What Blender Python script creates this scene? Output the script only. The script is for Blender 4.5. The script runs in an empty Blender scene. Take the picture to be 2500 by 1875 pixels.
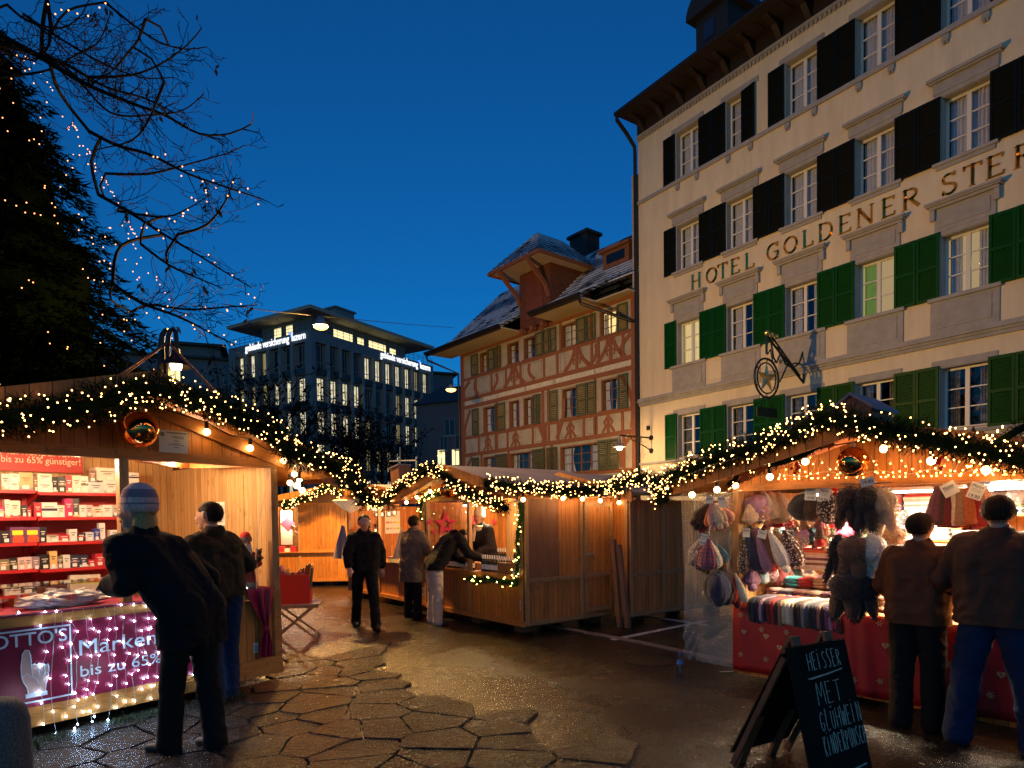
import bpy, math, random
import numpy as np
from mathutils import Vector, Matrix, noise as mnoise
random.seed(7)
S = bpy.context.scene
COL = S.collection
R = math.radians
# ------------------------------------------------------------------ camera
F, CY, CAMH = 1600.0, 1307.6, 1.65
_p, _r = R(1.625), R(-.762)
_cp, _sp, _cr, _sr = math.cos(_p), math.sin(_p), math.cos(_r), math.sin(_r)
CM = np.array([[_cr, -_sr, 0], [_sr, _cr, 0], [0, 0, 1]]) @ np.array([[1, 0, 0], [0, _cp, -_sp], [0, _sp, _cp]]) @ np.array([[1, 0, 0], [0, 0, -1], [0, 1, 0.]])
CAM = np.array([0, 0, CAMH])
cd = bpy.data.cameras.new('camera')
cam = bpy.data.objects.new('camera', cd)
COL.objects.link(cam)
cam.matrix_world = Matrix([[CM[0][i], -CM[1][i], -CM[2][i], CAM[i]] for i in range(3)] + [[0, 0, 0, 1]])
cd.sensor_width = 36; cd.sensor_fit = 'HORIZONTAL'
cd.lens = 36 * F / 2500
cd.shift_y = (CY - 937.5) / 2500
cd.clip_start = .05; cd.clip_end = 800
S.camera = cam
# ------------------------------------------------------------------ sky, exposure
W = bpy.data.worlds.new('World'); S.world = W; W.use_nodes = True
_t = W.node_tree
_sk = _t.nodes.new('ShaderNodeTexSky'); _sk.sky_type = 'NISHITA'; _sk.sun_disc = False
_sk.sun_elevation = R(5); _sk.sun_rotation = R(180); _sk.air_density = 1; _sk.dust_density = .3; _sk.ozone_density = 7.0
_bg = _t.nodes['Background']; _bg.inputs[1].default_value = .112
_mx = _t.nodes.new('ShaderNodeMix'); _mx.data_type = 'RGBA'; _mx.blend_type = 'MULTIPLY'; _mx.inputs[0].default_value = 1; _mx.inputs[7].default_value = (.6, 1.06, 1.0, 1)
_t.links.new(_sk.outputs[0], _mx.inputs[6]); _t.links.new(_mx.outputs[2], _bg.inputs[0])
S.view_settings.view_transform = 'Standard'; S.view_settings.look = 'None'
S.view_settings.exposure = .55; S.view_settings.gamma = 1
S.render.engine = 'CYCLES'
cy = S.cycles
cy.use_denoising = True
try:
    cy.denoiser = 'OPENIMAGEDENOISE'
except Exception: pass
cy.sample_clamp_indirect = 3; cy.sample_clamp_direct = 0
cy.max_bounces = 6; cy.diffuse_bounces = 3; cy.glossy_bounces = 3; cy.transparent_max_bounces = 12; cy.transmission_bounces = 4
cy.caustics_reflective = False; cy.caustics_refractive = False; cy.blur_glossy = .15
cy.use_light_tree = True
cy.denoising_input_passes = 'RGB_ALBEDO_NORMAL'; cy.denoising_prefilter = 'NONE'
# ------------------------------------------------------------------ pixel (2500 px wide photo) -> world
def ray(x, y): return CM.T @ np.array([(x - 1250) / F, (y - CY) / F, 1.0])
def gp(x, y, z=0.0):
    d = ray(x, y); return Vector(CAM + d * ((z - CAMH) / d[2]))
def pd(x, y, Y):
    d = ray(x, y); return Vector(CAM + d * (Y / d[1]))
def Z(x0, y0, s): return lambda X, Y: (x0 + X * s, y0 + Y * s)
class Fr:
    """local frame of a building or stall: x along its front, y into it, z up"""
    def __init__(s, o, deg):
        s.o = Vector((o[0], o[1], 0)); s.deg = deg; a = R(deg)
        s.u = Vector((math.cos(a), math.sin(a), 0)); s.n = Vector((-s.u.y, s.u.x, 0))
        s.rz = a
    def w(s, x, y, z): return s.o + s.u * x + s.n * y + Vector((0, 0, z))
    def l(s, P):
        d = Vector(P) - s.o; return Vector((d.dot(s.u), d.dot(s.n), d.z))
    def at(s, p, y=0.0):
        d = Vector(ray(*p)); C = Vector(CAM); t = ((s.o + s.n * y - C).dot(s.n)) / d.dot(s.n)
        return s.l(C + d * t)
    def atx(s, p, x=0.0):
        d = Vector(ray(*p)); C = Vector(CAM); t = ((s.o + s.u * x - C).dot(s.u)) / d.dot(s.u)
        return s.l(C + d * t)
# ------------------------------------------------------------------ mesh builder
class MB:
    def __init__(s): s.v = []; s.f = []; s.mi = []; s.m = 0
    def add(s, vs, fs):
        b = len(s.v); s.v += [tuple(v) for v in vs]
        for f in fs: s.f.append([i + b for i in f]); s.mi.append(s.m)
    def box(s, x0, x1, y0, y1, z0, z1, M=None):
        vs = [(x, y, z) for x in (x0, x1) for y in (y0, y1) for z in (z0, z1)]
        if M is not None: vs = [M @ Vector(v) for v in vs]
        s.add(vs, [(0, 1, 3, 2), (4, 6, 7, 5), (0, 4, 5, 1), (2, 3, 7, 6), (0, 2, 6, 4), (1, 5, 7, 3)])
        return s
    def bar(s, p, q, w, h, up=(0, 0, 1)):
        p, q = Vector(p), Vector(q); d = (q - p); L = d.length
        if L < 1e-6: return s
        d /= L; up = Vector(up); a = d.cross(up)
        if a.length < 1e-4: a = d.cross(Vector((0, 1, 0)))
        a.normalize(); b = a.cross(d)
        vs = []
        for c in (p, q):
            for i, j in ((-1, -1), (1, -1), (1, 1), (-1, 1)): vs.append(c + a * (i * w / 2) + b * (j * h / 2))
        s.add(vs, [(3, 2, 1, 0), (4, 5, 6, 7), (0, 1, 5, 4), (1, 2, 6, 5), (2, 3, 7, 6), (3, 0, 4, 7)])
        return s
    def tube(s, pts, r, n=6, cap=True, sx=1.0):
        pts = [Vector(p) for p in pts]; N = len(pts)
        rs = r if isinstance(r, (list, tuple)) else [r] * N
        T = []
        for i in range(N):
            d = pts[min(i + 1, N - 1)] - pts[max(i - 1, 0)]
            T.append(d.normalized() if d.length > 1e-9 else Vector((0, 0, 1)))
        a = T[0].orthogonal().normalized(); vs = []
        for i in range(N):
            a = a - T[i] * a.dot(T[i])
            a = a.normalized() if a.length > 1e-6 else T[i].orthogonal().normalized()
            b = T[i].cross(a)
            for k in range(n):
                t = 2 * math.pi * k / n
                vs.append(pts[i] + a * (math.cos(t) * rs[i] * sx) + b * (math.sin(t) * rs[i]))
        fs = []
        for i in range(N - 1):
            for k in range(n):
                k2 = (k + 1) % n; fs.append((i * n + k, i * n + k2, (i + 1) * n + k2, (i + 1) * n + k))
        if cap: fs.append(tuple(reversed(range(n)))); fs.append(tuple((N - 1) * n + k for k in range(n)))
        s.add(vs, fs); return s
    def prism(s, poly, vec):
        """planar polygon (3-D points) pushed along vec"""
        n = len(poly); P = [Vector(p) for p in poly]; V = Vector(vec)
        s.add(P + [p + V for p in P], [tuple(range(n)), tuple(reversed(range(n, 2 * n)))] + [((i + 1) % n, i, n + i, n + (i + 1) % n) for i in range(n)])
        return s
    def lathe(s, prof, c=(0, 0, 0), n=16, M=None):
        vs = []; m = len(prof)
        for k in range(n):
            t = 2 * math.pi * k / n
            for r, z in prof:
                v = Vector((r * math.cos(t), r * math.sin(t), z))
                if M is not None: v = M @ v
                vs.append(v + Vector(c))
        fs = []
        for k in range(n):
            k2 = (k + 1) % n
            for j in range(m - 1): fs.append((k * m + j, k2 * m + j, k2 * m + j + 1, k * m + j + 1))
        s.add(vs, fs); return s
    def ball(s, c, rx, ry=None, rz=None, nu=12, nv=8, fn=None, M=None):
        ry = rx if ry is None else ry; rz = rx if rz is None else rz
        vs = []; c = Vector(c)
        for j in range(nv + 1):
            p = math.pi * j / nv
            for i in range(nu):
                t = 2 * math.pi * i / nu
                d = Vector((math.sin(p) * math.cos(t), math.sin(p) * math.sin(t), math.cos(p)))
                k = fn(d) if fn else 1.0
                v = Vector((d.x * rx, d.y * ry, d.z * rz)) * k
                if M is not None: v = M @ v
                vs.append(c + v)
        fs = []
        for j in range(nv):
            for i in range(nu):
                i2 = (i + 1) % nu
                if j == 0: fs.append((i, nu + i, nu + i2))
                elif j == nv - 1: fs.append((j * nu + i, (j + 1) * nu + i, j * nu + i2))
                else: fs.append((j * nu + i, (j + 1) * nu + i, (j + 1) * nu + i2, j * nu + i2))
        s.add(vs, fs); return s
    def grid(s, fn, nu, nv):
        vs = [fn(i / nu, j / nv) for j in range(nv + 1) for i in range(nu + 1)]
        s.add(vs, [(j * (nu + 1) + i, j * (nu + 1) + i + 1, (j + 1) * (nu + 1) + i + 1, (j + 1) * (nu + 1) + i) for j in range(nv) for i in range(nu)])
        return s
    def sheet(s, fn, nu, nv, th):
        """grid with thickness: fn(u,v) -> point, th vector"""
        a = [Vector(fn(i / nu, j / nv)) for j in range(nv + 1) for i in range(nu + 1)]
        th = Vector(th); K = len(a); w = nu + 1
        fs = [(j * w + i, j * w + i + 1, (j + 1) * w + i + 1, (j + 1) * w + i) for j in range(nv) for i in range(nu)]
        fs2 = [tuple(K + q for q in reversed(f)) for f in fs]
        rim = [i for i in range(w)] + [j * w + nu for j in range(1, nv + 1)] + [nv * w + i for i in range(nu - 1, -1, -1)] + [j * w for j in range(nv - 1, 0, -1)]
        fr = [(rim[(k + 1) % len(rim)], rim[k], rim[k] + K, rim[(k + 1) % len(rim)] + K) for k in range(len(rim))]
        s.add(a + [p + th for p in a], fs + fs2 + fr); return s
    def mesh(s, name, mats, smooth=False):
        me = bpy.data.meshes.new(name); me.from_pydata(s.v, [], s.f)
        for m in (mats if isinstance(mats, (list, tuple)) else [mats]): me.materials.append(m)
        if any(s.mi): me.polygons.foreach_set('material_index', s.mi)
        if smooth: me.polygons.foreach_set('use_smooth', [True] * len(s.f))
        me.update(); return me
    def split(s, name, mats, parent=None):
        """every connected piece becomes an object of its own"""
        up = list(range(len(s.v)))
        def find(i):
            while up[i] != i: up[i] = up[up[i]]; i = up[i]
            return i
        for f in s.f:
            for i in f[1:]: up[find(f[0])] = find(i)
        G = {}
        for f, m in zip(s.f, s.mi): G.setdefault(find(f[0]), []).append((f, m))
        for fs in G.values():
            b = MB(); ids = {}
            for f, m in fs:
                for i in f:
                    if i not in ids: ids[i] = len(b.v); b.v.append(s.v[i])
                b.f.append([ids[i] for i in f]); b.mi.append(m)
            b.build(name, mats, parent)
    def build(s, name, mats, parent=None, smooth=False, loc=None, rz=0):
        return ob(name, s.mesh(name, mats, smooth), parent, loc, rz)
def ob(name, me, parent=None, loc=None, rz=0):
    o = bpy.data.objects.new(name, me); COL.objects.link(o)
    if parent is not None: o.parent = parent
    if loc is not None: o.location = loc
    if rz: o.rotation_euler = (0, 0, rz)
    return o
def tag(o, label=None, cat=None, group=None, kind=None):
    if label: o['label'] = label
    if cat: o['category'] = cat
    if group: o['group'] = group
    if kind: o['kind'] = kind
    return o
def thing(name, label, cat, loc=(0, 0, 0), rz=0, group=None):
    o = bpy.data.objects.new(name, None); COL.objects.link(o); o.location = loc; o.rotation_euler = (0, 0, rz)
    o.empty_display_size = .1
    return tag(o, label, cat, group)
def fthing(fr, name, label, cat, group=None): return thing(name, label, cat, fr.o, fr.rz, group)
def mx(loc, rx=0, ry=0, rz=0): return Matrix.Translation(loc) @ Matrix.Rotation(rz, 4, 'Z') @ Matrix.Rotation(ry, 4, 'Y') @ Matrix.Rotation(rx, 4, 'X')
def dup(root, loc=None, rz=None, label=None):
    r = root.copy(); COL.objects.link(r)
    if loc is not None: r.location = loc
    if rz is not None: r.rotation_euler = (0, 0, rz)
    if label: r['label'] = label
    for ch in list(root.children):
        c = ch.copy(); COL.objects.link(c); c.parent = r
        for g in list(ch.children):
            d = g.copy(); COL.objects.link(d); d.parent = c
    return r
def lamp(kind, loc, watts, col, parent=None, size=.03, name='lamp_light', spot=None, blend=.5, rot=None, sy=None):
    l = bpy.data.lights.new(name, kind); l.energy = watts; l.color = col
    if kind == 'AREA':
        l.size = size
        if sy: l.shape = 'RECTANGLE'; l.size_y = sy
    else: l.shadow_soft_size = size
    if kind == 'SPOT': l.spot_size = spot; l.spot_blend = blend
    o = bpy.data.objects.new(name, l); COL.objects.link(o); o.location = loc
    if parent is not None: o.parent = parent
    if rot: o.rotation_euler = rot
    return o
_tc = {}
def text_mesh(body, size, ext=.004, align='CENTER', bold=0.0, mat=None, shear=0):
    k = (body, size, ext, align, bold, mat.name if mat else '', shear)
    if k in _tc: return _tc[k]
    c = bpy.data.curves.new('lettering', 'FONT'); c.body = body; c.size = size; c.extrude = ext; c.align_x = align
    c.offset = bold; c.resolution_u = 3; c.shear = shear
    o = bpy.data.objects.new('tmp', c); COL.objects.link(o); bpy.context.view_layer.update()
    me = bpy.data.meshes.new_from_object(o.evaluated_get(bpy.context.evaluated_depsgraph_get()))
    bpy.data.objects.remove(o); me.name = 'lettering'
    me.materials.clear()
    if mat: me.materials.append(mat)
    _tc[k] = me; return me
def text(body, size, mat, parent, loc, rx=R(90), ry=0, rz=0, ext=.004, align='CENTER', bold=0.0, sx=1.0, name='lettering', shear=0):
    o = ob(name, text_mesh(body, size, ext, align, bold, mat, shear), parent, loc)
    o.rotation_euler = (rx, ry, rz); o.scale = (sx, 1, 1)
    return o
# ------------------------------------------------------------------ materials
class NT:
    def __init__(s, m): m.use_nodes = True; s.t = m.node_tree; s.b = s.t.nodes['Principled BSDF']; s.out = s.t.nodes['Material Output']
    def n(s, typ, props=None, **inp):
        x = s.t.nodes.new(typ)
        for k, v in (props or {}).items(): setattr(x, k, v)
        for k, v in inp.items():
            key = int(k[1:]) if k[0] == 'i' and k[1:].isdigit() else k.replace('_', ' ')
            s.set(x.inputs[key], v)
        return x
    def set(s, sock, v):
        if hasattr(v, 'is_output') or isinstance(v, bpy.types.NodeSocket): s.t.links.new(v, sock)
        else: sock.default_value = v
    def coord(s, scale=(1, 1, 1), src='Object'):
        return s.n('ShaderNodeMapping', None, Vector=s.n('ShaderNodeTexCoord').outputs[src], Scale=scale).outputs[0]
    def noise(s, vec, scale, detail=4, rough=.6, dist=0): return s.n('ShaderNodeTexNoise', None, Vector=vec, Scale=scale, Detail=detail, Roughness=rough, Distortion=dist).outputs[0]
    def ramp(s, fac, stops):
        r = s.n('ShaderNodeValToRGB', None, Fac=fac); e = r.color_ramp.elements
        while len(e) < len(stops): e.new(.5)
        for q, (p, c) in zip(e, stops): q.position = p; q.color = (c, c, c, 1) if isinstance(c, (int, float)) else (*c, 1)
        return r.outputs[0]
    def math(s, op, a, b=0.0, c=0.0):
        x = s.n('ShaderNodeMath', {'operation': op}); s.set(x.inputs[0], a); s.set(x.inputs[1], b)
        if op in ('MULTIPLY_ADD', 'SMOOTH_MIN', 'COMPARE'): s.set(x.inputs[2], c)
        return x.outputs[0]
    def mix(s, f, a, b, bt='MIX'):
        x = s.n('ShaderNodeMix', {'data_type': 'RGBA', 'blend_type': bt}); s.set(x.inputs[0], f)
        for i, v in ((6, a), (7, b)): s.set(x.inputs[i], (*v, 1) if isinstance(v, tuple) and len(v) == 3 else v)
        return x.outputs[2]
    def bump(s, h, strength=.3, dist=.01):
        s.set(s.b.inputs['Normal'], s.n('ShaderNodeBump', None, Height=h, Strength=strength, Distance=dist).outputs[0])
_mc = {}
def mat(name, col=(.5, .5, .5), rough=.7, metal=0.0, var=.25, vs=6.0, bump=.15, bs=40.0, spec=.5, emit=None, es=0.0, vscale=(1, 1, 1)):
    if name in _mc: return _mc[name]
    m = bpy.data.materials.new(name); N = NT(m); b = N.b
    vec = N.coord(vscale)
    if var > 0:
        f = N.noise(vec, vs, 5, .65)
        lo = tuple(c * (1 - var) for c in col); hi = tuple(min(1, c * (1 + var * .7)) for c in col)
        N.set(b.inputs['Base Color'], N.ramp(f, [(.3, lo), (.7, hi)]))
    else: b.inputs['Base Color'].default_value = (*col, 1)
    b.inputs['Roughness'].default_value = rough; b.inputs['Metallic'].default_value = metal
    b.inputs['Specular IOR Level'].default_value = spec
    if bump > 0: N.bump(N.noise(vec, bs, 4, .6), bump, .006)
    if emit:
        b.inputs['Emission Color'].default_value = (*emit, 1); b.inputs['Emission Strength'].default_value = es
        m.cycles.emission_sampling = 'NONE'
    _mc[name] = m; return m
def wood(name, col, axis=0, w=.1, dark=.55, groove=True, grain=(14, 14, 1.6), rough=.55, knots=.6):
    """softwood boards standing side by side along one object axis"""
    if name in _mc: return _mc[name]
    m = bpy.data.materials.new(name); N = NT(m)
    tc = N.n('ShaderNodeTexCoord').outputs['Object']
    sep = N.n('ShaderNodeSeparateXYZ', None, Vector=tc)
    q = N.math('DIVIDE', sep.outputs[axis], w)
    cell = N.math('FLOOR', q); fr = N.math('FRACT', q)
    rnd = N.n('ShaderNodeTexWhiteNoise', {'noise_dimensions': '1D'}, W=cell)
    off = N.n('ShaderNodeVectorMath', {'operation': 'MULTIPLY'}, i0=rnd.outputs['Color'], i1=(7, 7, 7) if groove else (0, 0, 0)).outputs[0]
    vec = N.n('ShaderNodeVectorMath', {'operation': 'ADD'}, i0=tc, i1=off).outputs[0]
    gv = N.n('ShaderNodeMapping', None, Vector=vec, Scale=grain).outputs[0]
    g = N.noise(gv, 1.8, 6, .65, .8)
    base = N.ramp(g, [(.28, tuple(c * dark for c in col)), (.5, col), (.75, tuple(min(1, c * 1.22) for c in col))])
    kv = N.n('ShaderNodeMapping', None, Vector=vec, Scale=(9, 9, 4.5)).outputs[0]
    kd = N.n('ShaderNodeTexVoronoi', None, Vector=kv, Scale=1.0).outputs['Distance']
    kn = N.ramp(kd, [(.08, 1.0), (.19, 0.0)])
    base = N.mix(N.math('MULTIPLY', kn, knots), base, tuple(c * .3 for c in col))
    st = N.noise(N.n('ShaderNodeMapping', None, Vector=tc, Scale=(1, 1, .5)).outputs[0], 2.2, 3)
    base = N.mix(N.ramp(st, [(.5, 0.0), (.8, .35)]), base, tuple(c * .55 for c in col))
    if groove:
        tint = N.math('MULTIPLY_ADD', rnd.outputs['Value'], .3, .82)
        base = N.mix(1.0, base, N.n('ShaderNodeCombineColor', None, Red=tint, Green=tint, Blue=tint).outputs[0], 'MULTIPLY')
        d = N.math('ABSOLUTE', N.math('SUBTRACT', fr, .5))
        gm = N.ramp(d, [(.455, 0.0), (.485, 1.0)])
        base = N.mix(gm, base, tuple(c * .16 for c in col))
        h = N.math('SUBTRACT', N.math('MULTIPLY', g, .15), gm)
    else: h = N.math('MULTIPLY', g, .3)
    N.set(N.b.inputs['Base Color'], base)
    N.b.inputs['Roughness'].default_value = rough
    N.bump(h, .35, .006)
    _mc[name] = m; return m
def glow(name, col, s, sampled=False):
    if name in _mc: return _mc[name]
    m = bpy.data.materials.new(name); m.use_nodes = True; t = m.node_tree
    t.nodes.remove(t.nodes['Principled BSDF']); e = t.nodes.new('ShaderNodeEmission')
    e.inputs[0].default_value = (*col, 1); e.inputs[1].default_value = s
    t.links.new(e.outputs[0], t.nodes['Material Output'].inputs[0])
    m.cycles.emission_sampling = 'AUTO' if sampled else 'NONE'
    _mc[name] = m; return m
def glass(name, tint=(.8, .85, .9), gl=.25, rough=.03):
    """thin window pane: mostly see-through with a mirror coat"""
    if name in _mc: return _mc[name]
    m = bpy.data.materials.new(name); m.use_nodes = True; t = m.node_tree
    t.nodes.remove(t.nodes['Principled BSDF'])
    a = t.nodes.new('ShaderNodeBsdfTransparent'); a.inputs[0].default_value = (*tint, 1)
    g = t.nodes.new('ShaderNodeBsdfGlossy'); g.inputs['Roughness'].default_value = rough
    lw = t.nodes.new('ShaderNodeLayerWeight'); lw.inputs[0].default_value = .5
    pw = t.nodes.new('ShaderNodeMath'); pw.operation = 'POWER'; pw.inputs[1].default_value = 3.5; t.links.new(lw.outputs['Facing'], pw.inputs[0])
    ma = t.nodes.new('ShaderNodeMath'); ma.operation = 'MULTIPLY_ADD'; ma.inputs[1].default_value = .8; ma.inputs[2].default_value = gl * .2; t.links.new(pw.outputs[0], ma.inputs[0])
    x = t.nodes.new('ShaderNodeMixShader')
    t.links.new(ma.outputs[0], x.inputs[0]); t.links.new(a.outputs[0], x.inputs[1]); t.links.new(g.outputs[0], x.inputs[2])
    t.links.new(x.outputs[0], t.nodes['Material Output'].inputs[0])
    _mc[name] = m; return m
WARM = (1.0, .62, .28); WARM2 = (1.0, .60, .26); SODIUM = (1.0, .52, .13); COOL = (.72, .85, 1.0)
# ================================================================== ground
def wet(name, col, rlo, rhi, bs, bst, tint=False):
    m = bpy.data.materials.new(name); N = NT(m)
    tc = N.n('ShaderNodeTexCoord').outputs['Object']
    big = N.noise(tc, .9, 5, .6); fine = N.noise(tc, bs, 5, .7); gr = N.noise(tc, bs * .12, 4, .6)
    base = N.ramp(gr, [(.3, tuple(c * .55 for c in col)), (.7, tuple(c * 1.5 for c in col))])
    if tint:
        at = N.n('ShaderNodeAttribute', {'attribute_name': 'tint'}).outputs['Color']
        base = N.mix(1.0, base, at, 'MULTIPLY')
    sp = N.ramp(N.n('ShaderNodeTexVoronoi', None, Vector=tc, Scale=bs * .7).outputs['Distance'], [(.12, 1.0), (.3, 0.0)])
    base = N.mix(N.math('MULTIPLY', sp, .35), base, tuple(min(1, c * 3.5) for c in col))
    N.set(N.b.inputs['Base Color'], base)
    N.set(N.b.inputs['Roughness'], N.math('ADD', N.ramp(big, [(.25, rlo), (.8, rhi)]), N.math('MULTIPLY', fine, .12)))
    N.b.inputs['Specular IOR Level'].default_value = .42
    cl = N.noise(N.n('ShaderNodeMapping', None, Vector=tc, Scale=(5, 24, 9), Rotation=(0, 0, .5)).outputs[0], 1.6, 5, .65, .6)
    hh = N.math('ADD', N.math('MULTIPLY', fine, .9), N.math('MULTIPLY', gr, 1.6))
    N.bump(N.math('ADD', hh, N.math('MULTIPLY', cl, 2.2 if tint else .4)), bst, .02)
    return m
ASPH = wet('wet_asphalt', (.008, .006, .0045), .12, .3, 46, .55)
FLAG = wet('wet_flagstone', (.014, .0105, .008), .1, .28, 36, .8, True)
g = MB(); g.box(-250, 250, -40, 400, -1, 0)
tag(g.build('ground', ASPH), kind='structure')
# irregular flagstones: cells cut around random centres
_q = Z(400, 1450, .678)
edge = [gp(*_q(x, y)) for x, y in [(430, 232), (640, 216), (750, 262), (880, 300), (960, 352), (1120, 372), (1150, 412), (1250, 440), (1390, 492), (1500, 540), (1650, 590), (1790, 627)]]
poly = [(p.x, p.y) for p in edge] + [(1.3, 1.9), (1.6, -.6), (-6, -.6), (-6, 2.2), (-2.75, 6.3)]
def inside(x, y, P):
    c = False; n = len(P)
    for i in range(n):
        (x0, y0), (x1, y1) = P[i], P[(i + 1) % n]
        if (y0 > y) != (y1 > y) and x < (x1 - x0) * (y - y0) / (y1 - y0) + x0: c = not c
    return c
rs = random.Random(3); seeds = []
for _ in range(9000):
    x, y = rs.uniform(-6.5, 2.4), rs.uniform(-1.2, 8)
    dmin = .26 + .42 * rs.random() ** 1.4
    if all(((x - a) * .85) ** 2 + ((y - b) * 1.15) ** 2 > dmin * dmin for a, b in seeds): seeds.append((x, y))
fm = MB(); tints = []
for i, (x, y) in enumerate(seeds):
    if not inside(x, y, poly): continue
    cell = [(x - 1, y - 1), (x + 1, y - 1), (x + 1, y + 1), (x - 1, y + 1)]
    for j, (a, b) in enumerate(seeds):
        if i == j or (a - x) ** 2 + (b - y) ** 2 > 3: continue
        dx, dy = a - x, b - y; L = math.hypot(dx, dy); dx /= L; dy /= L; lim = L / 2 - .0075
        out = []
        for k in range(len(cell)):
            p, q = cell[k], cell[(k + 1) % len(cell)]
            dp = (p[0] - x) * dx + (p[1] - y) * dy - lim; dq = (q[0] - x) * dx + (q[1] - y) * dy - lim
            if dp <= 0: out.append(p)
            if dp * dq < 0: t = dp / (dp - dq); out.append((p[0] + (q[0] - p[0]) * t, p[1] + (q[1] - p[1]) * t))
        cell = out
        if len(cell) < 3: break
    if len(cell) < 3: continue
    ring = []
    for k in range(len(cell)):        # wobbling edges
        p, q = cell[k], cell[(k + 1) % len(cell)]; n = max(2, int(math.dist(p, q) / .07))
        for t in range(n):
            u = t / n; px, py = p[0] + (q[0] - p[0]) * u, p[1] + (q[1] - p[1]) * u
            w = mnoise.noise(Vector((px * 7, py * 7, i))) * .02 - .001
            d = math.hypot(px - x, py - y); ring.append((px + (px - x) / d * w, py + (py - y) / d * w))
    n = len(ring); tz = .022 + rs.uniform(-.004, .004); sl = (rs.uniform(-.012, .012), rs.uniform(-.012, .012))
    ht = lambda px, py, z: z + sl[0] * (px - x) + sl[1] * (py - y)
    vs = [(px, py, .001) for px, py in ring] + [(px, py, ht(px, py, tz - .007)) for px, py in ring]
    vs += [(x + (px - x) * .982, y + (py - y) * .982, ht(px, py, tz)) for px, py in ring] + [(x, y, tz)]
    fs = []
    for k in range(n):
        k2 = (k + 1) % n
        fs += [(k, k2, n + k2, n + k), (n + k, n + k2, 2 * n + k2, 2 * n + k), (2 * n + k, 2 * n + k2, 3 * n)]
    fm.add(vs, fs); t = rs.uniform(.65, 1.35); w = rs.uniform(-.08, .1)
    tints += [(t * (1 + w), t, t * (1 - w), 1)] * len(vs)
fo = fm.build('flagstone_paving', FLAG); tag(fo, kind='structure')
ca = fo.data.color_attributes.new('tint', 'FLOAT_COLOR', 'POINT'); ca.data.foreach_set('color', [c for t in tints for c in t])
# parking bay lines and the granite kerb strip flush with the road
PAINT = mat('road_paint', (.62, .6, .56), .45, var=.35, vs=9)
KERB = mat('kerb_granite', (.2, .18, .155), .4, var=.4, vs=20, bump=.4, bs=60)
def strip(name, pts, w, m, z0, z1):
    b = MB()
    for p, q in zip(pts, pts[1:]):
        d = (q - p); d.z = 0; d.normalize(); n = Vector((-d.y, d.x, 0)) * (w / 2); lo = Vector((0, 0, z0))
        b.prism([p + n + lo, p - n + lo, q - n + lo, q + n + lo], (0, 0, z1 - z0))
    return tag(b.build(name, m), kind='structure')
strip('parking_line', [gp(1540, 1498.5), gp(1730, 1527)], .1, PAINT, .0005, .004)
strip('parking_line', [gp(1496, 1562), gp(1722, 1516)], .1, PAINT, .0005, .0045)
strip('kerb_strip', [gp(1330, 1525), gp(1575, 1571), gp(1785, 1616), gp(2150, 1700)], .13, KERB, .0002, .008)
# manhole cover
_mp = gp(1588, 1612); b = MB(); b.lathe([(0, .004), (.24, .004), (.25, .0008), (.3, .0008), (.3, .006), (.25, .006)], (0, 0, 0), 28)
tag(b.build('manhole_cover', mat('cast_iron', (.03, .022, .018), .45, .6, bump=.5, bs=60), None, loc=_mp), kind='structure')
# grass growing along the foot of the left stall
GRASS = mat('grass_blades', (.035, .085, .012), .6, var=.5, vs=30)
LS = Fr(gp(688, 1634, .12), 53)
b = MB(); rg = random.Random(5)
for _ in range(5200):
    x = rg.uniform(-2.75, -.55); y = -.05 - abs(rg.gauss(0, .1)) - .04
    if mnoise.noise(Vector((x * 3, y * 5, 1))) < -.12: continue
    P = LS.w(x, y, 0); a = rg.uniform(0, 6.28); h = rg.uniform(.015, .06); d = Vector((math.cos(a), math.sin(a), 0))
    tip = P + d * h * rg.uniform(.2, .9) + Vector((0, 0, h)); s = Vector((-d.y, d.x, 0)) * .0035
    b.add([P - s, P + s, tip], [(0, 1, 2)])
tag(b.build('grass', GRASS), kind='stuff')

# ================================================================== hotel
HT = Fr(pd(1562, 900, 23), -56)
_a, _b2 = Z(1500, 0, .45208), Z(1500, 600, .45208)
STUC = mat('hotel_stucco', (.72, .62, .46), .85, var=.13, vs=2.2, bump=.14, bs=60, vscale=(1.3, 1.3, .22))
STONE = mat('hotel_grey_stone', (.36, .345, .34), .8, var=.16, vs=4, bump=.2, bs=50)
WHITE = mat('white_window_paint', (.78, .77, .74), .45, var=.05, bump=0)
GREEN = mat('green_shutter_paint', (.0015, .066, .012), .45, var=.15, vs=5, bump=.05, spec=.12)
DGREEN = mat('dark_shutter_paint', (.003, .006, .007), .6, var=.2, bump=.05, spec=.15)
DWOOD = mat('dark_eave_wood', (.02, .011, .007), .7, var=.3, vs=8)
ROOFT = mat('dark_roof_tiles', (.02, .02, .022), .7, var=.4, vs=20, bump=.5, bs=18)
PIPE = mat('dark_copper_pipe', (.03, .022, .02), .45, .5, var=.2)
PANE = glass('window_glass', (.93, .95, .97), .35)
DARKROOM = mat('unlit_room', (.02, .022, .03), .9, var=.3, bump=0)
CURT = mat('white_net_curtain', (.72, .71, .7), .9, var=.15, vs=8, bump=.1)
LITROOM = glow('lit_hotel_room', (1.0, .66, .26), .34)
GREENCURT = mat('lime_curtain', (.25, .42, .02), .8, emit=(.35, .5, .04), es=.14, bump=.1)
WARMCURT = mat('glowing_blind', (.8, .7, .4), .8, emit=(1, .78, .36), es=.3, bump=.1, var=.1)  # room light through the blind is given as its own emission
PATCURT = mat('patterned_curtain', (.32, .3, .26), .9, var=.8, vs=7, bump=.1, vscale=(1, 1, 1))
hotel = fthing(HT, 'hotel_building', 'tall cream hotel with green shutters, grey stone window hoods and gold lettering', 'building')
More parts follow.
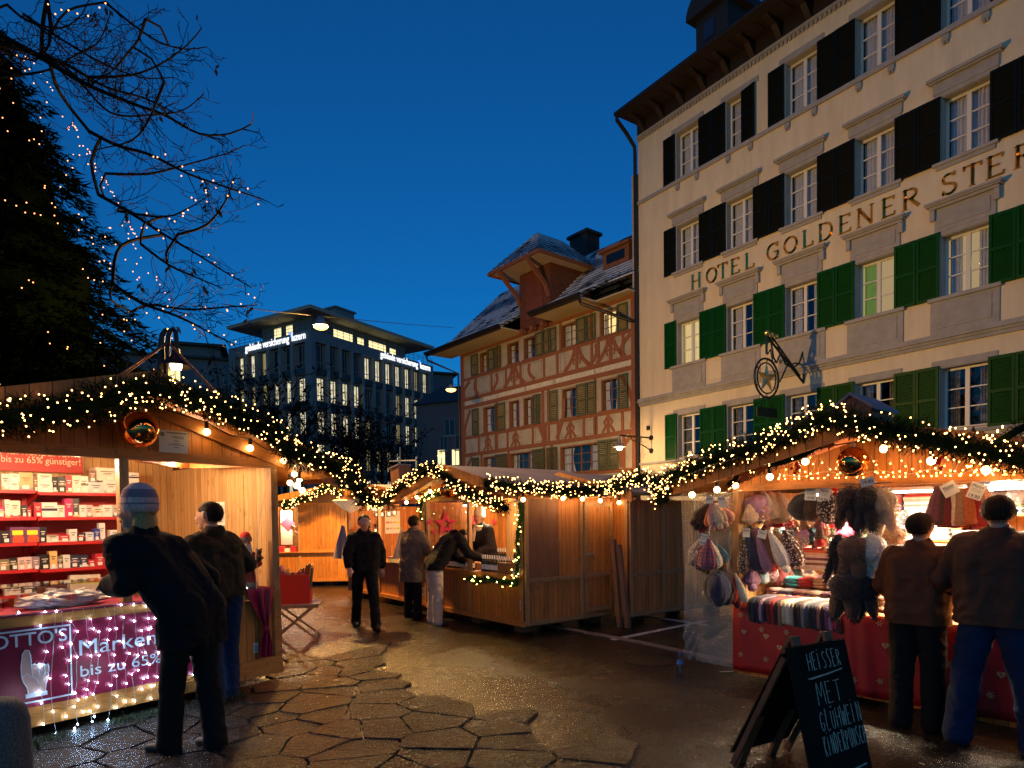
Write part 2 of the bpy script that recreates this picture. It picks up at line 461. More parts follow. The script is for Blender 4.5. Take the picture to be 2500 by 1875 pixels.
X0, X1, ZT = 0.0, 14.5, 14.62
OL = [1.70 + 1.955 * k for k in range(6)]; OW = .96
ROWS = [(3.5, 4.92), (6.52, 7.9), (9.55, 11.0), (12.5, 13.98)]
def cells(mb, xs, zs, holes, y):
    xs = sorted(set(xs)); zs = sorted(set(zs))
    for xa, xb in zip(xs, xs[1:]):
        for za, zb in zip(zs, zs[1:]):
            if any(h[0] < (xa + xb) / 2 < h[1] and h[2] < (za + zb) / 2 < h[3] for h in holes): continue
            mb.add([(xa, y, za), (xb, y, za), (xb, y, zb), (xa, y, zb)], [(0, 1, 2, 3)])
holes = [(x, x + OW, a, b) for x in OL for a, b in ROWS]
w = MB(); xs = [X0, X1] + [v for h in holes for v in h[:2]]; zs = [0, ZT] + [v for h in holes for v in h[2:]]
cells(w, xs, zs, holes, 0.0)
w.box(X0, X0 + .25, .002, 11, 0, ZT + .6)      # gable wall
w.box(X0, X1, 10.7, 11, 0, ZT)
w.build('wall', STUC, hotel)
# reveals and stone surrounds
for r, (a, b) in enumerate(ROWS):
    st = MB(); h_ = b - a
    st.box(0, .015, .001, .34, 0, h_); st.box(OW - .015, OW, .001, .34, 0, h_); st.box(.015, OW - .015, .001, .34, h_ - .015, h_); st.box(.015, OW - .015, .001, .34, 0, .03)
    me = st.mesh('window_reveal', STONE)
    for x in OL: ob('window_reveal', me, hotel, (x, 0, a))
# window sash
fr = MB(); h = 1.42; wd = OW - .03
def sash(mb, wd, h, t=.05, d=.05, rows=3):
    for x in (0, wd - t): mb.box(x, x + t, 0, d, 0, h)
    mb.box(t, wd - t, 0, d, 0, t); mb.box(t, wd - t, 0, d, h - t, h)
    mb.box(wd / 2 - .045, wd / 2 + .045, -.012, d, t, h - t)
    for k in range(1, rows):
        z = t + (h - 2 * t) * k / rows
        mb.box(t, wd / 2 - .045, .008, d - .008, z - .014, z + .014); mb.box(wd / 2 + .045, wd - t, .008, d - .008, z - .014, z + .014)
sash(fr, wd, h); FRM = fr.mesh('window', WHITE)
pn = MB(); pn.box(.05, wd / 2 - .045, .022, .028, .05, h - .05); pn.box(wd / 2 + .045, wd - .05, .022, .028, .05, h - .05); PNM = pn.mesh('pane', PANE)
def curtain(x0, x1, m, hh=h, waves=9, amp=.018, y=.13):
    c = MB(); c.sheet(lambda u, v: (x0 + (x1 - x0) * u, y + amp * math.sin(u * waves * 6.283 + .6 * math.sin(v * 3)), .03 + (hh - .05) * v), max(10, waves * 6), 3, (0, .004, 0)); return c.mesh('curtain', m)
CUa = curtain(.05, wd - .05, CURT, waves=10); CUl = curtain(.05, .27, PATCURT, waves=4); CUr = curtain(wd - .27, wd - .05, PATCURT, waves=4)
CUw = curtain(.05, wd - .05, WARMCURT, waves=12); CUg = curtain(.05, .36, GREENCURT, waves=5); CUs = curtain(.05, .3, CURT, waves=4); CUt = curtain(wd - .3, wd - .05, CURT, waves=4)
rm = MB(); rm.box(-.2, wd + .2, .9, .95, -.2, h + .2); rm.box(-.22, -.2, .12, .95, -.2, h + .2); rm.box(wd + .2, wd + .22, .12, .95, -.2, h + .2); rm.box(-.2, wd + .2, .12, .95, h + .2, h + .22); rm.box(-.2, wd + .2, .12, .95, -.22, -.2)
RMd = rm.mesh('room', DARKROOM); RMl = rm.mesh('room', LITROOM)
# lamp seen behind glass in the dining room and in one lit room
ls = MB(); ls.lathe([(.05, .22), (.13, 0)], (0, 0, 0), 12); ls.lathe([(.012, -.3), (.012, .02)], (0, 0, 0), 6)
LSH = ls.mesh('table_lamp', glow('lit_lamp_shade', (1, .8, .4), 1.5)); LSD = ls.mesh('table_lamp', mat('grey_lamp_shade', (.35, .35, .36), .6))
lit = {(1, 0): 'w', (1, 3): 'g', (1, 4): 'l', (1, 5): 'l'}
for r, (a, b) in enumerate(ROWS):
    for k, x in enumerate(OL):
        o = ob('window', FRM, hotel, (x + .015, .2, a + .03))
        o.scale = (1, 1, (b - a - .045) / h)
        ob('pane', PNM, o)
        mode = lit.get((r, k))
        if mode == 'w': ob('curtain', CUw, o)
        elif mode == 'g': ob('curtain', CUg, o)
        elif mode == 'l': ob('curtain', CUs, o); ob('curtain', CUt, o)
        elif r >= 2: ob('curtain', CUa, o)
        elif r == 1: ob('curtain', CUs, o); ob('curtain', CUt, o)
        else: ob('curtain', CUl, o); ob('curtain', CUr, o)
        ob('room', RMl if mode else RMd, o)
        if mode == 'l': ob('table_lamp', LSH, o, (.62, .5, .75))
        if r == 0 and k < 6: ob('table_lamp', LSD, o, (.66, .45, .45)); ob('table_lamp', LSD, o, (.45, .6, .42))
# shutters
sw, sh = .485, 1.5
def shutter(m):
    s = MB(); t = .055
    for x in (0, sw - t): s.box(x, x + t, 0, .035, 0, sh)
    for z in (0, sh / 2 - .03, sh - .07): s.box(t, sw - t, 0, .035, z, z + .07)
    for z0, z1 in ((.07, sh / 2 - .03), (sh / 2 + .04, sh - .07)):
        n = int((z1 - z0) / .04)
        for i in range(n):
            z = z0 + (z1 - z0) * (i + .5) / n
            s.bar((t, .018, z), (sw - t, .018, z), .034, .007, (0, -.65, 1))
    s.box(sw * .45, sw * .55, -.012, 0, sh * .47, sh * .49); s.box(t, sw - t, .026, .033, .07, sh - .07)
    return s.mesh('shutter', m)
SHG, SHD = shutter(GREEN), shutter(DGREEN)
for r, (a, b) in enumerate(ROWS):
    for k, x in enumerate(OL):
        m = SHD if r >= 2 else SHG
        if r == 3 and k == 1:
            ob('shutter', m, hotel, (x - sw - .005, -.07, a - .03)); o = ob('shutter', m, hotel, (x + OW - .4, -.05, a - .03)); o.rotation_euler = (0, 0, R(-8)); continue
        o = ob('shutter', m, hotel, (x - sw - .006, -.075, a - .03)); o.rotation_euler = (0, 0, R(rs.uniform(-1.5, 1.5)))
        o = ob('shutter', m, hotel, (x + OW + .006, -.075, a - .03)); o.rotation_euler = (0, 0, R(rs.uniform(-1.5, 1.5)))
# stone hoods, sills, aprons, bands
hood = MB(); hood.box(-.14, OW + .14, -.03, -.001, 0, .1); hood.box(-.16, OW + .16, -.05, -.001, .1, .34); hood.box(-.22, OW + .22, -.12, -.001, .34, .38); hood.box(-.26, OW + .26, -.17, -.001, .38, .45); HD2 = hood.mesh('window_hood', STONE)
hood = MB(); hood.box(-.14, OW + .14, -.03, -.001, 0, .1); hood.box(-.12, OW + .12, -.04, -.001, .1, .62); hood.box(-.02, OW + .02, -.055, -.041, .2, .52)
hood.box(-.2, -.1, -.1, -.041, .38, .62); hood.box(OW + .1, OW + .2, -.1, -.041, .38, .62)
hood.box(-.2, OW + .2, -.12, -.001, .62, .68); hood.box(-.25, OW + .25, -.17, -.001, .68, .72); hood.box(-.28, OW + .28, -.2, -.001, .72, .77); HD1 = hood.mesh('window_hood', STONE)
apron = MB(); apron.box(-.2, OW + .2, -.03, -.001, -.84, -.08); apron.box(-.06, OW + .06, -.045, -.031, -.7, -.18); apron.box(-.24, OW + .24, -.09, -.001, -.08, 0); APR = apron.mesh('window_apron', STONE)
sill = MB(); sill.box(-.16, OW + .16, -.08, -.001, -.07, 0); sill.box(-.1, OW + .1, -.04, -.001, -.16, -.07); SIL = sill.mesh('window_sill', STONE)
lint = MB(); lint.box(-.17, OW + .17, -.025, -.001, 0, .17); LIN = lint.mesh('window_lintel', STONE)
brk = MB()
x = 0; brk.box(x, x + .14, -.07, -.001, -.3, -.17); brk.box(x + .02, x + .06, -.06, -.001, -.36, -.3); brk.box(x + .08, x + .12, -.06, -.001, -.36, -.3)
BRK = brk.mesh('sill_bracket', STONE)
for x in OL:
    ob('window_lintel', LIN, hotel, (x, 0, ROWS[0][1])); ob('window_hood', HD1, hotel, (x, 0, ROWS[1][1])); ob('window_hood', HD2, hotel, (x, 0, ROWS[2][1])); ob('window_lintel', LIN, hotel, (x, 0, ROWS[3][1]))
    ob('window_apron', APR, hotel, (x, 0, ROWS[1][0])); ob('window_sill', SIL, hotel, (x, 0, ROWS[2][0])); ob('sill_bracket', BRK, hotel, (x + .02, 0, ROWS[3][0])); ob('sill_bracket', BRK, hotel, (x + OW - .16, 0, ROWS[3][0]))
b = MB(); b.box(X0, X1, -.06, -.002, 5.42, 5.5); b.box(X0, X1, -.1, -.002, 5.5, 5.56); b.box(X0, X1, -.15, -.002, 5.56, 5.62); b.box(X0, X1, -.12, -.002, 5.62, 5.68)
b.box(X0, X1, -.06, -.0025, 3.4, 3.47); b.box(X0, X1, -.07, -.0025, 12.36, 12.47)
b.split('string_course', STONE, hotel)
# eave with wooden brackets and dentils
EY = -.95; ez = HT.at(_a(20, 625), EY).z
print('eave z', ez, HT.at(_a(20, 625), EY))
b = MB()
x = X0
while x < X1: b.box(x, x + .07, -.06, -.003, 14.5, 14.6); x += .125
b.box(X0, X1, -.09, -.003, 14.6, 14.68); b.build('dentil_cornice', STONE, hotel)
b = MB(); b.box(X0 - .05, X1, EY, 0, ez + .02, ez + .07)      # soffit boards
b.box(X0, X1, -.05, -.003, 14.68, ez + .02)
x = X0 + .25
while x < X1:
    b.prism([(x, -.051, ez - .42), (x, -.051, ez + .019), (x, -.72, ez + .019), (x, -.7, ez - .05), (x, -.35, ez - .12), (x, -.16, ez - .32)], (.16, 0, 0))
    b.box(x + .3, x + .62, -.7, -.2, ez + .0, ez + .019)
    x += .86
b.build('eave', DWOOD, hotel)
b = MB(); b.tube([(X0 - .1, EY - .02, ez + .09), (X1, EY - .02, ez + .09)], .075, 8); b.build('gutter', PIPE, hotel)
b = MB(); b.tube([(-.03, EY, ez + .05), (-.03, EY, ez - .12), (-.04, -.5, ez - .42), (-.05, -.12, ez - .75), (-.05, -.1, ez - 1.0), (-.05, -.1, 0)], .065, 8); b.build('downpipe', PIPE, hotel)
rz0 = ez + .07
b = MB(); b.prism([(X0 - .1, EY, rz0), (X0 - .1, EY, rz0 + .06), (X0 - .1, 4.8, rz0 + 4.2), (X0 - .1, 11.5, rz0), (X0 - .1, 11.5, rz0 - .06)], (X1 - X0 + .1, 0, 0)); b.build('roof', ROOFT, hotel)
# round topped dormer on the roof
dl = HT.at(_a(435, 290), .9); dr = HT.at(_a(690, 100), .9); dt = HT.at(_a(560, 15), .9)
print('dormer', dl, dr, dt)
dz = dl.z; dw = 1.25; dx = dl.x + .05
b = MB(); b.box(dx, dx + dw, .9, 3.5, dz - .5, dz + 1.0)
arc = [(dx + dw / 2 + (dw / 2 + .22) * math.cos(t), .65, dz + 1.0 + .85 * math.sin(t)) for t in [math.pi * i / 14 for i in range(15)]]
b.prism(arc, (0, 3.2, 0)); b.build('dormer', ROOFT, hotel)
b = MB(); b.box(dx + .35, dx + .75, .86, .9, dz + .15, dz + .7); b.build('dormer_window', mat('blue_glass', (.02, .04, .1), .1), hotel)
b = MB(); b.tube([(dx + 2.9, 3, rz0 + 2), (dx + 2.9, 3, rz0 + 5)], .02, 5); b.build('lightning_rod', PIPE, hotel)

# incised gold lettering: heavy roman capitals drawn as strokes
GOLD = mat('gilded_letter', (.5, .29, .06), .2, 1.0, var=.2, vs=14, bump=.1)
def arc2(cx, cz, rx, rz, a0, a1, n=14): return [(cx + rx * math.cos(R(a0 + (a1 - a0) * i / n)), cz + rz * math.sin(R(a0 + (a1 - a0) * i / n))) for i in range(n + 1)]
T, t = .17, .085
GL = {'H': (.8, [([(.12, 0), (.12, 1)], T), ([(.68, 0), (.68, 1)], T), ([(.12, .52), (.68, .52)], t)]),
 'O': (.95, [(arc2(.475, .5, .38, .44, 0, 360, 28), T * .85)]),
 'T': (.8, [([(.4, 0), (.4, 1)], T), ([(.04, .95), (.76, .95)], t), ([(.06, .78), (.05, .96)], t), ([(.74, .78), (.75, .96)], t)]),
 'E': (.72, [([(.14, 0), (.14, 1)], T), ([(.14, .95), (.64, .95)], t), ([(.14, .52), (.52, .52)], t), ([(.14, .05), (.68, .05)], t), ([(.68, .2), (.66, .02)], t), ([(.62, .8), (.64, .97)], t)]),
 'L': (.7, [([(.14, 0), (.14, 1)], T), ([(.14, .05), (.64, .05)], t), ([(.66, .24), (.63, .02)], t)]),
 'G': (.95, [(arc2(.5, .5, .4, .45, 48, 312, 22), T * .85), ([(.77, .02), (.77, .45)], T), ([(.55, .45), (.85, .45)], t), ([(.76, .72), (.78, .98)], t)]),
 'D': (.9, [([(.14, 0), (.14, 1)], T), ([(.14, .95), (.4, .95)], t), ([(.14, .05), (.4, .05)], t), (arc2(.4, .5, .4, .45, -90, 90, 16), T * .8)]),
 'N': (.9, [([(.12, 0), (.12, 1)], t), ([(.1, .98), (.78, .02)], T), ([(.78, 0), (.78, 1)], t)]),
 'R': (.85, [([(.14, 0), (.14, 1)], T), ([(.14, .95), (.4, .95)], t), ([(.14, .5), (.4, .5)], t), (arc2(.4, .725, .27, .225, -90, 90, 12), T * .8), ([(.38, .5), (.8, .02)], T)]),
 'S': (.75, [(arc2(.38, .73, .26, .22, 40, 225, 14) + arc2(.38, .27, .28, .23, 75, -140, 16), T * .8), ([(.58, .8), (.6, .98)], t), ([(.12, .02), (.13, .22)], t)])}
SERIF = {'H': [(.12, 0), (.12, 1), (.68, 0), (.68, 1)], 'T': [(.4, 0)], 'E': [(.14, 0), (.14, 1)], 'L': [(.14, 0), (.14, 1)], 'D': [(.14, 0), (.14, 1)], 'N': [(.12, 0), (.12, 1), (.78, 1)], 'R': [(.14, 0), (.14, 1)]}
def stroke(mb, pts, w, hgt, y, d, closed=False):
    """flat ribbon with a ridge along its middle (a cut letter stroke)"""
    P = [Vector((x * hgt, 0, z * hgt)) for x, z in pts]; n = len(P); hw = w * hgt / 2
    L = []
    for i in range(n):
        dd = (P[min(i + 1, n - 1)] - P[max(i - 1, 0)]).normalized(); s = Vector((-dd.z, 0, dd.x)) * hw
        L.append((P[i] - s, P[i] + s, P[i]))
    vs = []
    for a, c, m in L: vs += [a + Vector((0, y, 0)), m + Vector((0, y - d, 0)), c + Vector((0, y, 0))]
    fs = []
    for i in range(n - 1): fs += [(3 * i, 3 * i + 3, 3 * i + 4, 3 * i + 1), (3 * i + 1, 3 * i + 4, 3 * i + 5, 3 * i + 2)]
    fs += [(0, 1, 2), (3 * n - 1, 3 * n - 2, 3 * n - 3)]
    mb.add(vs, fs)
LH = .48; mcache = {}
xpix = list(zip('HOTELGOLDENERSTERN', [420, 498, 563, 632, 710, 825, 917, 1020, 1105, 1215, 1315, 1447, 1560, 1768, 1888, 2015, 2165, 0]))
lastx = 0; msh = {}
for ch, X in xpix:
    if ch == 'N' and X == 0: gx = lastx + .62
    else: gx = HT.at(_a(X, 1570 + (X - 420) * (1045 - 1570) / 1360), 0).x
    lastx = gx
    if ch not in msh:
        b = MB()
        for pts, wt in GL[ch][1]: stroke(b, pts, wt, LH, -.004, .06)
        for x, z in SERIF.get(ch, []): stroke(b, [(x - .13, z + (.025 if z == 0 else -.025)), (x + .13, z + (.025 if z == 0 else -.025))], .05, LH, -.004, .02)
        msh[ch] = b.mesh('letter', GOLD)
    ob('letter', msh[ch], hotel, (gx - .03, 0, 8.78))

# ================================================================== half-timbered house
HO = Fr(pd(1562, 900, 23), -51.3)
q3 = Z(1000, 550, .3919)
house = fthing(HO, 'half_timbered_house', 'old half timbered house with rust red beams, olive shutters and snow dusted roof', 'building')
PLAS = mat('aged_plaster', (.42, .375, .3), .85, var=.22, vs=2.2, bump=.2, bs=40)
TIMB = mat('rust_red_timber', (.27, .095, .042), .75, var=.25, vs=6, bump=.3, bs=30, vscale=(3, 3, 1))
TWOOD = mat('brown_window_wood', (.24, .1, .04), .6, var=.25, vs=8)
OLIVE = mat('olive_shutter_paint', (.095, .105, .045), .6, var=.2, vs=6)
SOFF = mat('pale_soffit', (.55, .47, .36), .85, var=.12, vs=2)
GREYL = mat('grey_panel_line', (.16, .15, .13), .85, bump=0)
HL, HR, HTOP = -10.95, -.1, 9.5
RW = {0: (3.38, 4.42), 1: (5.52, 6.68), 2: (8.27, 9.18)}
# x0, x1 of window openings (recess shift already taken off), shutters as (x0, x1)
sf = .12
HW = {2: [(-9.45, -8.75), (-7.42, -6.6), (-6.3, -5.5), (-3.98, -3.08), (-1.9, -1.0)], 1: [(-9.25, -8.3), (-7.35, -6.62), (-6.36, -5.66), (-3.98, -3.1), (-1.86, -1.0)], 0: [(-9.3, -8.35), (-7.35, -5.8), (-4.12, -1.98)]}
HS_ = {2: [(-10.05, -9.49), (-8.76, -8.26), (-8.24, -7.76), (-5.46, -5.02), (-5.0, -4.6), (-4.58, -4.2), (-3.06, -2.56), (-2.53, -2.05), (-.97, -.48)],
       1: [(-10.02, -9.49), (-8.27, -7.55), (-5.66, -5.4), (-5.38, -5.2), (-4.64, -4.16), (-3.09, -2.58), (-2.54, -2.05), (-.96, -.48)],
       0: [(-10.08, -9.52), (-8.32, -7.43), (-5.73, -4.96), (-4.83, -4.2), (-1.96, -1.46), (-1.44, -.94)]}
hh = [(a, b, *RW[r]) for r in HW for a, b in HW[r]]
w = MB(); cells(w, [HL, HR] + [v for q in hh for v in q[:2]], [0, HTOP] + [v for q in hh for v in q[2:]], hh, 0.0)
w.box(HL, HL + .2, .002, 8, 0, HTOP); w.box(HR - .2, HR, .002, 8, 0, HTOP + 4); w.build('wall', PLAS, house)
tb = MB()
def H(z, x0, x1, hgt=.13, y=-.035): tb.box(x0, x1, y, -.001, z - hgt / 2, z + hgt / 2)
def V(x, z0, z1, wd=.15, y=-.03): tb.box(x - wd / 2, x + wd / 2, y, -.001, z0, z1)
def B(pts, wd=.16, y=-.022):
    """curved brace"""
    P = [Vector(p) for p in pts]; L = []
    for i, p in enumerate(P):
        d = (P[min(i + 1, len(P) - 1)] - P[max(i - 1, 0)]).normalized(); L.append(Vector((-d.y, d.x)) * wd / 2)
    for i in range(len(P) - 1):
        tb.prism([(P[i].x + L[i].x, y, P[i].y + L[i].y), (P[i].x - L[i].x, y, P[i].y - L[i].y), (P[i + 1].x - L[i + 1].x, y, P[i + 1].y - L[i + 1].y), (P[i + 1].x + L[i + 1].x, y, P[i + 1].y + L[i + 1].y)], (0, -y - .001, 0))
for z in (7.24, 6.86, 4.62, 9.36): H(z, HL, HR, .15, -.05)
for z in (8.17, 5.42, 3.28): H(z, HL, HR, .12)
V(HL + .1, 0, HTOP, .22, -.055); V(HR - .12, 0, HTOP, .24, -.055)
for x in (-8.2, -5.1, -4.75, -2.15): V(x, 4.7, 6.78, .13)
for x in (-9.75, -8.55, -7.5, -6.5, -5.0, -4.2, -2.3, -1.95, -.75): V(x, 7.32, 8.11, .12)
for x in (-8.1, -5.05, -4.0, -2.3): V(x, 8.23, 9.28, .12)
for x in (-9.6, -8.3, -7.45, -5.75, -4.95, -4.2, -2.75, -2.1, -.8): V(x, 4.7, 5.36, .12)
for x in (-9.4, -7.4, -5.05, -4.6, -.75): V(x, 0, 4.54, .13)
def curl(x0, z0, x1, z1, bow=.25):      # S shaped brace
    n = 7; B([(x0 + (x1 - x0) * (i / n) + bow * math.sin(i / n * math.pi) * (1 if x1 > x0 else -1) * .5, z0 + (z1 - z0) * i / n) for i in range(n + 1)])
for xc in (-6.95, -3.1, -1.35):
    curl(xc - .7, 7.32, xc - .12, 8.1); curl(xc + .7, 7.32, xc + .12, 8.1); V(xc, 7.32, 8.11, .14)
    for sx in (-1, 1): B([(xc + sx * .05, 7.72), (xc + sx * .2, 7.66), (xc + sx * .16, 7.5)], .08)
for xc in (-8.9, -6.9, -3.5, -1.5):
    V(xc, 4.7, 5.36, .13)
    for sx in (-1, 1): B([(xc + sx * .06, 5.25), (xc + sx * .2, 5.1), (xc + sx * .12, 4.95), (xc + sx * .3, 4.72)], .1)
for z0, z1 in ((7.35, 8.05), (4.75, 6.7)):
    curl(HL + .25, z0, HL + .7, z1, -.5); curl(HR - .28, z0, HR - .75, z1, -.5) if z0 < 5 else curl(HR - .3, z1, HR - .7, z0, .4)
for x in (-5.0, -4.3): curl(x, 4.75, x - .45 if x < -4.6 else x + .45, 6.3, .3)
for x0, x1 in ((-9.6, -9.75), (-8.5, -8.2), (-5.6, -5.9), (-2.4, -2.1)): curl(x0, 7.35, x1, 8.05, .4)
curl(HL + .3, 3.4, HL + .8, 4.5, -.4); curl(HR - .3, 4.5, HR - .75, 3.4, .5)
tb.build('timber_frame', TIMB, house)
b = MB()
for z in (7.05,):
    for x0, x1 in ((-10.6, -9.3), (-9.2, -8.2), (-8.1, -6.3), (-6.1, -4.5), (-4.3, -2.2), (-2.1, -.4)): b.box(x0, x1, -.012, -.001, z - .09, z + .09)
b.split('white_fillet', mat('fillet_white', (.62, .58, .5), .85), house)
b = MB()
def rect(x0, x1, z0, z1, t=.018):
    for q in ((x0, x1, z0, z0 + t), (x0, x1, z1 - t, z1), (x0, x0 + t, z0 + t, z1 - t), (x1 - t, x1, z0 + t, z1 - t)): b.box(q[0], q[1], -.004, -.001, q[2], q[3])
for x0, x1 in ((-9.65, -8.65), (-8.45, -7.6), (-6.4, -5.1), (-4.1, -3.7), (-2.2, -2.05)): rect(x0 + .06, x1 - .06, 7.38, 8.06)
for x0, x1 in ((-9.55, -8.4), (-5.65, -5.05), (-4.1, -2.85), (-2.65, -2.2)): rect(x0 + .05, x1 - .05, 4.76, 5.3)
for x0, x1 in ((HL + .3, -10.1), (-5.0, -4.85)): rect(x0, x1, 5.5, 6.7)
b.split('panel_line', GREYL, house)
# windows
OLV = {}
HLIT = glow('lit_house_room', (1.0, .68, .24), 1.1)
for r in HW:
    for i, (x0, x1) in enumerate(HW[r]):
        a, c = RW[r]; wd2 = x1 - x0; h2 = c - a; b = MB()
        t = .06
        for x in (0, wd2 - t): b.box(x, x + t, -.14, .06, 0, h2)
        b.box(t, wd2 - t, -.14, .06, h2 - t, h2); b.box(-.06, wd2 + .06, -.2, .06, -.07, 0)
        n = 2 if wd2 < 1.2 else 4
        for k in range(1, n): x = wd2 * k / n; b.box(x - .022, x + .022, -.012, .03, 0, h2 - t)
        for k in range(1, 3): z = h2 * k / 3; b.box(t, wd2 - t, -.004, .022, z - .01, z + .01)
        o = b.build('window', TWOOD, house, loc=(x0, .14, a))
        b = MB(); b.box(t, wd2 - t, .005, .01, .01, h2 - t); b.build('pane', PANE, o)
        b = MB()
        for s0, s1, sg in ((.06, .06 + wd2 * .3, 1), (wd2 * .7 - .06, wd2 - .06, -1)):
            b.sheet(lambda u, v: (s0 + (s1 - s0) * u + (.12 * wd2 * math.sin(v * 2.6) * (1 - u if sg < 0 else -u)) * .6, .07 + .015 * math.sin(u * 19), .02 + (h2 - .1) * v), 14, 6, (0, .004, 0))
        b.build('curtain', CURT, o)
        lit_ = (r == 2 and i in (4,)); b = MB(); b.box(-.1, wd2 + .1, .5, .52, -.1, h2 + .1); b.box(-.12, -.1, .08, .52, -.1, h2 + .1); b.box(wd2 + .1, wd2 + .12, .08, .52, -.1, h2 + .1)
        b.build('room', HLIT if lit_ else (glow('dim_house_room', (1, .6, .2), .25) if (r, i) == (2, 3) else DARKROOM), o)
        if lit_:
            b = MB(); b.ball((wd2 * .72, .3, .22), .09); b.build('globe_lamp', glow('globe_lamp', (1, .8, .4), 6), o)
for r in HS_:
    for x0, x1 in HS_[r]:
        a, c = RW[r]; b = MB(); wd2 = x1 - x0 - .015; h2 = c - a + .06; t = .05
        for x in (0, wd2 - t): b.box(x, x + t, 0, .03, 0, h2)
        for z in (0, h2 / 2 - .03, h2 - .06): b.box(t, wd2 - t, 0, .03, z, z + .06)
        n = 14
        for k in range(n):
            z = .06 + (h2 - .12) * (k + .5) / n; b.bar((t, .014, z), (wd2 - t, .014, z), .06, .008, (0, -.6, 1))
        b.build('shutter', OLIVE, house, loc=(x0, -.1, a - .04), rz=R(rs.uniform(-3, 3)))
# roof: tiles with snow caught in the courses
def tiles(name):
    m = bpy.data.materials.new(name); N = NT(m); tc = N.n('ShaderNodeTexCoord').outputs['Object']
    sp = N.n('ShaderNodeSeparateXYZ', None, Vector=tc)
    row = N.math('DIVIDE', sp.outputs[2], .17)
    cell = N.math('FLOOR', row); frv = N.math('FRACT', row)
    xo = N.math('ADD', N.math('DIVIDE', sp.outputs[0], .2), N.math('MULTIPLY', cell, .5)); fx = N.math('FRACT', xo)
    nz = N.noise(tc, 1.1, 4); nf = N.noise(tc, 9, 3)
    rag = N.math('ADD', frv, N.math('MULTIPLY', N.math('SUBTRACT', nf, .5), .7))
    snow = N.math('MULTIPLY', N.ramp(rag, [(.32, 0.0), (.42, 1.0)]), N.ramp(nz, [(.36, 0.0), (.5, 1.0)]))
    base = N.mix(snow, (.022, .02, .02), (.62, .66, .72))
    gap = N.ramp(fx, [(.03, 1.0), (.08, 0.0)])
    base = N.mix(N.math('MULTIPLY', gap, .7), base, (.01, .01, .01))
    N.set(N.b.inputs['Base Color'], base); N.b.inputs['Roughness'].default_value = .75
    N.bump(N.math('ADD', N.math('MULTIPLY', frv, -.8), N.math('MULTIPLY', gap, -.3)), .8, .05)
    return m
TILE = tiles('snowy_roof_tiles')
EYH = -1.35; e0 = HO.at(q3(140, 775), EYH); e1 = HO.at(q3(1225, 375), EYH)
rt = HO.at(q3(1395, 55), 3.2); print('house eave', e0, e1, 'ridge', rt)
ezh = (e0.z + e1.z) / 2; rzh = rt.z; RY = 3.2
xl = -11.9
def roofplane(b, x0, x1, ya, za, yb, zb, n=14, th=.1):
    """stepped tile courses"""
    for i in range(n):
        y0, y1 = ya + (yb - ya) * i / n, ya + (yb - ya) * (i + 1) / n; z0, z1 = za + (zb - za) * i / n, za + (zb - za) * (i + 1) / n
        b.prism([(x0, y0, z0 - th), (x0, y1 + .02, z1 - th), (x0, y1 + .02, z1), (x0, y0, z0 + .03)], (x1 - x0, 0, 0))
DX0, DX1 = -6.2, -4.3
b = MB(); roofplane(b, xl, DX0, EYH, ezh, 0, ezh + .75, 6); roofplane(b, DX1, -1.6, EYH, ezh, 0, ezh + .75, 6)
roofplane(b, xl, 0, 0.0, ezh + .75, RY, rzh, 16); b.prism([(xl, RY, rzh), (xl, 8, ezh), (xl, 8, ezh - .1), (xl, RY, rzh - .1)], (-xl, 0, 0))
b.build('roof', TILE, house)
b = MB(); b.prism([(HL, .001, HTOP), (HL, 7.9, HTOP), (HL, RY, rzh - .15)], (.2, 0, 0)); b.build('gable', TIMB, house)
b = MB(); b.box(xl + .1, DX0, EYH + .06, -.001, HTOP - .1, HTOP - .06); b.box(DX1, -1.6, EYH + .06, -.001, HTOP - .1, HTOP - .06); b.box(-1.6, -.05, -.5, -.001, HTOP - .1, HTOP - .06); b.split('soffit', SOFF, house)
b = MB(); b.box(xl, DX0, EYH - .02, EYH + .06, HTOP - .16, ezh); b.box(DX1, -1.6, EYH - .02, EYH + .06, HTOP - .16, ezh); b.split('fascia', DWOOD, house)
b = MB(); b.tube([(xl - .05, EYH - .08, ezh - .02), (DX0, EYH - .08, ezh - .02)], .07, 8); b.tube([(DX1, EYH - .08, ezh - .02), (-1.5, EYH - .08, ezh - .02)], .07, 8); b.split('gutter', PIPE, house)
b = MB(); b.tube([(xl + .05, EYH - .08, ezh - .05), (xl + .1, EYH, ezh - .35), (HL - .12, -.1, HTOP - .95), (HL - .12, -.05, 0)], .05, 8); b.tube([(-1.6, EYH - .05, ezh - .05), (-1.5, EYH, ezh - .35), (-.25, -.12, ezh - 1.05), (-.02, -.1, ezh - 1.1)], .06, 8); b.split('downpipe', PIPE, house)
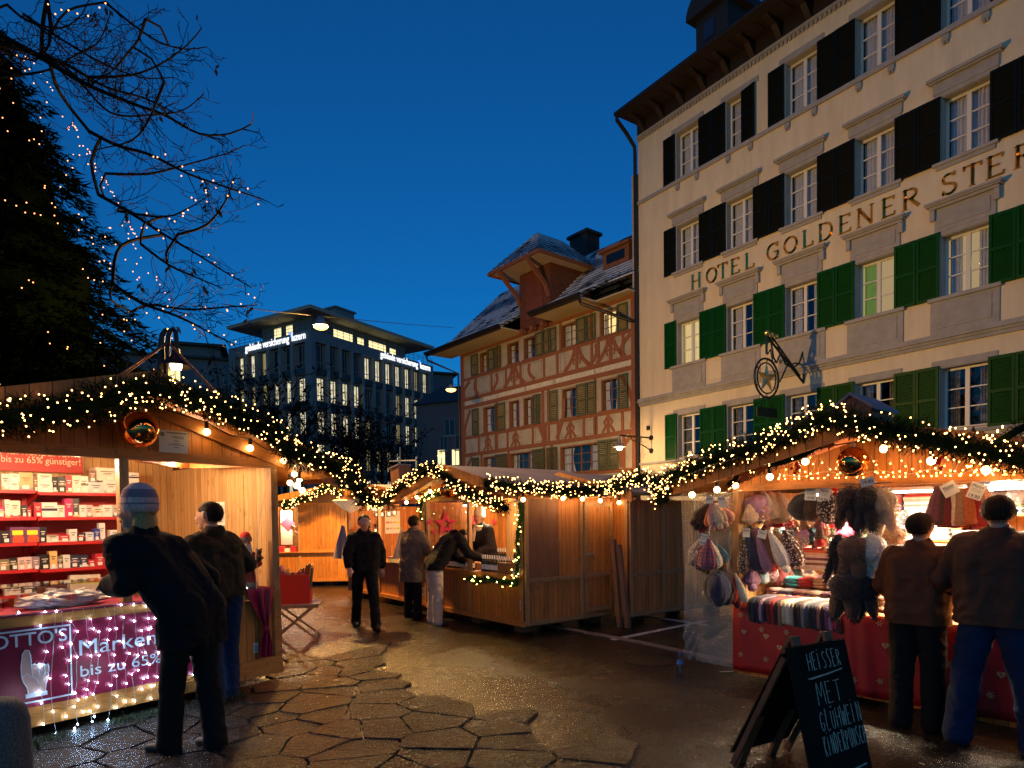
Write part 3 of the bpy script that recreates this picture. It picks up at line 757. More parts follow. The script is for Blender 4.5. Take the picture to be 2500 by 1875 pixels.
# hoist dormer with a hipped roof
dtop = HTOP + 2.32
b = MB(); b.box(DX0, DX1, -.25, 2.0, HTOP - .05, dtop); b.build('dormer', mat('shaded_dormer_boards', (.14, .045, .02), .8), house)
b = MB(); b.box(DX0 + .45, DX1 - .45, -.29, -.251, HTOP + .25, dtop - .25); b.box((DX0 + DX1) / 2 - .02, (DX0 + DX1) / 2 + .02, -.3, -.291, HTOP + .25, dtop - .25); b.build('loading_door', mat('red_door_boards', (.2, .05, .018), .7, var=.3, vs=5), house)
dn = HO.at(q3(485, 280), -1.5); df = HO.at(q3(800, 160), -1.5); da = HO.at(q3(765, 38), .2)
print('dormer roof', dn, df, da)
cx = (DX0 + DX1) / 2; zt = dtop - .05; ap = 13.2; A0, A1, B0, B1 = -6.92, -3.68, -1.4, 1.9
def hip(b, base, top, n=9):
    """four stepped slopes up to a short ridge"""
    for i in range(n):
        f0, f1 = i / n, (i + 1) / n
        lo = [tuple(a + (c - a) * f0 for a, c in zip(p, q)) for p, q in zip(base, top)]; hi = [tuple(a + (c - a) * f1 for a, c in zip(p, q)) for p, q in zip(base, top)]
        for k in range(4):
            k2 = (k + 1) % 4; u = .03
            b.add([lo[k], lo[k2], hi[k2], hi[k], (lo[k][0], lo[k][1], lo[k][2] + u), (lo[k2][0], lo[k2][1], lo[k2][2] + u)], [(4, 5, 2, 3), (0, 1, 5, 4)])
b = MB(); base = [(A0, B0, zt), (A1, B0, zt), (A1, B1, zt), (A0, B1, zt)]; top = [(cx - .05, -.1, ap), (cx + .05, -.1, ap), (cx + .05, 1.3, ap), (cx - .05, 1.3, ap)]
hip(b, base, top); b.build('dormer_roof', TILE, house)
b = MB(); b.box(A0 + .08, A1 - .08, B0 + .08, B1 - .1, zt - .06, zt - .01); b.build('dormer_soffit', SOFF, house)
b = MB(); b.box(A0, A1, B0, B0 + .08, zt - .12, zt - .001); b.box(A0, A0 + .08, B0 + .081, B1, zt - .12, zt - .001); b.box(A1 - .08, A1, B0 + .081, B1, zt - .12, zt - .001)
for x in (DX0 + .06, DX1 - .06):
    B2 = [(x, -.26, HTOP + .9), (x, -.5, HTOP + 1.35), (x, -1.0, HTOP + 1.75), (x, -1.45, zt - .1)]
    for p, q in zip(B2, B2[1:]): b.bar(p, q, .12, .14)
    V
b.build('dormer_bracket', TIMB, house)
b = MB()
for x in (DX0 + .3, cx, DX1 - .3): b.box(x - .08, x + .08, -.5, -.251, HTOP - .28, HTOP - .1)
b.split('beam_end', TIMB, house)
ch = HO.at(q3(1070, 150), 3.4); b = MB(); b.box(ch.x - .55, ch.x + .55, 3.2, 4.0, ch.z - 2, ch.z + .55); b.box(ch.x - .65, ch.x + .65, 3.1, 4.1, ch.z + .55, ch.z + .68); b.build('chimney', ROOFT, house)
dw0 = HO.at(q3(1205, 280), .8); dw1 = HO.at(q3(1365, 110), .8); print('attic dormer', dw0, dw1)
b = MB(); b.box(dw0.x, dw1.x, .8, 2.6, dw0.z, dw1.z); b.box(dw0.x - .12, dw1.x + .12, .65, 2.6, dw1.z, dw1.z + .1); b.build('attic_dormer', TWOOD, house)
b = MB(); b.box(dw0.x + .2, dw1.x - .2, .77, .8, dw0.z + .15, dw1.z - .12); b.build('attic_window', mat('black_glass', (.008, .01, .015), .08), house)

# ================================================================== insurance office block
OF = Fr(pd(761, 900, 68), 58.2)
office = fthing(OF, 'office_building', 'grey concrete office block with lit windows and white illuminated lettering', 'building')
CONC = mat('grey_concrete', (.15, .17, .2), .85, var=.12, vs=.8, bump=.1)
CONL = mat('pale_pilaster', (.2, .215, .235), .85, var=.1, vs=.8)
SPAN = mat('dark_spandrel', (.03, .036, .05), .5, var=.2)
FRAMEO = mat('grey_window_frame', (.2, .21, .22), .5, bump=0)
OLIT = bpy.data.materials.new('lit_office_room'); N = NT(OLIT); tc = N.n('ShaderNodeTexCoord').outputs['Object']
f = N.noise(N.n('ShaderNodeMapping', None, Vector=tc, Scale=(2.5, 2.5, .8)).outputs[0], 1.7, 3)
N.b.inputs['Base Color'].default_value = (.1, .1, .08, 1); N.set(N.b.inputs['Emission Color'], N.ramp(f, [(.35, (.45, .36, .16)), (.55, (1, .86, .52)), (.7, (1, .95, .72))])); N.b.inputs['Emission Strength'].default_value = .62
OLIT.cycles.emission_sampling = 'NONE'
ODIM = glow('dim_office_room', (.8, .62, .25), .22); ODARK = mat('dark_office_room', (.015, .018, .025), .2, var=.3, bump=0)
LX, LY = 20.0, 13.65
b = MB(); b.box(0, LX, .0, LY, 20.1, 21.2); b.box(.5, LX - .3, .5, LY - .3, 0, 20.1); b.box(0, .55, 0, .95, 0, 20.1); b.box(LX - .65, LX, 0, .8, 0, 20.1); b.box(0, .8, LY - 1.0, LY, 0, 20.1); b.build('wall', CONC, office)
PX = [.57 + (LX - .65 - .57) * k / 11 for k in range(12)]
PYL = [.96 + (LY - 1.0 - .96) * k / 6 for k in range(7)]
b = MB()
for x in PX[1:-1]: b.box(x - .13, x + .13, -.12, .5, 0, 20.1)
for y in PYL[1:-1]: b.box(-.12, .5, y - .14, y + .14, 0, 20.1)
b.split('pilaster', CONL, office)
b = MB(); tops = [20.05 - 3.48 * k for k in range(6)]
for tz in tops:
    b.box(.55, LX - .65, .12, .49, tz - 3.2, tz - 2.55); b.box(.12, .49, .95, LY - 1.0, tz - 3.2, tz - 2.55)
b.split('spandrel', SPAN, office)
b = MB(); ww, wh = 1.0, 2.45
for x in (0, ww * .62, ww - .07): b.box(x, x + .07, 0, .08, 0, wh)
b.box(0, ww, 0.001, .08, 0, .07); b.box(0, ww, 0.001, .08, wh - .07, wh); b.box(0, ww, .001, .08, .55, .62); WFM = b.mesh('window', FRAMEO)
b = MB(); b.box(.0, ww, .09, .1, 0, wh); WPL, WPM, WPD = b.mesh('lit_pane', OLIT), b.mesh('lit_pane', ODIM), b.mesh('pane', ODARK)
pat = {'R': ['00001111121', '11110002111', '11112002111', '11122221011', '01211211200', '00120012000'], 'L': ['112000', '222111', '000011', '012012', '021010', '000100']}   # L listed from the far end
for side in 'RL':
    Ps = PX if side == 'R' else PYL
    for r_, tz in enumerate(tops[:6]):
        for k in range(len(Ps) - 1):
            c = (Ps[k] + Ps[k + 1]) / 2; code = pat[side][r_][k if side == 'R' else 5 - k]
            if side == 'R': o = ob('window', WFM, office, (c - ww / 2, .38, tz - 2.5))
            else: o = ob('window', WFM, office, (.38, c + ww / 2, tz - 2.5), R(-90))
            ob('pane', {'0': WPD, '1': WPL, '2': WPM}[code], o)
b = MB(); b.box(1.7, LX - 3.4, 1.7, LY - 3.8, 21.2, 23.3); b.build('penthouse', CONC, office)
b = MB(); b.box(-.35, LX - .2, -.35, LY - .3, 23.3, 23.5); b.box(-.4, LX - .15, -.4, LY - .25, 23.5, 23.62); b.build('roof', mat('pale_roof_slab', (.36, .34, .31), .8), office)
b = MB()
for x in np.arange(1, LX - 1, 1.6): b.lathe([(0, 23.285), (.13, 23.285), (.13, 23.3)], (x, .45, 0), 8)
for y in np.arange(1, LY - 1, 1.6): b.lathe([(0, 23.285), (.13, 23.285), (.13, 23.3)], (.45, y, 0), 8)
b.split('soffit_light', mat('soffit_light', (.08, .07, .06), .6), office)
PEN = glow('lit_penthouse', (1, .84, .4), 1.0)
_o6 = Z(550, 740, .2532)
b = MB(); bf = MB()
for X, Y, X2, Y2 in [(1038, 245, 1225, 365), (1268, 325, 1332, 400), (1378, 355, 1545, 465), (1580, 430, 1640, 495)]:
    p = OF.at(_o6(X, Y), 1.69); q = OF.at(_o6(X2, Y2), 1.69); zz = OF.at(_o6(X2, Y2 - 60), 1.69)
    hgt = p.z - .05
    b.box(p.x, q.x, 1.66, 1.69, 21.75, min(hgt, 23.0)); bf.box(p.x - .05, p.x, 1.6, 1.698, 21.7, 23.05); bf.box(q.x, q.x + .05, 1.6, 1.698, 21.7, 23.05)
for X, X2, Y in [(475, 545, 250), (590, 655, 220)]:
    p = OF.atx(_o6(X, Y), 1.69); q = OF.atx(_o6(X2, Y), 1.69); y0, y1 = sorted((p.y, q.y))
    b.box(1.66, 1.69, y0, y1, 21.75, 22.85); bf.box(1.6, 1.698, y0 - .06, y0, 21.7, 22.9); bf.box(1.6, 1.698, y1, y1 + .06, 21.7, 22.9)
b.split('penthouse_window', PEN, office); bf.split('penthouse_frame', FRAMEO, office)
b = MB()
for z in (21.5, 21.85, 22.1): b.bar((.1, .1, z), (LX - .1, .1, z), .035, .035); b.bar((.1, .14, z), (.1, LY - .1, z), .035, .035)
for x in np.arange(.1, LX, .9): b.bar((x, .1, 21.2), (x, .1, 22.12), .035, .035)
for y in np.arange(.9, LY, .9): b.bar((.1, y, 21.2), (.1, y, 22.12), .035, .035)
b.build('railing', mat('dark_railing', (.03, .03, .035), .5), office)
b = MB(); p = OF.at(_o6(1150, 120), 6); b.box(p.x - 1.4, p.x + 1.6, 6, 8, 23.6, p.z + .6); b.box(p.x - 1.6, p.x + 1.8, 5.8, 8.2, p.z + .6, p.z + .8); b.build('roof_plant_room', CONC, office)
NEON = glow('white_sign_light', (.9, .94, 1.0), 1.0); BLUEN = glow('blue_sign_light', (.05, .2, 1.0), 1.5)
def sign(fr_at, rz, flip):
    pass
# right facade
a0 = OF.at(_o6(1500, 520), -.1); a1 = OF.at(_o6(1860, 620), -.1); a2 = OF.at(_o6(1882, 640), -.1); a3 = OF.at(_o6(1978, 660), -.1); zb = 20.3
print('sign', a0, a1, a3)
def fit(body, x0, x1, z, sz, rz=0, pos=None):
    o = text(body, sz, NEON, office, (0, 0, 0), rz=rz, ext=.03, align='LEFT', bold=0, name='illuminated_lettering')
    wdt = max(v.co.x for v in o.data.vertices); o.scale = ((x1 - x0) / wdt, 1, 1); o.location = pos; return o
fit('gebäude versicherung', a0.x, a1.x, zb, 1.12, pos=(a0.x, -.06, 20.42)); fit('luzern', a2.x, a3.x, zb, 1.12, pos=(a2.x, -.06, 20.42))
b = MB(); xx = a1.x + .05; b.box(xx, xx + .42, -.08, -.03, 21.22, 21.38); b.box(xx + .27, xx + .42, -.08, -.03, 20.85, 21.22); b.build('sign_mark', BLUEN, office)
c0 = OF.atx(_o6(190, 450), -.1); c1 = OF.atx(_o6(610, 360), -.1); c2 = OF.atx(_o6(635, 345), -.1); c3 = OF.atx(_o6(768, 310), -.1)
fit('gebäude versicherung', 0, c0.y - c1.y, 0, 1.12, rz=R(-90), pos=(-.06, c0.y, 20.42)); fit('luzern', 0, c2.y - c3.y, 0, 1.12, rz=R(-90), pos=(-.06, c2.y, 20.42))
b = MB(); yy = c1.y - .02; b.box(-.08, -.03, yy - .42, yy, 21.22, 21.38); b.box(-.08, -.03, yy - .42, yy - .27, 20.85, 21.22); b.build('sign_mark', BLUEN, office)

# ================================================================== other buildings behind
q4 = Z(300, 720, .36166)
BLK = mat('blue_grey_render', (.1, .115, .14), .85, var=.12, vs=.4)
def block(name, label, fr, x0, x1, d, ztop, wins, roofover=.6, m=BLK, slope=0):
    t = fthing(fr, name, label, 'building'); b = MB(); b.box(x0, x1, 0, d, 0, ztop); b.build('wall', m, t)
    b = MB()
    if slope: b.prism([(x0 - .4, -.4, ztop), (x0 - .4, d / 2, ztop + slope), (x0 - .4, d + .4, ztop)], (x1 - x0 + .8, 0, 0))
    else: b.box(x0 - roofover, x1 + roofover, -roofover, d + roofover, ztop, ztop + .3)
    b.build('roof', ROOFT, t)
    b2 = {}
    for wx, wz, ww_, hh_, kind in wins:
        bb = MB(); bb.box(0, ww_, -.06, -.001, 0, hh_); bb.box(ww_ / 2 - .03, ww_ / 2 + .03, -.08, -.061, 0, hh_); bb.box(-.08, ww_ + .08, -.1, -.001, -.12, -.001); o = bb.build('window', FRAMEO, t, loc=(wx, 0, wz))
        bb = MB(); bb.box(.06, ww_ / 2 - .04, -.075, -.062, .06, hh_ - .06); bb.box(ww_ / 2 + .04, ww_ - .06, -.075, -.062, .06, hh_ - .06); bb.build('pane', PEN if kind else ODARK, o)
    return t
B1 = Fr(pd(205 * .36166 + 300, 1000, 85), 20)
p = B1.at(q4(410, 440)); pt = B1.at(q4(500, 355))
print('left block', p, pt)
z1 = B1.at(q4(600, 440)).z
blk = block('apartment_block', 'blue grey flat roofed block half hidden left of the lit office', B1, -9, 40, 14, z1, [(2 + 3.2 * k, z1 - 3.2 - 3.3 * r_, 1.3, 1.6, (k * 7 + r_ * 3) % 11 == 0) for k in range(10) for r_ in range(4)])
b = MB(); p0 = B1.at(q4(375, 440), 3); p1 = B1.at(q4(655, 380), 3); b.box(p0.x, p1.x, 3, 10, z1 + .3, B1.at(q4(450, 345), 3).z); b.build('roof_storey', BLK, blk)
b = MB(); b.box(p0.x - .8, p1.x + .8, 2.2, 10.8, B1.at(q4(450, 345), 3).z, B1.at(q4(450, 345), 3).z + .35); b.build('roof_storey_roof', ROOFT, blk)
B2 = Fr(pd(1062, 1000, 60), -25)
q_ = B2.at((1065, 985)); pr = B2.at((1110, 950)); print('right house', q_, pr)
dark = block('dark_townhouse', 'dark townhouse in the gap with three lit ground windows', B2, -2, 14, 10, q_.z, [(1.0, q_.z - 3, 1.1, 1.5, 0), (3.2, q_.z - 3, 1.1, 1.5, 0)] + [(.2 + 1.5 * k, B2.at((1075 + 14 * k, 1138)).z, .85, 1.5, 1) for k in range(3)] + [(.5 + 1.6 * k, B2.at((1080, 1100)).z, .8, 1.3, 0) for k in range(3)], m=mat('dark_render', (.1, .1, .11), .9), slope=2.5)
b = MB(); b.box(1.2, 2.2, 3, 4, q_.z + .5, q_.z + 3.2); b.build('chimney', BLK, dark)
# ================================================================== stall materials
PINE = wood('pine_boards_front', (.56, .2, .03), 0, .095)
PINEY = wood('pine_boards_side', (.52, .19, .035), 1, .085)
PINEI = wood('pine_boards_inside', (.56, .33, .13), 0, .08, dark=.7)
PINEIY = wood('pine_boards_inside_side', (.56, .33, .13), 1, .08, dark=.7)
BEAM = wood('pine_beam', (.52, .2, .04), 0, 1, groove=False, grain=(2.5, 14, 14))
BEAMY = wood('pine_beam_deep', (.38, .2, .08), 1, 1, groove=False, grain=(14, 2.5, 14))
POST = wood('pine_post', (.45, .24, .095), 2, 1, groove=False)
PLY = wood('dark_plywood', (.24, .1, .04), 0, 1, groove=False, grain=(5, 5, 1), knots=.1)
TARP = mat('grey_roof_tarp', (.22, .2, .24), .55, var=.2, vs=2, bump=.25, bs=9)
RUNDER = wood('roof_underside', (.5, .19, .04), 0, .14, dark=.7)
BLACK = mat('black_plastic', (.012, .012, .013), .45, var=0, bump=0)
STEEL = mat('dull_steel', (.4, .4, .4), .35, .9, var=.1, bump=0)
PAPER = mat('white_paper', (.78, .76, .7), .8, var=.04, bump=0)
INK = mat('black_ink', (.02, .02, .02), .7, var=0, bump=0)
GREYINK = mat('grey_print', (.25, .24, .22), .8, var=0, bump=0)
CABLE = mat('black_cable', (.01, .01, .01), .5, var=0, bump=0)
RED = mat('red_enamel', (.5, .02, .025), .4, var=.1, bump=.03)
BULBM = glow('festoon_bulb', (1.0, .62, .26), 14)
FAIRY = glow('fairy_light_warm', (1.0, .44, .1), 17, True)
FAIRYY = glow('fairy_light_yellow', (1.0, .72, .12), 26, True)
LEDC = glow('led_cool_white', (.5, .72, 1.0), 80, True)
NEED = mat('garland_needles', (.006, .016, .0055), .8, var=.5, vs=30, bump=0, spec=.05)
NEED2 = mat('garland_needles_light', (.022, .06, .02), .8, var=.5, vs=30, bump=0, spec=.05)
COPPER = mat('copper_mirror_ball', (.72, .30, .09), .06, 1.0, var=0, bump=0)

def roof2(fr_thing, xr, zr, xl, zl, xR, zR, y0, y1, mtop, mun, fascia=True, th=.045):
    """two roof slopes with a boarded underside and front fascia"""
    b = MB()
    for (xa, za) in ((xl, zl), (xR, zR)):
        b.m = 0; b.add([(xa, y0, za + th), (xr, y0, zr + th), (xr, y1, zr + th), (xa, y1, za + th)], [(0, 1, 2, 3) if xa < xr else (3, 2, 1, 0)])
        b.m = 1; b.add([(xa, y0, za), (xr, y0, zr), (xr, y1, zr), (xa, y1, za)], [(3, 2, 1, 0) if xa < xr else (0, 1, 2, 3)])
        b.add([(xa, y0, za), (xr, y0, zr), (xr, y0, zr + th), (xa, y0, za + th)], [(0, 1, 2, 3)]); b.add([(xa, y0, za), (xa, y1, za), (xa, y1, za + th), (xa, y0, za + th)], [(0, 1, 2, 3)])
        b.add([(xa, y1, za), (xr, y1, zr), (xr, y1, zr + th), (xa, y1, za + th)], [(0, 1, 2, 3)])
    b.build('roof', [mtop, mun], fr_thing)
    if fascia:
        b = MB()
        for (xa, za) in ((xl, zl), (xR, zR)):
            d = Vector((xr - xa, 0, zr - za)); n = 0
            b.prism([(xa, y0 - .026, za - .09), (xr, y0 - .026, zr - .09), (xr, y0 - .026, zr + th + .01), (xa, y0 - .026, za + th + .01)], (0, .024, 0))
        b.build('bargeboard', RUNDER, fr_thing)
def bulb_parts():
    b = MB(); b.lathe([(0, .075), (.017, .07), (.019, .02), (.016, 0)], (0, 0, 0), 8); SK = b.mesh('socket', BLACK)
    b = MB(); b.ball((0, 0, -.028), .031, nu=10, nv=8); BB = b.mesh('bulb', BULBM); return SK, BB
SOCK, BULB = bulb_parts()
def festoon(name, label, fr, pts, cable=True, watts=5.0, light=True, group='festoon bulb strings', sag=.04, extra=None, sc=1.0):
    """string of round bulbs; pts = local bulb positions (bulb top)"""
    t = fthing(fr, name, label, 'light string', group)
    P = [Vector(p) for p in pts]; cp = []
    if cable:
        for i, p in enumerate(P):
            cp.append(p + Vector((0, 0, .06)))
            if i < len(P) - 1: cp.append((p + P[i + 1]) / 2 + Vector((0, 0, .06 - sag)))
        if extra: cp = [Vector(e) for e in extra[0]] + cp + [Vector(e) for e in extra[1]]
        b = MB(); b.tube(cp, .006, 5); b.build('cable', CABLE, t)
    for p in P:
        k = ob('socket', SOCK, t, p); q = ob('bulb', BULB, t, p); k.scale = q.scale = (sc,) * 3
        if light: lamp('POINT', p + Vector((0, 0, -.03)), watts, WARM2, t, .03, 'bulb_light')
    return t
b = MB(); b.ball((0, 0, 0), 1, nu=4, nv=2); OCT = {}
def octa(m, r):
    k = (m.name, r)
    if k not in OCT: b = MB(); b.ball((0, 0, 0), r, nu=5, nv=4); OCT[k] = b.mesh('fairy_light', m)
    return OCT[k]
def lights(parent, pts, m, r, limit=100, name='fairy_light'):
    for p in pts[:limit]: ob(name, octa(m, r), parent, p)
    if len(pts) > limit:
        b = MB()
        for p in pts[limit:]: b.ball(p, r, nu=5, nv=4)
        tag(b.build(name + 's', m, parent), kind='stuff')
def resample(pts, step):
    P = [Vector(p) for p in pts]; out = [P[0]]
    # Catmull-Rom
    for i in range(len(P) - 1):
        p0, p1, p2, p3 = P[max(i - 1, 0)], P[i], P[i + 1], P[min(i + 2, len(P) - 1)]
        n = max(1, int((p2 - p1).length / step))
        for k in range(1, n + 1):
            t = k / n; out.append(.5 * ((2 * p1) + (p2 - p0) * t + (2 * p0 - 5 * p1 + 4 * p2 - p3) * t * t + (3 * p1 - p0 - 3 * p2 + p3) * t ** 3))
    return out
def garland(name, label, fr, pts, rad, nl, m=NEED, lm=FAIRY, lr=.0053, seed=1, cat='garland', group='fir garlands with fairy lights', dens=1.0, leaves=False, front=(0, -1, 0)):
    t = fthing(fr, name, label, cat, group); rg = random.Random(seed)
    C = resample(pts, .03); b = MB()
    b.tube(C, rad * .34, 7)
    L = sum((C[i + 1] - C[i]).length for i in range(len(C) - 1))
    N = int(L * 2700 * dens * (rad / .13))
    for _ in range(N):
        i = rg.randrange(len(C) - 1); d = (C[i + 1] - C[i]).normalized()
        a = d.orthogonal().normalized(); c = d.cross(a); th = rg.uniform(0, 6.283)
        w = .75 + .5 * mnoise.noise(C[i] * 5 + Vector((seed, 0, 0)))
        rd = a * math.cos(th) + c * math.sin(th)
        r0 = rad * rg.uniform(.1, .95) * w; P = C[i] + rd * r0 + d * rg.uniform(-.02, .02)
        ln = rad * rg.uniform(.35, .62) * (.8 + .4 * w)
        dr = (rd * rg.uniform(.5, 1) + d * rg.uniform(-.9, .9) + Vector((rg.uniform(-.4, .4), rg.uniform(-.4, .4), rg.uniform(-.5, .3)))).normalized()
        s = dr.cross(Vector((rg.uniform(-1, 1), rg.uniform(-1, 1), rg.uniform(-1, 1)))).normalized() * rg.uniform(.0018, .0038) * (rad / .13) ** .5
        b.add([P - s, P + s, P + dr * ln + s * .2], [(0, 1, 2)])
        if _ % 3 == 0:
            P2 = P + dr * ln * .4; dr2 = (dr + Vector((rg.uniform(-.7, .7), rg.uniform(-.7, .7), rg.uniform(-.7, .7)))).normalized()
            b.add([P2 - s, P2 + s, P2 + dr2 * ln * .7], [(0, 1, 2)])
    b.build('foliage', m, t)
    lp = []; F_ = Vector(front)
    while len(lp) < nl:
        i = rg.randrange(len(C) - 1); d = (C[i + 1] - C[i]).normalized(); s = d.cross(F_).normalized()
        th = rg.uniform(-1.45, 1.45); P = C[i] + (F_ * math.cos(th) + s * math.sin(th)) * rad * rg.uniform(.7, 1.05)
        lp.append(P)
    lights(t, lp, lm, lr)
    return t
def ballorn(label, fr, loc, r):
    t = fthing(fr, 'mirror_ball', label, 'bauble', 'copper mirror balls on the gables')
    b = MB(); b.ball(loc, r, nu=32, nv=20); b.build('ball', COPPER, t, True)
    b = MB(); b.lathe([(.0, .03), (r * .16, .028), (r * .16, -.01)], (loc[0], loc[1], loc[2] + r), 12); b.tube([(loc[0], loc[1], loc[2] + r + .02), (loc[0], loc[1] + .02, loc[2] + r + .12)], .004, 4); b.build('cap', STEEL, t)
    return t
g1, g2, g3, g4, g5, g6 = Z(0, 850, .31646), Z(0, 1350, .31646), Z(600, 1050, .31646), Z(1100, 1050, .31646), Z(1600, 950, .40687), Z(1700, 1400, .36166)

# ================================================================== left stall: perfume
ls = fthing(LS, 'perfume_stall', 'wooden perfume stall with red shelves, crimson banner and garlanded gable', 'market stall', 'wooden market stalls')
LX0, LD = -2.95, 2.2
b = MB(); b.box(LX0, 0, .0, LD, .1, .15); b.build('floor', PINE, ls)
b = MB(); b.box(LX0, 0, LD - .04, LD, .15, 2.5); b.build('back_wall', PINEI, ls)
b = MB(); b.box(-.04, 0, .075, LD - .041, .15, 2.26); b.box(LX0, LX0 + .04, .075, LD - .041, .15, 2.26); b.split('side_wall', PINEIY, ls)
b = MB(); b.box(-.047, -.041, .55, 1.35, .95, 2.14); b.build('wall_panel', PINEIY, ls)
for x in (-.075, -1.49, LX0): ob('post', (lambda q: (q.box(0, .075, 0, .074, .15, 2.18), q.mesh('post', POST))[1])(MB()), ls, (x, 0, 0))
b = MB(); b.box(LX0, .0, -.005, .075, 2.181, 2.265); b.build('header_beam', BEAM, ls)
b = MB(); b.bar((-1.3, .08, 2.2), (-.45, .9, 2.23), .06, .06); b.bar((-.05, .08, 2.22), (-.5, .95, 2.23), .06, .06); b.build('ceiling_beam', BEAM, ls)
RX, RZ = -1.36, 2.8
b = MB(); b.prism([(LX0, .03, 2.266), (0, .03, 2.266), (0, .03, 2.3), (RX, .03, RZ - .03), (LX0, .03, 2.3)], (0, .02, 0)); b.build('gable_boards', PINE, ls)
b = MB()
for sx, xe in ((1, .12), (-1, LX0 - .1)): b.prism([(RX, -.012, RZ - .04), (xe, -.012, 2.27), (xe, -.012, 2.16 if sx > 0 else 2.2), (RX, -.012, RZ - .17)], (0, .04, 0))
b.build('gable_rafter', BEAM, ls)
roof2(ls, RX, RZ + .02, LX0 - .55, 2.22, .62, 2.1, -.42, LD + .3, TARP, RUNDER)
b = MB(); b.box(LX0, 0, -.03, -.001, .1, .205); b.build('base_board', BEAM, ls)
b = MB(); b.box(LX0, -.0, .0, .03, .15, .86); b.build('front_boards', PINE, ls)
b = MB(); b.box(LX0, -.001, -.018, -.001, .87, .95); b.box(LX0, -.001, -.018, -.001, .206, .27); b.box(-.08, -.001, -.018, -.001, .271, .869); b.build('front_frame', BEAM, ls)
b = MB(); b.box(LX0, -.076, -.03, .5, .951, .975); b.build('counter_top', mat('crimson_counter_cloth', (.28, .01, .05), .75, var=.2), ls)
# banner across the counter front
BAN = mat('crimson_banner', (.2, .004, .032), .42, var=.08, vs=3, bump=.03, bs=4)
BWH = mat('banner_white_print', (.62, .7, .8), .5, var=0, bump=0)
SKINP = mat('banner_hand_print', (.55, .33, .3), .5, var=0, bump=0)
ban = fthing(LS, 'banner', 'crimson banner with white lettering and a pointing hand on the stall counter', 'banner')
b = MB(); b.sheet(lambda u, v: (LX0 + .01 + (-.58 - LX0) * u, -.026 + .002 * math.sin(u * 40), .255 + .62 * v), 40, 2, (0, .004, 0)); b.build('sheet', BAN, ban)
def lsq(X, Y, y=-.03): return LS.at(g2(X, Y), y)
def placed(body, tl, base_l, base_r, cap, m, parent, frf, y, ext=.001, bold=0):
    """text whose left and right baseline ends and cap height are given in zoom pixels"""
    p, q, c = frf(*base_l, y), frf(*base_r, y), frf(*cap, y)
    me = text_mesh(body, 1.0, ext, 'LEFT', bold, m)
    xs_ = [v.co.x for v in me.vertices]; w_ = max(xs_)
    o = ob('lettering', me, parent, (p.x, y, p.z)); o.rotation_euler = (R(90), 0, 0); capz = (c.z - p.z) / .73
    o.scale = ((q.x - p.x) / w_, capz, 1); return o
placed('Markenparfums', None, (597, 795), (1760, 625), (600, 670), BWH, ban, lsq, -.029)
placed('bis zu 65% günstiger!', None, (612, 958), (1770, 770), (612, 868), BWH, ban, lsq, -.029)
placed("OTTO'S", None, (-75, 755), (520, 680), (-70, 645), BWH, ban, lsq, -.029, bold=.006)
b = MB()
for (X0_, Y0_, X1_, Y1_) in ((-120, 628, 545, 550), (-120, 1218, 575, 1078)):
    p, q = lsq(X0_, Y0_), lsq(X1_, Y1_); zz = (p.z + q.z) / 2; b.box(p.x, q.x, -.031, -.0265, zz - .012, zz)
p = lsq(545, 550); q = lsq(575, 1078); b.box(p.x - .01, p.x, -.031, -.0265, q.z - .012, p.z); b.build('white_frame', BWH, ban)
hand = [(165, 960), (160, 880), (172, 780), (195, 750), (222, 752), (235, 790), (240, 868), (262, 852), (282, 862), (300, 850), (322, 862), (338, 852), (352, 868), (368, 852), (376, 880), (372, 950), (355, 1010), (350, 1070), (215, 1095), (208, 1040), (180, 1000)]
pts_ = [lsq(X, Y) for X, Y in hand]; b = MB(); b.prism([(p.x, -.0275, p.z) for p in pts_], (0, -.0035, 0)); b.build('pointing_hand', SKINP, ban)
b = MB()
for ch_ in ([hand[i] for i in range(len(hand))] + [hand[0]], [(240, 868), (250, 950), (285, 975), (300, 940), (290, 905)], [(300, 850), (305, 940), (330, 960), (345, 920)], [(338, 852), (350, 930), (370, 920)], [(285, 975), (298, 1005)], [(165, 960), (210, 930), (240, 960)]):
    b.tube([Vector((lsq(X, Y).x, -.032, lsq(X, Y).z)) for X, Y in ch_], .0035, 4)
cu = [(197, 1092), (365, 1060), (367, 1092), (200, 1125)]; b.prism([(lsq(X, Y).x, -.0275, lsq(X, Y).z) for X, Y in cu], (0, -.005, 0)); b.build('hand_outline', BWH, ban)
# red cloth knotted over the counter end
RCL = mat('shiny_red_cloth', (.45, .006, .05), .35, var=.25, vs=9, bump=.3, bs=18)
b = MB(); q0, q1, kn, bt = lsq(1895, 290), lsq(2105, 265), lsq(2040, 580), lsq(2030, 800)
def clothp(u, v):
    if v < .55:
        t = v / .55; x0 = q0.x + (kn.x - .02 - q0.x) * t ** 1.3; x1 = q1.x + (kn.x + .025 - q1.x) * t ** 1.6; z = q0.z + .01 + (kn.z - q0.z) * t
    else:
        t = (v - .55) / .45; w = .02 + .035 * math.sin(min(1, t * 1.2) * 2.2); x0 = kn.x - .02 * t - w * .8; x1 = kn.x + .01 + w * .9; z = kn.z + (bt.z - kn.z) * t
    return (x0 + (x1 - x0) * u, -.05 - .025 * math.sin(u * 17 + v * 3) * (.4 + v) - .02 * math.sin(3.1 * u), z)
b.sheet(clothp, 30, 30, (0, .006, 0)); b.ball((kn.x, -.06, kn.z), .03, .03, .04, 10, 8)
rcl = LS
tc_ = fthing(LS, 'knotted_cloth', 'shiny red cloth knotted below the right end of the perfume counter', 'cloth'); b.build('cloth', RCL, tc_, True)
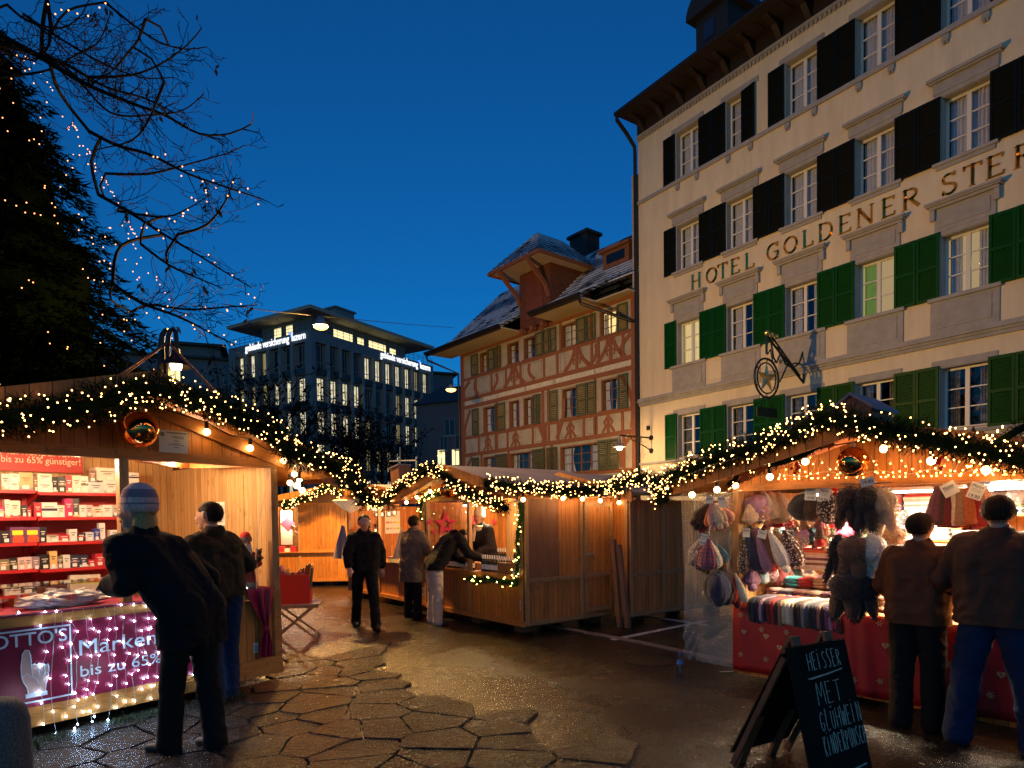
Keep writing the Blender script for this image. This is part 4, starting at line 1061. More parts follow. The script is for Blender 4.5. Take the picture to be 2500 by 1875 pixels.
# small white stickers showing a house on the stall fronts
def sticker(label, fr, x, y, z, w=.09, h=.16, face='y'):
    t = fthing(fr, 'house_sticker', label, 'sticker', 'white stickers on the stall fronts'); b = MB()
    b.box(x, x + w, y - .003, y, z, z + h); b.build('paper', PAPER, t); b = MB(); yy = y - .005
    P = [(x + .15 * w, yy, z + .55 * h), (x + .5 * w, yy, z + .75 * h), (x + .85 * w, yy, z + .55 * h)]
    b.bar(P[0], P[1], .003, .006, (0, 1, 0)); b.bar(P[1], P[2], .003, .006, (0, 1, 0))
    for q in (.22, .5, .78): b.bar((x + q * w, yy, z + .12 * h), (x + q * w, yy, z + .55 * h), .004, .003)
    b.build('house_outline', GREYINK, t)
pz = lsq(1968, 760); sticker('white house sticker behind the red knotted cloth', LS, pz.x, -.001, pz.z - .02, .05, .1)
# back sign
sgn = fthing(LS, 'shop_sign', 'red sign with cream lettering hung on the back wall above the shelves', 'sign')
SY = 2.06
def l1(X, Y, y=SY): return LS.at(g1(X, Y), y)
tr, br = l1(635, 815), l1(635, 968); b = MB(); b.box(LX0 + .3, tr.x, SY, SY + .02, br.z, br.z + .5); b.build('board', mat('sign_red', (.5, .05, .045), .5, var=.05, bump=0), sgn)
CRM = mat('sign_cream', (.85, .72, .55), .6, var=0, bump=0)
placed('bis zu 65% günstiger!', None, (5, 875), (620, 903), (5, 820), CRM, sgn, l1, SY - .003)
placed('Markenparfums', None, (-10, 812), (625, 838), (-10, 745), CRM, sgn, l1, SY - .003)
# red shelving
sh = fthing(LS, 'shelf_unit', 'red metal shelving against the back wall of the perfume stall', 'shelving')
q5 = Z(0, 1080, .28936); SFY, SBY = 1.78, 2.1
b = MB(); b.box(LX0 + .1, -.55, SBY, SBY + .03, .3, l1(900, 1110, SFY).z - .02); b.build('back_panel', RED, sh)
split = LS.at(q5(330, 420), SFY).x; SZ = []
for k, (yl, yr) in enumerate([(402, 425), (632, 630), (850, 835), (1078, 1055), (1290, 1270)]):
    zl, zr = LS.at(q5(150, yl), SFY).z, LS.at(q5(700, yr), SFY).z; SZ.append((zl, zr))
    b = MB(); b.box(LX0 + .1, split - .03, SFY, SBY, zl - .03, zl); b.build('shelf', RED, sh)
    b = MB(); b.box(split + .0, -.55, SFY, SBY, zr - .03, zr); b.build('shelf', RED, sh)
b = MB()
for x in (split - .06, split + .03): b.box(x, x + .03, SBY - .03, SBY, .3, SZ[0][0])
for zl, zr in SZ: b.prism([(split - .015, SBY - .03, zl - .15), (split - .015, SFY, zl - .035), (split - .015, SFY, zl - .01), (split - .015, SBY - .03, zl - .01)], (.012, 0, 0))
b.build('upright', RED, sh)
BXC = {'silver': (.5, .5, .5), 'cream': (.78, .72, .6), 'tan': (.6, .38, .16), 'brown': (.2, .1, .05), 'black': (.02, .02, .022), 'crimson': (.5, .03, .05), 'white': (.82, .8, .76), 'magenta': (.55, .03, .15), 'dark grey': (.08, .08, .075), 'purple': (.16, .05, .14), 'pale blue': (.6, .68, .72), 'blue': (.03, .05, .3), 'olive': (.22, .2, .12), 'pink': (.72, .55, .55), 'mauve': (.3, .22, .26), 'navy': (.03, .035, .08), 'orange': (.8, .5, .2)}
for k in BXC: mat('carton_' + k.replace(' ', '_'), BXC[k], .35, var=.06, bump=0)
LBL = mat('price_label', (.85, .84, .8), .6, var=0, bump=0); YEL = mat('yellow_label', (.85, .8, .03), .6, var=0, bump=0)
SHN = ['top', 'second', 'third', 'fourth', 'lowest']
BOX = [[(18, 82, 265, 397, 'silver'), (84, 164, 332, 400, 'white'), (84, 164, 265, 331, 'cream'), (170, 282, 255, 404, 'tan'), (287, 316, 280, 404, 'brown'), (318, 445, 336, 405, 'white'), (320, 440, 265, 335, 'cream'), (447, 489, 290, 408, 'black'), (492, 555, 290, 410, 'black'), (557, 612, 280, 412, 'crimson'), (613, 680, 280, 413, 'cream'), (682, 750, 285, 415, 'white'), (752, 876, 336, 419, 'pale blue'), (752, 814, 238, 334, 'brown'), (880, 1005, 322, 422, 'white'), (818, 1005, 215, 321, 'cream'), (1092, 1178, 340, 416, 'cream'), (1090, 1172, 255, 338, 'white')],
 [(-30, 44, 545, 622, 'magenta'), (46, 86, 482, 622, 'white'), (92, 172, 492, 625, 'cream'), (180, 230, 530, 625, 'black'), (232, 268, 555, 625, 'crimson'), (290, 352, 510, 626, 'crimson'), (355, 486, 507, 627, 'white'), (489, 548, 530, 627, 'cream'), (552, 615, 475, 628, 'magenta'), (618, 672, 475, 627, 'dark grey'), (674, 727, 528, 626, 'white'), (729, 786, 528, 626, 'pink'), (790, 868, 542, 628, 'cream'), (870, 950, 527, 628, 'white'), (952, 1014, 527, 628, 'silver')],
 [(5, 85, 745, 849, 'black'), (88, 211, 715, 848, 'purple'), (215, 338, 715, 846, 'purple'), (343, 397, 715, 843, 'black'), (399, 495, 782, 840, 'cream'), (497, 588, 780, 838, 'crimson'), (590, 655, 732, 836, 'white'), (657, 725, 765, 835, 'black'), (728, 795, 757, 834, 'pale blue'), (796, 844, 728, 833, 'blue'), (846, 889, 680, 832, 'white'), (935, 1014, 738, 830, 'white')],
 [(-5, 80, 988, 1079, 'olive'), (83, 152, 975, 1077, 'black'), (155, 215, 972, 1076, 'pink'), (217, 273, 968, 1074, 'pink'), (276, 332, 965, 1072, 'mauve'), (338, 420, 948, 1060, 'black'), (421, 483, 918, 1059, 'orange'), (487, 535, 962, 1057, 'olive'), (538, 598, 950, 1056, 'white'), (600, 675, 950, 1054, 'navy'), (677, 745, 950, 1053, 'navy'), (750, 806, 990, 1052, 'crimson'), (808, 885, 940, 1051, 'crimson')],
 [(46, 110, 1215, 1288, 'white'), (112, 176, 1212, 1288, 'white'), (179, 312, 1205, 1287, 'black'), (412, 480, 1232, 1282, 'pale blue'), (595, 679, 1120, 1276, 'cream'), (681, 765, 1118, 1275, 'cream'), (767, 850, 1115, 1274, 'cream')]]
def words(n): return ['first', 'second', 'third', 'fourth', 'fifth', 'sixth', 'seventh', 'eighth', 'ninth', 'tenth', 'eleventh', 'twelfth', 'thirteenth', 'fourteenth', 'fifteenth', 'sixteenth', 'seventeenth', 'eighteenth', 'nineteenth', 'twentieth', 'twenty-first', 'twenty-second', 'twenty-third', 'twenty-fourth', 'twenty-fifth'][n]
for k, row in enumerate(BOX):
    for i, (xa, xb, ya, yb, cn) in enumerate(row):
        p, q = LS.at(q5(xa, yb), SFY + .03), LS.at(q5(xb, ya), SFY + .03)
        zb_ = SZ[k][0] if (xa + xb) / 2 < 300 else SZ[k][1]
        stacked = any(o2 is not row[i] and o2[2] > yb - 12 and min(o2[1], xb) - max(o2[0], xa) > 20 for o2 in row)
        z0 = (LS.at(q5(xa, yb), SFY + .03).z if stacked else zb_) + .001
        z1 = LS.at(q5((xa + xb) / 2, ya), SFY + .03).z
        x0, x1 = min(p.x, q.x), max(p.x, q.x); d = min(.24, max(.07, (x1 - x0) * .9))
        sz = 'tall' if (z1 - z0) > 1.5 * (x1 - x0) else ('wide' if (x1 - x0) > 1.25 * (z1 - z0) else 'squarish')
        lab = f"{sz} {cn} perfume carton, {words(i)} from the left on the {SHN[k]} red shelf"
        if stacked: lab = f"{sz} {cn} perfume carton stacked on another, {words(i)} on the {SHN[k]} red shelf"
        t = thing('perfume_box', lab, 'box', LS.w((x0 + x1) / 2, SFY + .03 + rs.uniform(0, .02), z0), LS.rz + R(rs.uniform(-3, 3)), 'perfume cartons on the red shelves')
        hw = (x1 - x0) / 2; hh_ = z1 - z0
        b = MB(); b.box(-hw, hw, 0, d, 0, hh_); b.build('carton', mat('carton_' + cn.replace(' ', '_')), t)
        b = MB(); lw = min(.05, hw * .8)
        if cn == 'purple':
            b2 = MB(); b2.prism([(-hw * .7, -.002, .003), (-hw * .65, -.002, hh_ * .35), (-hw * .2, -.002, hh_ * .55), (hw * .5, -.002, hh_ * .5), (hw * .85, -.002, hh_ * .3), (hw * .8, -.002, .003)], (0, .0015, 0)); b2.build('printed_flower', mat('orange_print', (.75, .1, .04), .4, var=.3), t)
            b.box(-lw * .9, lw * .9, -.0045, -.0022, hh_ * .5, hh_ * .5 + .045); b.build('price_label', YEL, t)
        elif k == 4 and cn == 'cream': b.box(-lw, lw, -.003, -.0005, hh_ * .5, hh_ * .5 + .05); b.build('price_label', YEL, t)
        else:
            ox = rs.uniform(-.2, .4) * hw; b.box(ox - lw * .6, ox + lw * .6, -.003, -.0005, hh_ * .08, hh_ * .08 + min(.035, hh_ * .4)); b.build('price_label', LBL, t)
            if rs.random() < .55:
                b = MB(); z_a = hh_ * rs.choice((.0, .0, .8, .42)) + .002; bc_ = rs.choice(('crimson', 'black', 'tan', 'navy', 'silver', 'mauve', 'orange', 'pale blue', 'olive')); b.box(-hw + .0005, hw - .0005, -.0015, -.0002, z_a, z_a + hh_ * rs.uniform(.1, .2)); b.build('printed_band', mat('carton_' + bc_.replace(' ', '_')), t)
            b = MB(); zz = hh_ * .68; b.box(-hw * .6, hw * .6, -.0025, -.0005, zz, zz + .007); b.box(-hw * .35, hw * .35, -.0025, -.0005, zz - .018, zz - .013); b.box(-hw * .45, hw * .3, -.0025, -.0005, zz - .028, zz - .025); b.build('printed_line', INK if sum(BXC[cn]) > .8 else LBL, t)
# tester bottles and glass on the counter
GLS = glass('clear_glass', (.85, .86, .86), .35); DGL = mat('dark_bottle_glass', (.012, .014, .01), .08, var=0, bump=0, spec=.8)
AMB = mat('perfume_liquid', (.45, .3, .2), .12, var=.1, bump=0)
bpos = [(-2.25, .3), (-2.12, .34), (-2.05, .28), (-1.98, .37), (-1.9, .34), (-1.62, .4), (-1.55, .36), (-1.36, .3), (-1.3, .36), (-1.24, .3), (-1.17, .38), (-1.1, .33), (-1.02, .28), (-.95, .36), (-.88, .3), (-.8, .35)]
for i, (x, y) in enumerate(bpos):
    t = thing('perfume_bottle', f"{['clear', 'amber', 'dark'][i % 3]} glass perfume tester with silver cap, {words(i)} along the counter", 'bottle', LS.w(x, y, .976), 0, 'tester bottles on the counter')
    h_ = .06 + .03 * ((i * 7) % 5) / 4; b = MB(); w_ = .02 + .006 * (i % 3)
    b.box(-w_, w_, -.015, .015, 0, h_); b.build('flask', [GLS, AMB, DGL][i % 3], t); b = MB(); b.lathe([(0, h_ + .035), (.009, h_ + .034), (.01, h_ + .001), (0, h_)], (0, 0, 0), 8); b.build('cap', STEEL, t)
# acrylic display ledge behind the counter
t = fthing(LS, 'display_ledge', 'clear plastic display ledge behind the perfume counter', 'display'); b = MB(); b.box(-2.6, -.5, .42, .43, .976, 1.14); b.box(-2.6, -.5, .43, .8, 1.13, 1.14); b.build('sheet', GLS, t)
# plastic carrier bag lying on the counter
BAGM = mat('thin_plastic_bag', (.5, .47, .46), .25, var=.2, vs=12, bump=.6, bs=22)
pb = thing('carrier_bag', 'crumpled white carrier bag with red lettering lying on the perfume counter', 'bag', LS.w(-1.86, .12, .98), LS.rz)
def crump(d): return 1 + .35 * mnoise.noise(d * 2.2) + .18 * mnoise.noise(d * 6)
b = MB(); b.ball((0, .05, .05), .3, .12, .075, 36, 20, crump); b.build('bag', BAGM, pb)
text('ON', .06, mat('bag_red_print', (.6, .02, .03), .5, var=0, bump=0), pb, (-.1, -.08, .05), rx=R(60), ext=.001); text('OR', .06, mat('bag_red_print'), pb, (0, -.088, .06), rx=R(60), ext=.001)
# pinned notice, mirror ball, bulbs, garland
no = fthing(LS, 'notice', 'white notice sheet pinned to the gable boards beside the copper ball', 'notice')
p, q = LS.at(g1(1222, 625), -.02), LS.at(g1(1450, 815), -.02); b = MB(); b.sheet(lambda u, v: (p.x + (q.x - p.x) * u, -.018 - .008 * math.sin(v * 3), q.z + (p.z - q.z) * v), 3, 6, (0, .001, 0)); b.build('sheet', PAPER, no)
b = MB(); wz = q.x - p.x
for v, a, c in ((.9, .25, .95), (.86, .25, .95), (.72, .45, .85), (.65, .5, .85), (.52, .5, .68), (.4, .48, .7), (.34, .3, .85), (.22, .5, .7)): b.box(p.x + a * wz, p.x + c * wz, -.0285, -.027, q.z + (p.z - q.z) * v, q.z + (p.z - q.z) * v + .006)
b.box(p.x + .05 * wz, p.x + .18 * wz, -.028, -.0265, q.z + (p.z - q.z) * .72, q.z + (p.z - q.z) * .88); b.build('print', GREYINK, no)
bc = LS.at(g1(1075, 625), -.2); ballorn('copper mirror ball under the peak of the perfume stall', LS, bc, .15)
fb = [LS.at(g1(X, Y), -.06) + Vector((0, 0, .02)) for X, Y in ((1595, 640), (1930, 765))] + [LS.at(g3(292, 215), -.06)]
festoon('festoon_lights', 'three round bulbs along the right rafter of the perfume stall', LS, fb, watts=20, extra=([LS.at(g1(1230, 460), -.05)], []))
GY = -.52
def lg(fr, zf, L_, y): return [fr.at(zf(X, Y), y) for X, Y in L_]
gp1 = [LS.at(g1(-260, 600), GY), LS.at(g1(0, 535), GY), LS.at(g1(300, 510), GY), LS.at(g1(600, 465), GY), LS.at(g1(900, 385), GY), LS.at(g1(1150, 325), GY), LS.at(g1(1400, 370), GY), LS.at(g1(1600, 425), GY), LS.at(g1(1900, 545), GY), LS.at(g1(2150, 680), GY)] + [LS.at(g3(X, Y), GY) for X, Y in ((330, 170), (560, 235), (740, 290), (810, 380), (880, 480), (960, 535))]
garland('garland', 'thick fir garland over the gable of the perfume stall', LS, gp1, .15, 285, seed=2)
# icicle curtain of cool white lights down the banner
LEDP = [(145, 458), (350, 455), (437, 449), (935, 400), (1033, 399), (1128, 410), (955, 497), (850, 505), (1037, 525), (1145, 505), (1197, 505), (313, 560), (547, 527), (700, 510), (598, 605), (480, 625), (763, 607), (722, 587), (848, 592), (900, 585), (1090, 600), (1145, 590), (1163, 577), (548, 702), (483, 727), (362, 762), (830, 673), (690, 690), (950, 690), (1085, 705), (1155, 660), (593, 803), (535, 830), (700, 793), (765, 790), (885, 787), (1000, 775), (1120, 770), (1222, 768), (1065, 790), (320, 865), (870, 865), (963, 862), (1155, 860), (385, 968), (510, 948), (680, 985), (755, 1000), (900, 950), (855, 1020), (1018, 935), (975, 1008), (1065, 905), (1140, 957), (1110, 968), (1213, 957), (530, 1013), (580, 1080), (672, 1055), (310, 1075), (605, 1135), (665, 1115), (720, 1090), (900, 1103), (970, 1147), (1040, 1143), (1093, 1050), (1165, 1030), (1190, 1022), (1165, 1123), (1270, 1088), (1305, 1060), (1285, 985), (320, 1158), (410, 1225), (572, 1187), (510, 1263), (643, 1227), (755, 1187), (698, 1225), (898, 1195), (335, 1325), (600, 1320), (575, 1352), (710, 1300), (727, 1262), (833, 1288), (813, 1332), (428, 1393), (1320, 727), (1275, 632), (1245, 457), (1490, 938), (1465, 768), (1540, 930), (1585, 970), (1575, 830), (1720, 640), (1712, 765), (1733, 805), (1715, 850), (1530, 600), (1905, 270), (1870, 228)]
il = fthing(LS, 'icicle_lights', 'curtain of cool white icicle lights hanging down the crimson banner', 'light string')
LP = []
for X, Y in LEDP:
    y = -.05
    P = LS.at(g2(X, Y), y)
    LP.append(P)
lights(il, LP, LEDC, .0056, 110)
b = MB(); bins = {}
for P in LP: bins.setdefault(round(P.x / .075), []).append(P)
for k, ps in bins.items():
    ps.sort(key=lambda p: -p.z); pts2 = [Vector((k * .075, -.04, .965))] + [p + Vector((rs.uniform(-.008, .008), 0, .008)) for p in ps]
    fine = []
    for a_, c_ in zip(pts2, pts2[1:]):
        for u in (0, .33, .66): fine.append(a_.lerp(c_, u) + Vector((rs.uniform(-.006, .006), rs.uniform(-.004, .004), 0)))
    fine.append(pts2[-1]); b.tube(fine, .0016, 4)
b.tube([(LX0 + x * .1, -.04, .97 + .006 * math.sin(x * 2)) for x in range(29)], .002, 4); b.build('wire', mat('clear_wire', (.5, .5, .5), .4, bump=0), il)
lamp('POINT', (-1.7, -.22, .45), .9, COOL, il, .12, 'led_glow'); lamp('POINT', (-2.2, -.25, .3), .9, COOL, il, .12, 'led_glow'); lamp('POINT', (-1.1, -.22, .5), .7, COOL, il, .12, 'led_glow')
# strip lamps fixed under the stall roof
for x in (-2.5, -1.6, -.75):
    t = fthing(LS, 'strip_lamp', f"white strip lamp under the perfume stall roof {['above the left shelves', 'above the middle shelves', 'near the side wall'][[-2.5, -1.6, -.75].index(x)]}", 'lamp', 'lamps under the stall roofs')
    b = MB(); b.box(x - .25, x + .25, .55, .61, 2.27, 2.32); b.build('housing', BLACK, t); b = MB(); b.box(x - .24, x + .24, .56, .6, 2.255, 2.2695); b.build('tube', glow('stall_tube', (1, .86, .62), 10), t)
    lamp('POINT', (x, .58, 2.2), 44 if x < -1 else 30, (1, .7, .4), t, .06, 'tube_light')
# ================================================================== oil stall (middle)
MS = Fr(gp(1283, 1529, .13), -53)
def plain_stall(fr, name, label, x0, x1, y0, d, hgt, sidewall=True, front='closed', counter=.78, posts=(), z0=.13, leftwall=True):
    t = fthing(fr, name, label, 'market stall', 'wooden market stalls')
    b = MB(); b.box(x0, x1, y0 + d - .04, y0 + d, z0, hgt); b.build('back_wall', PINEI, t)
    b = MB()
    if sidewall: b.box(x1 - .04, x1, y0 + .0, y0 + d - .041, z0, hgt)
    if leftwall: b.box(x0, x0 + .04, y0 + .0, y0 + d - .041, z0, hgt)
    b.split('side_wall', PINEY, t)
    b = MB(); b.box(x0, x1, y0, y0 + d, z0 - .02, z0); b.build('floor', PINE, t)
    b = MB(); b.box(x0 + .041, x1 - .041, y0 + .02, y0 + .045, z0, hgt if front == 'closed' else counter); b.build('front_boards', PINE, t)
    b = MB()
    for x in (x0 + .04, x1 - .1) + tuple(posts): b.box(x, x + .055, y0 - .002, y0 + .055, z0, hgt)
    b.split('post', POST, t)
    b = MB(); b.box(x0, x1, y0 - .004, y0 + .05, hgt, hgt + .07); b.box(x0, x1, y0 - .008, y0 + .019, z0 - .02, z0 + .05)
    if front != 'closed': b.box(x0 + .041, x1 - .041, y0 - .01, y0 + .019, counter - .05, counter)
    b.split('front_beam', BEAM, t)
    if front != 'closed':
        b = MB(); b.box(x0 + .041, x1 - .041, y0 - .06, y0 + .4, counter + .001, counter + .025); b.build('counter_top', BEAM, t)
    b = MB()
    for x in (x0 + .3, (x0 + x1) / 2, x1 - .3):
        for y in (y0 + .1, y0 + d - .3): b.box(x - .1, x + .1, y, y + .2, 0, z0 - .021)
    b.split('support_block', mat('block_wood', (.12, .07, .04), .8), t)
    return t
MW, MD, MH = 2.77, 1.75, 1.92
ms = plain_stall(MS, 'oil_stall', 'wooden corner stall selling oil bottles, with a closed plank side and door', -MW, 0, 0, MD, MH, front='open', counter=.8, posts=(-1.44,))
def frame_side(t, x, y0, y1, rails, stiles, hgt, z0=.13):
    b = MB()
    for y in stiles: b.box(x, x + .022, y, y + .06, z0, hgt)
    b.split('wall_post', POST, t)
    b = MB(); ys = sorted(stiles)
    for a, c in zip(ys, ys[1:] ):
        for z in rails: b.box(x, x + .018, a + .061, c - .001, z, z + .055)
    b.split('wall_rail', BEAMY, t)
frame_side(ms, .001, 0, MD, (.13, .73), (-.002, 1.03, 1.69), MH)
b = MB(); b.box(.001, .03, 1.1, 1.68, .22, 1.86); b.build('door', PINEY, ms)
b = MB(); b.box(.031, .05, 1.1, 1.16, .22, 1.86); b.box(.031, .05, 1.62, 1.68, .22, 1.86)
for z in (.22, .74, 1.79): b.box(.031, .048, 1.161, 1.619, z, z + .07)
b.build('door_frame', BEAMY, ms)
b = MB(); b.box(.05, .06, 1.11, 1.2, 1.06, 1.1); b.tube([(.055, 1.14, 1.08), (.09, 1.14, 1.08), (.09, 1.24, 1.08), (.085, 1.25, 1.03)], .009, 6); b.build('door_handle', STEEL, ms)
b = MB(); b.box(.001, .016, .06, .62, .79, 1.9); b.build('dark_panel', PLY, ms)
roof2(ms, -1.385, 2.4, -MW - .42, 1.98, .42, 1.96, -.42, MD + .25, TARP, RUNDER)
b = MB(); b.prism([(-MW, .03, MH + .071), (0, .03, MH + .071), (-.1, .03, MH + .1), (-1.385, .03, 2.38), (-MW + .1, .03, MH + .1)], (0, .02, 0)); b.build('gable_boards', PINE, ms)
def mq(X, Y, y=-.45): return MS.at(g3(X, Y), y)
bp = MS.at(g3(1560, 460), -.25); ballorn('copper mirror ball under the peak of the oil stall', MS, bp, .13)
GM = [mq(950, 545), mq(1040, 565), mq(1120, 500), mq(1200, 435), mq(1320, 350), mq(1430, 300), mq(1530, 340), mq(1650, 440), mq(1800, 520), mq(1900, 555), mq(2010, 605)]
garland('garland', 'fir garland over the gable of the oil stall', MS, GM, .125, 250, seed=4, lr=.0064)
GE = [MS.atx(g4(X, Y), .46) for X, Y in ((270, 415), (420, 430), (600, 445), (800, 455), (1000, 458), (1180, 448), (1290, 425))]
print('eave garland', GE[0], GE[-1])
garland('garland', 'fir garland along the side eave of the oil stall', MS, GE, .125, 210, seed=5, lr=.0064, front=(1, 0, 0))
# sill and corner garland with yellow lights
GS = [MS.at(g3(X, Y), -.06) for X, Y in ((1710, 1145), (1780, 1160), (1860, 1150), (1950, 1165), (2040, 1175), (2085, 1190), (2090, 1100), (2105, 980), (2095, 860), (2110, 740), (2120, 640), (2110, 560))]
garland('garland', 'thin fir garland with yellow lights round the oil stall window', MS, GS, .075, 34, NEED2, FAIRYY, .0075, seed=6)
GS2 = [MS.at(g3(X, Y), -.06) for X, Y in ((1355, 700), (1350, 640), (1360, 560), (1400, 510), (1500, 490), (1600, 500))]
garland('garland', 'short fir garland with yellow lights at the left window corner', MS, GS2, .07, 30, NEED2, FAIRYY, .0075, seed=8)
fb = [MS.at(g3(X, Y), -.12) for X, Y in ((1240, 545), (1320, 505), (1422, 460))]
festoon('festoon_lights', 'three round bulbs along the left rafter of the oil stall', MS, fb, watts=58)
fb = [MS.atx(g4(X, Y), .2) for X, Y in ((560, 520), (868, 510), (1018, 515), (1155, 530), (1300, 545), (1437, 560), (1565, 560), (1682, 555))]
festoon('festoon_lights', 'eight round bulbs glowing under the side eaves of the closed stalls', MS, fb, watts=58)
sticker('white house sticker low on the corner of the oil stall', MS, -.14, .018, .34, .07, .13)
# inside: back sheet with stars, lamp, bottles
CELLO = glass('clear_cellophane', (.92, .9, .88), .25, .12)
t = fthing(MS, 'cellophane_sheet', 'crinkled clear cellophane over the inner wall of the oil stall', 'plastic sheet'); b = MB()
b.grid(lambda u, v: (-2.7 + .03 * mnoise.noise(Vector((u * 9, v * 6, 0))) + .012 * mnoise.noise(Vector((u * 30, v * 22, 3))), .1 + 1.5 * u, .85 + 1.05 * v), 60, 40); b.build('sheet', CELLO, t)
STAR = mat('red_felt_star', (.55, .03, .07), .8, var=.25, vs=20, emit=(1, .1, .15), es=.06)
def star(label, fr, c, r, y, ring=True):
    t = fthing(fr, 'paper_star', label, 'star', 'red stars in the oil stall'); b = MB()
    o_ = [(c.y + (r if i % 2 == 0 else r * .42) * math.sin(i * math.pi / 5), c.z + (r if i % 2 == 0 else r * .42) * math.cos(i * math.pi / 5)) for i in range(10)]
    for i in range(10):
        p, q = o_[i], o_[(i + 1) % 10]; k = .5 if ring else 0.02
        pi, qi = (c.y + (p[0] - c.y) * k, c.z + (p[1] - c.z) * k), (c.y + (q[0] - c.y) * k, c.z + (q[1] - c.z) * k)
        b.prism([(y, p[0], p[1]), (y, q[0], q[1]), (y + .012, qi[0], qi[1]), (y + .012, pi[0], pi[1])], (-.012, 0, 0))
    b.build('star', STAR, t)
for i, (X, Y, r, lab) in enumerate([(1545, 725, .2, 'large red star with a hollow middle in the oil stall'), (1420, 710, .055, 'small red star left of the large star'), (1450, 785, .05, 'small red star below left of the large star'), (1755, 705, .1, 'red star half hidden behind the vendor'), (1917, 708, .055, 'small red star right of the vendor'), (1510, 860, .035, 'tiny red star low under the large star')]):
    star(lab, MS, MS.atx(g3(X, Y), -2.66), r * 1.15, -2.66, i in (0, 3))
c = MS.at(g3(1672, 580), .8); t = fthing(MS, 'work_lamp', 'bright white lamp hanging inside the oil stall', 'lamp', 'lamps under the stall roofs'); b = MB(); b.lathe([(.02, .1), (.09, .07), (.11, 0)], c, 14); b.tube([c + Vector((0, 0, .1)), (c.x, c.y, 2.2)], .005, 4); b.build('shade', BLACK, t); b = MB(); b.ball(c, .095, .095, .05); b.build('bulb', glow('work_bulb', (1, .9, .7), 14), t)
lamp('POINT', c + Vector((0, 0, -.12)), 80, (1, .72, .4), t, .08); lamp('POINT', (-.5, .9, 1.75), 44, (1, .72, .4), t, .08); lamp('POINT', (-2.2, .9, 1.75), 44, (1, .72, .4), t, .08)
b = MB(); b.lathe([(0, 0), (.026, 0), (.028, .01), (.028, .15), (.012, .19), (.011, .24), (0, .24)], (0, 0, 0), 10); BOTM = b.mesh('glass_body', mat('olive_oil_glass', (.03, .035, .006), .08, spec=.8, var=0, bump=0))
b = MB(); b.lathe([(.0, .262), (.013, .26), (.0135, .205), (.0115, .2)], (0, 0, 0), 8); BCAPW, BCAPB = b.mesh('cap', PAPER), b.mesh('cap', BLACK)
b = MB(); b.lathe([(.0286, .03), (.0286, .11)], (0, 0, 0), 10); BLAB = b.mesh('label', PAPER)
def bottles(fr, lst, capm, lab, grp):
    for i, (x, y, z, s) in enumerate(lst):
        t = thing('oil_bottle', lab(i), 'bottle', fr.w(x, y, z), rs.uniform(0, .5), grp); 
        for m_, n_ in ((BOTM, 'glass_body'), (capm, 'cap'), (BLAB, 'label')): o = ob(n_, m_, t); o.scale = (s, s, s)
A_ = [(-1.2 + .062 * i, .12, .826, .95) for i in range(13)]
bottles(MS, A_, BCAPW, lambda i: f'dark oil bottle with white cap, {words(i)} from the left in the front row', 'white capped oil bottles')
A_ = [(-1.05 + .062 * (i if i < 4 else i + 3), .3, .93, .95) for i in range(8)]
bottles(MS, A_, BCAPW, lambda i: f'dark oil bottle with white cap, {words(i)} from the left in the raised back row', 'white capped oil bottles')
A_ = [(-2.25 + .062 * i, .14, .826, .95) for i in range(13)]
bottles(MS, A_, BCAPB, lambda i: f'black capped bottle, {words(i)} from the left beside the reaching customer', 'black capped bottles')
A_ = [(-2.05 + .065 * i, .32, .96, 1.1) for i in range(5)]
bottles(MS, A_, BCAPB, lambda i: f'tall black capped bottle, {words(i)} in the raised row near the reaching hand', 'black capped bottles')
t = fthing(MS, 'bottle_riser', 'low wooden step carrying the back rows of bottles', 'display step'); b = MB(); b.box(-2.3, -.4, .24, .42, .826, .925); b.build('step', BEAM, t)
t = fthing(MS, 'wooden_crate', 'small dark wooden box on the oil stall sill', 'box'); b = MB(); b.box(-.62, -.36, -.02, .1, .826, .97); b.box(-.63, -.35, -.025, .105, .971, .99); b.build('crate', PLY, t)
t = fthing(MS, 'display_board', 'tilted white board glowing on the oil stall sill', 'board'); b = MB(); b.prism([(-.34, .02, .83), (-.1, .02, .83), (-.04, .1, 1.12), (-.3, .14, 1.05)], (0, .02, .0)); b.build('board', PAPER, t)
t = fthing(MS, 'bread_basket', 'shallow pale basket on the oil stall sill', 'basket'); b = MB(); b.lathe([(0, 0), (.07, 0), (.1, .05), (.095, .05), (.066, .008), (0, .008)], (-1.62, .1, .826), 16); b.build('basket', mat('wicker', (.5, .36, .18), .8, bump=.6), t)
# ================================================================== closed stall behind the oil stall
PS = Fr(gp(1538, 1506, .13), -53)
ps = plain_stall(PS, 'closed_stall', 'shut plank stall standing behind the oil stall', -2.3, 0, 0, 2.6, 1.88)
frame_side(ps, .001, 0, 2.6, (.13, .73), (-.002, .72, 1.5, 2.54), 1.88)
roof2(ps, -1.15, 2.3, -2.7, 1.95, .4, 1.93, -.35, 2.8, TARP, RUNDER)
t = fthing(PS, 'leaning_board', 'long bare boards leaning between the two closed stalls', 'board'); b = MB(); b.prism([(-.02, -.26, .0), (-.02, -.2, .0), (-.1, -.24, 1.3), (-.1, -.3, 1.3)], (.05, .02, 0)); b.prism([(.1, -.22, .0), (.1, -.16, .0), (-.03, -.2, 1.22), (-.03, -.26, 1.22)], (.03, .04, 0)); b.split('board', PLY, t)
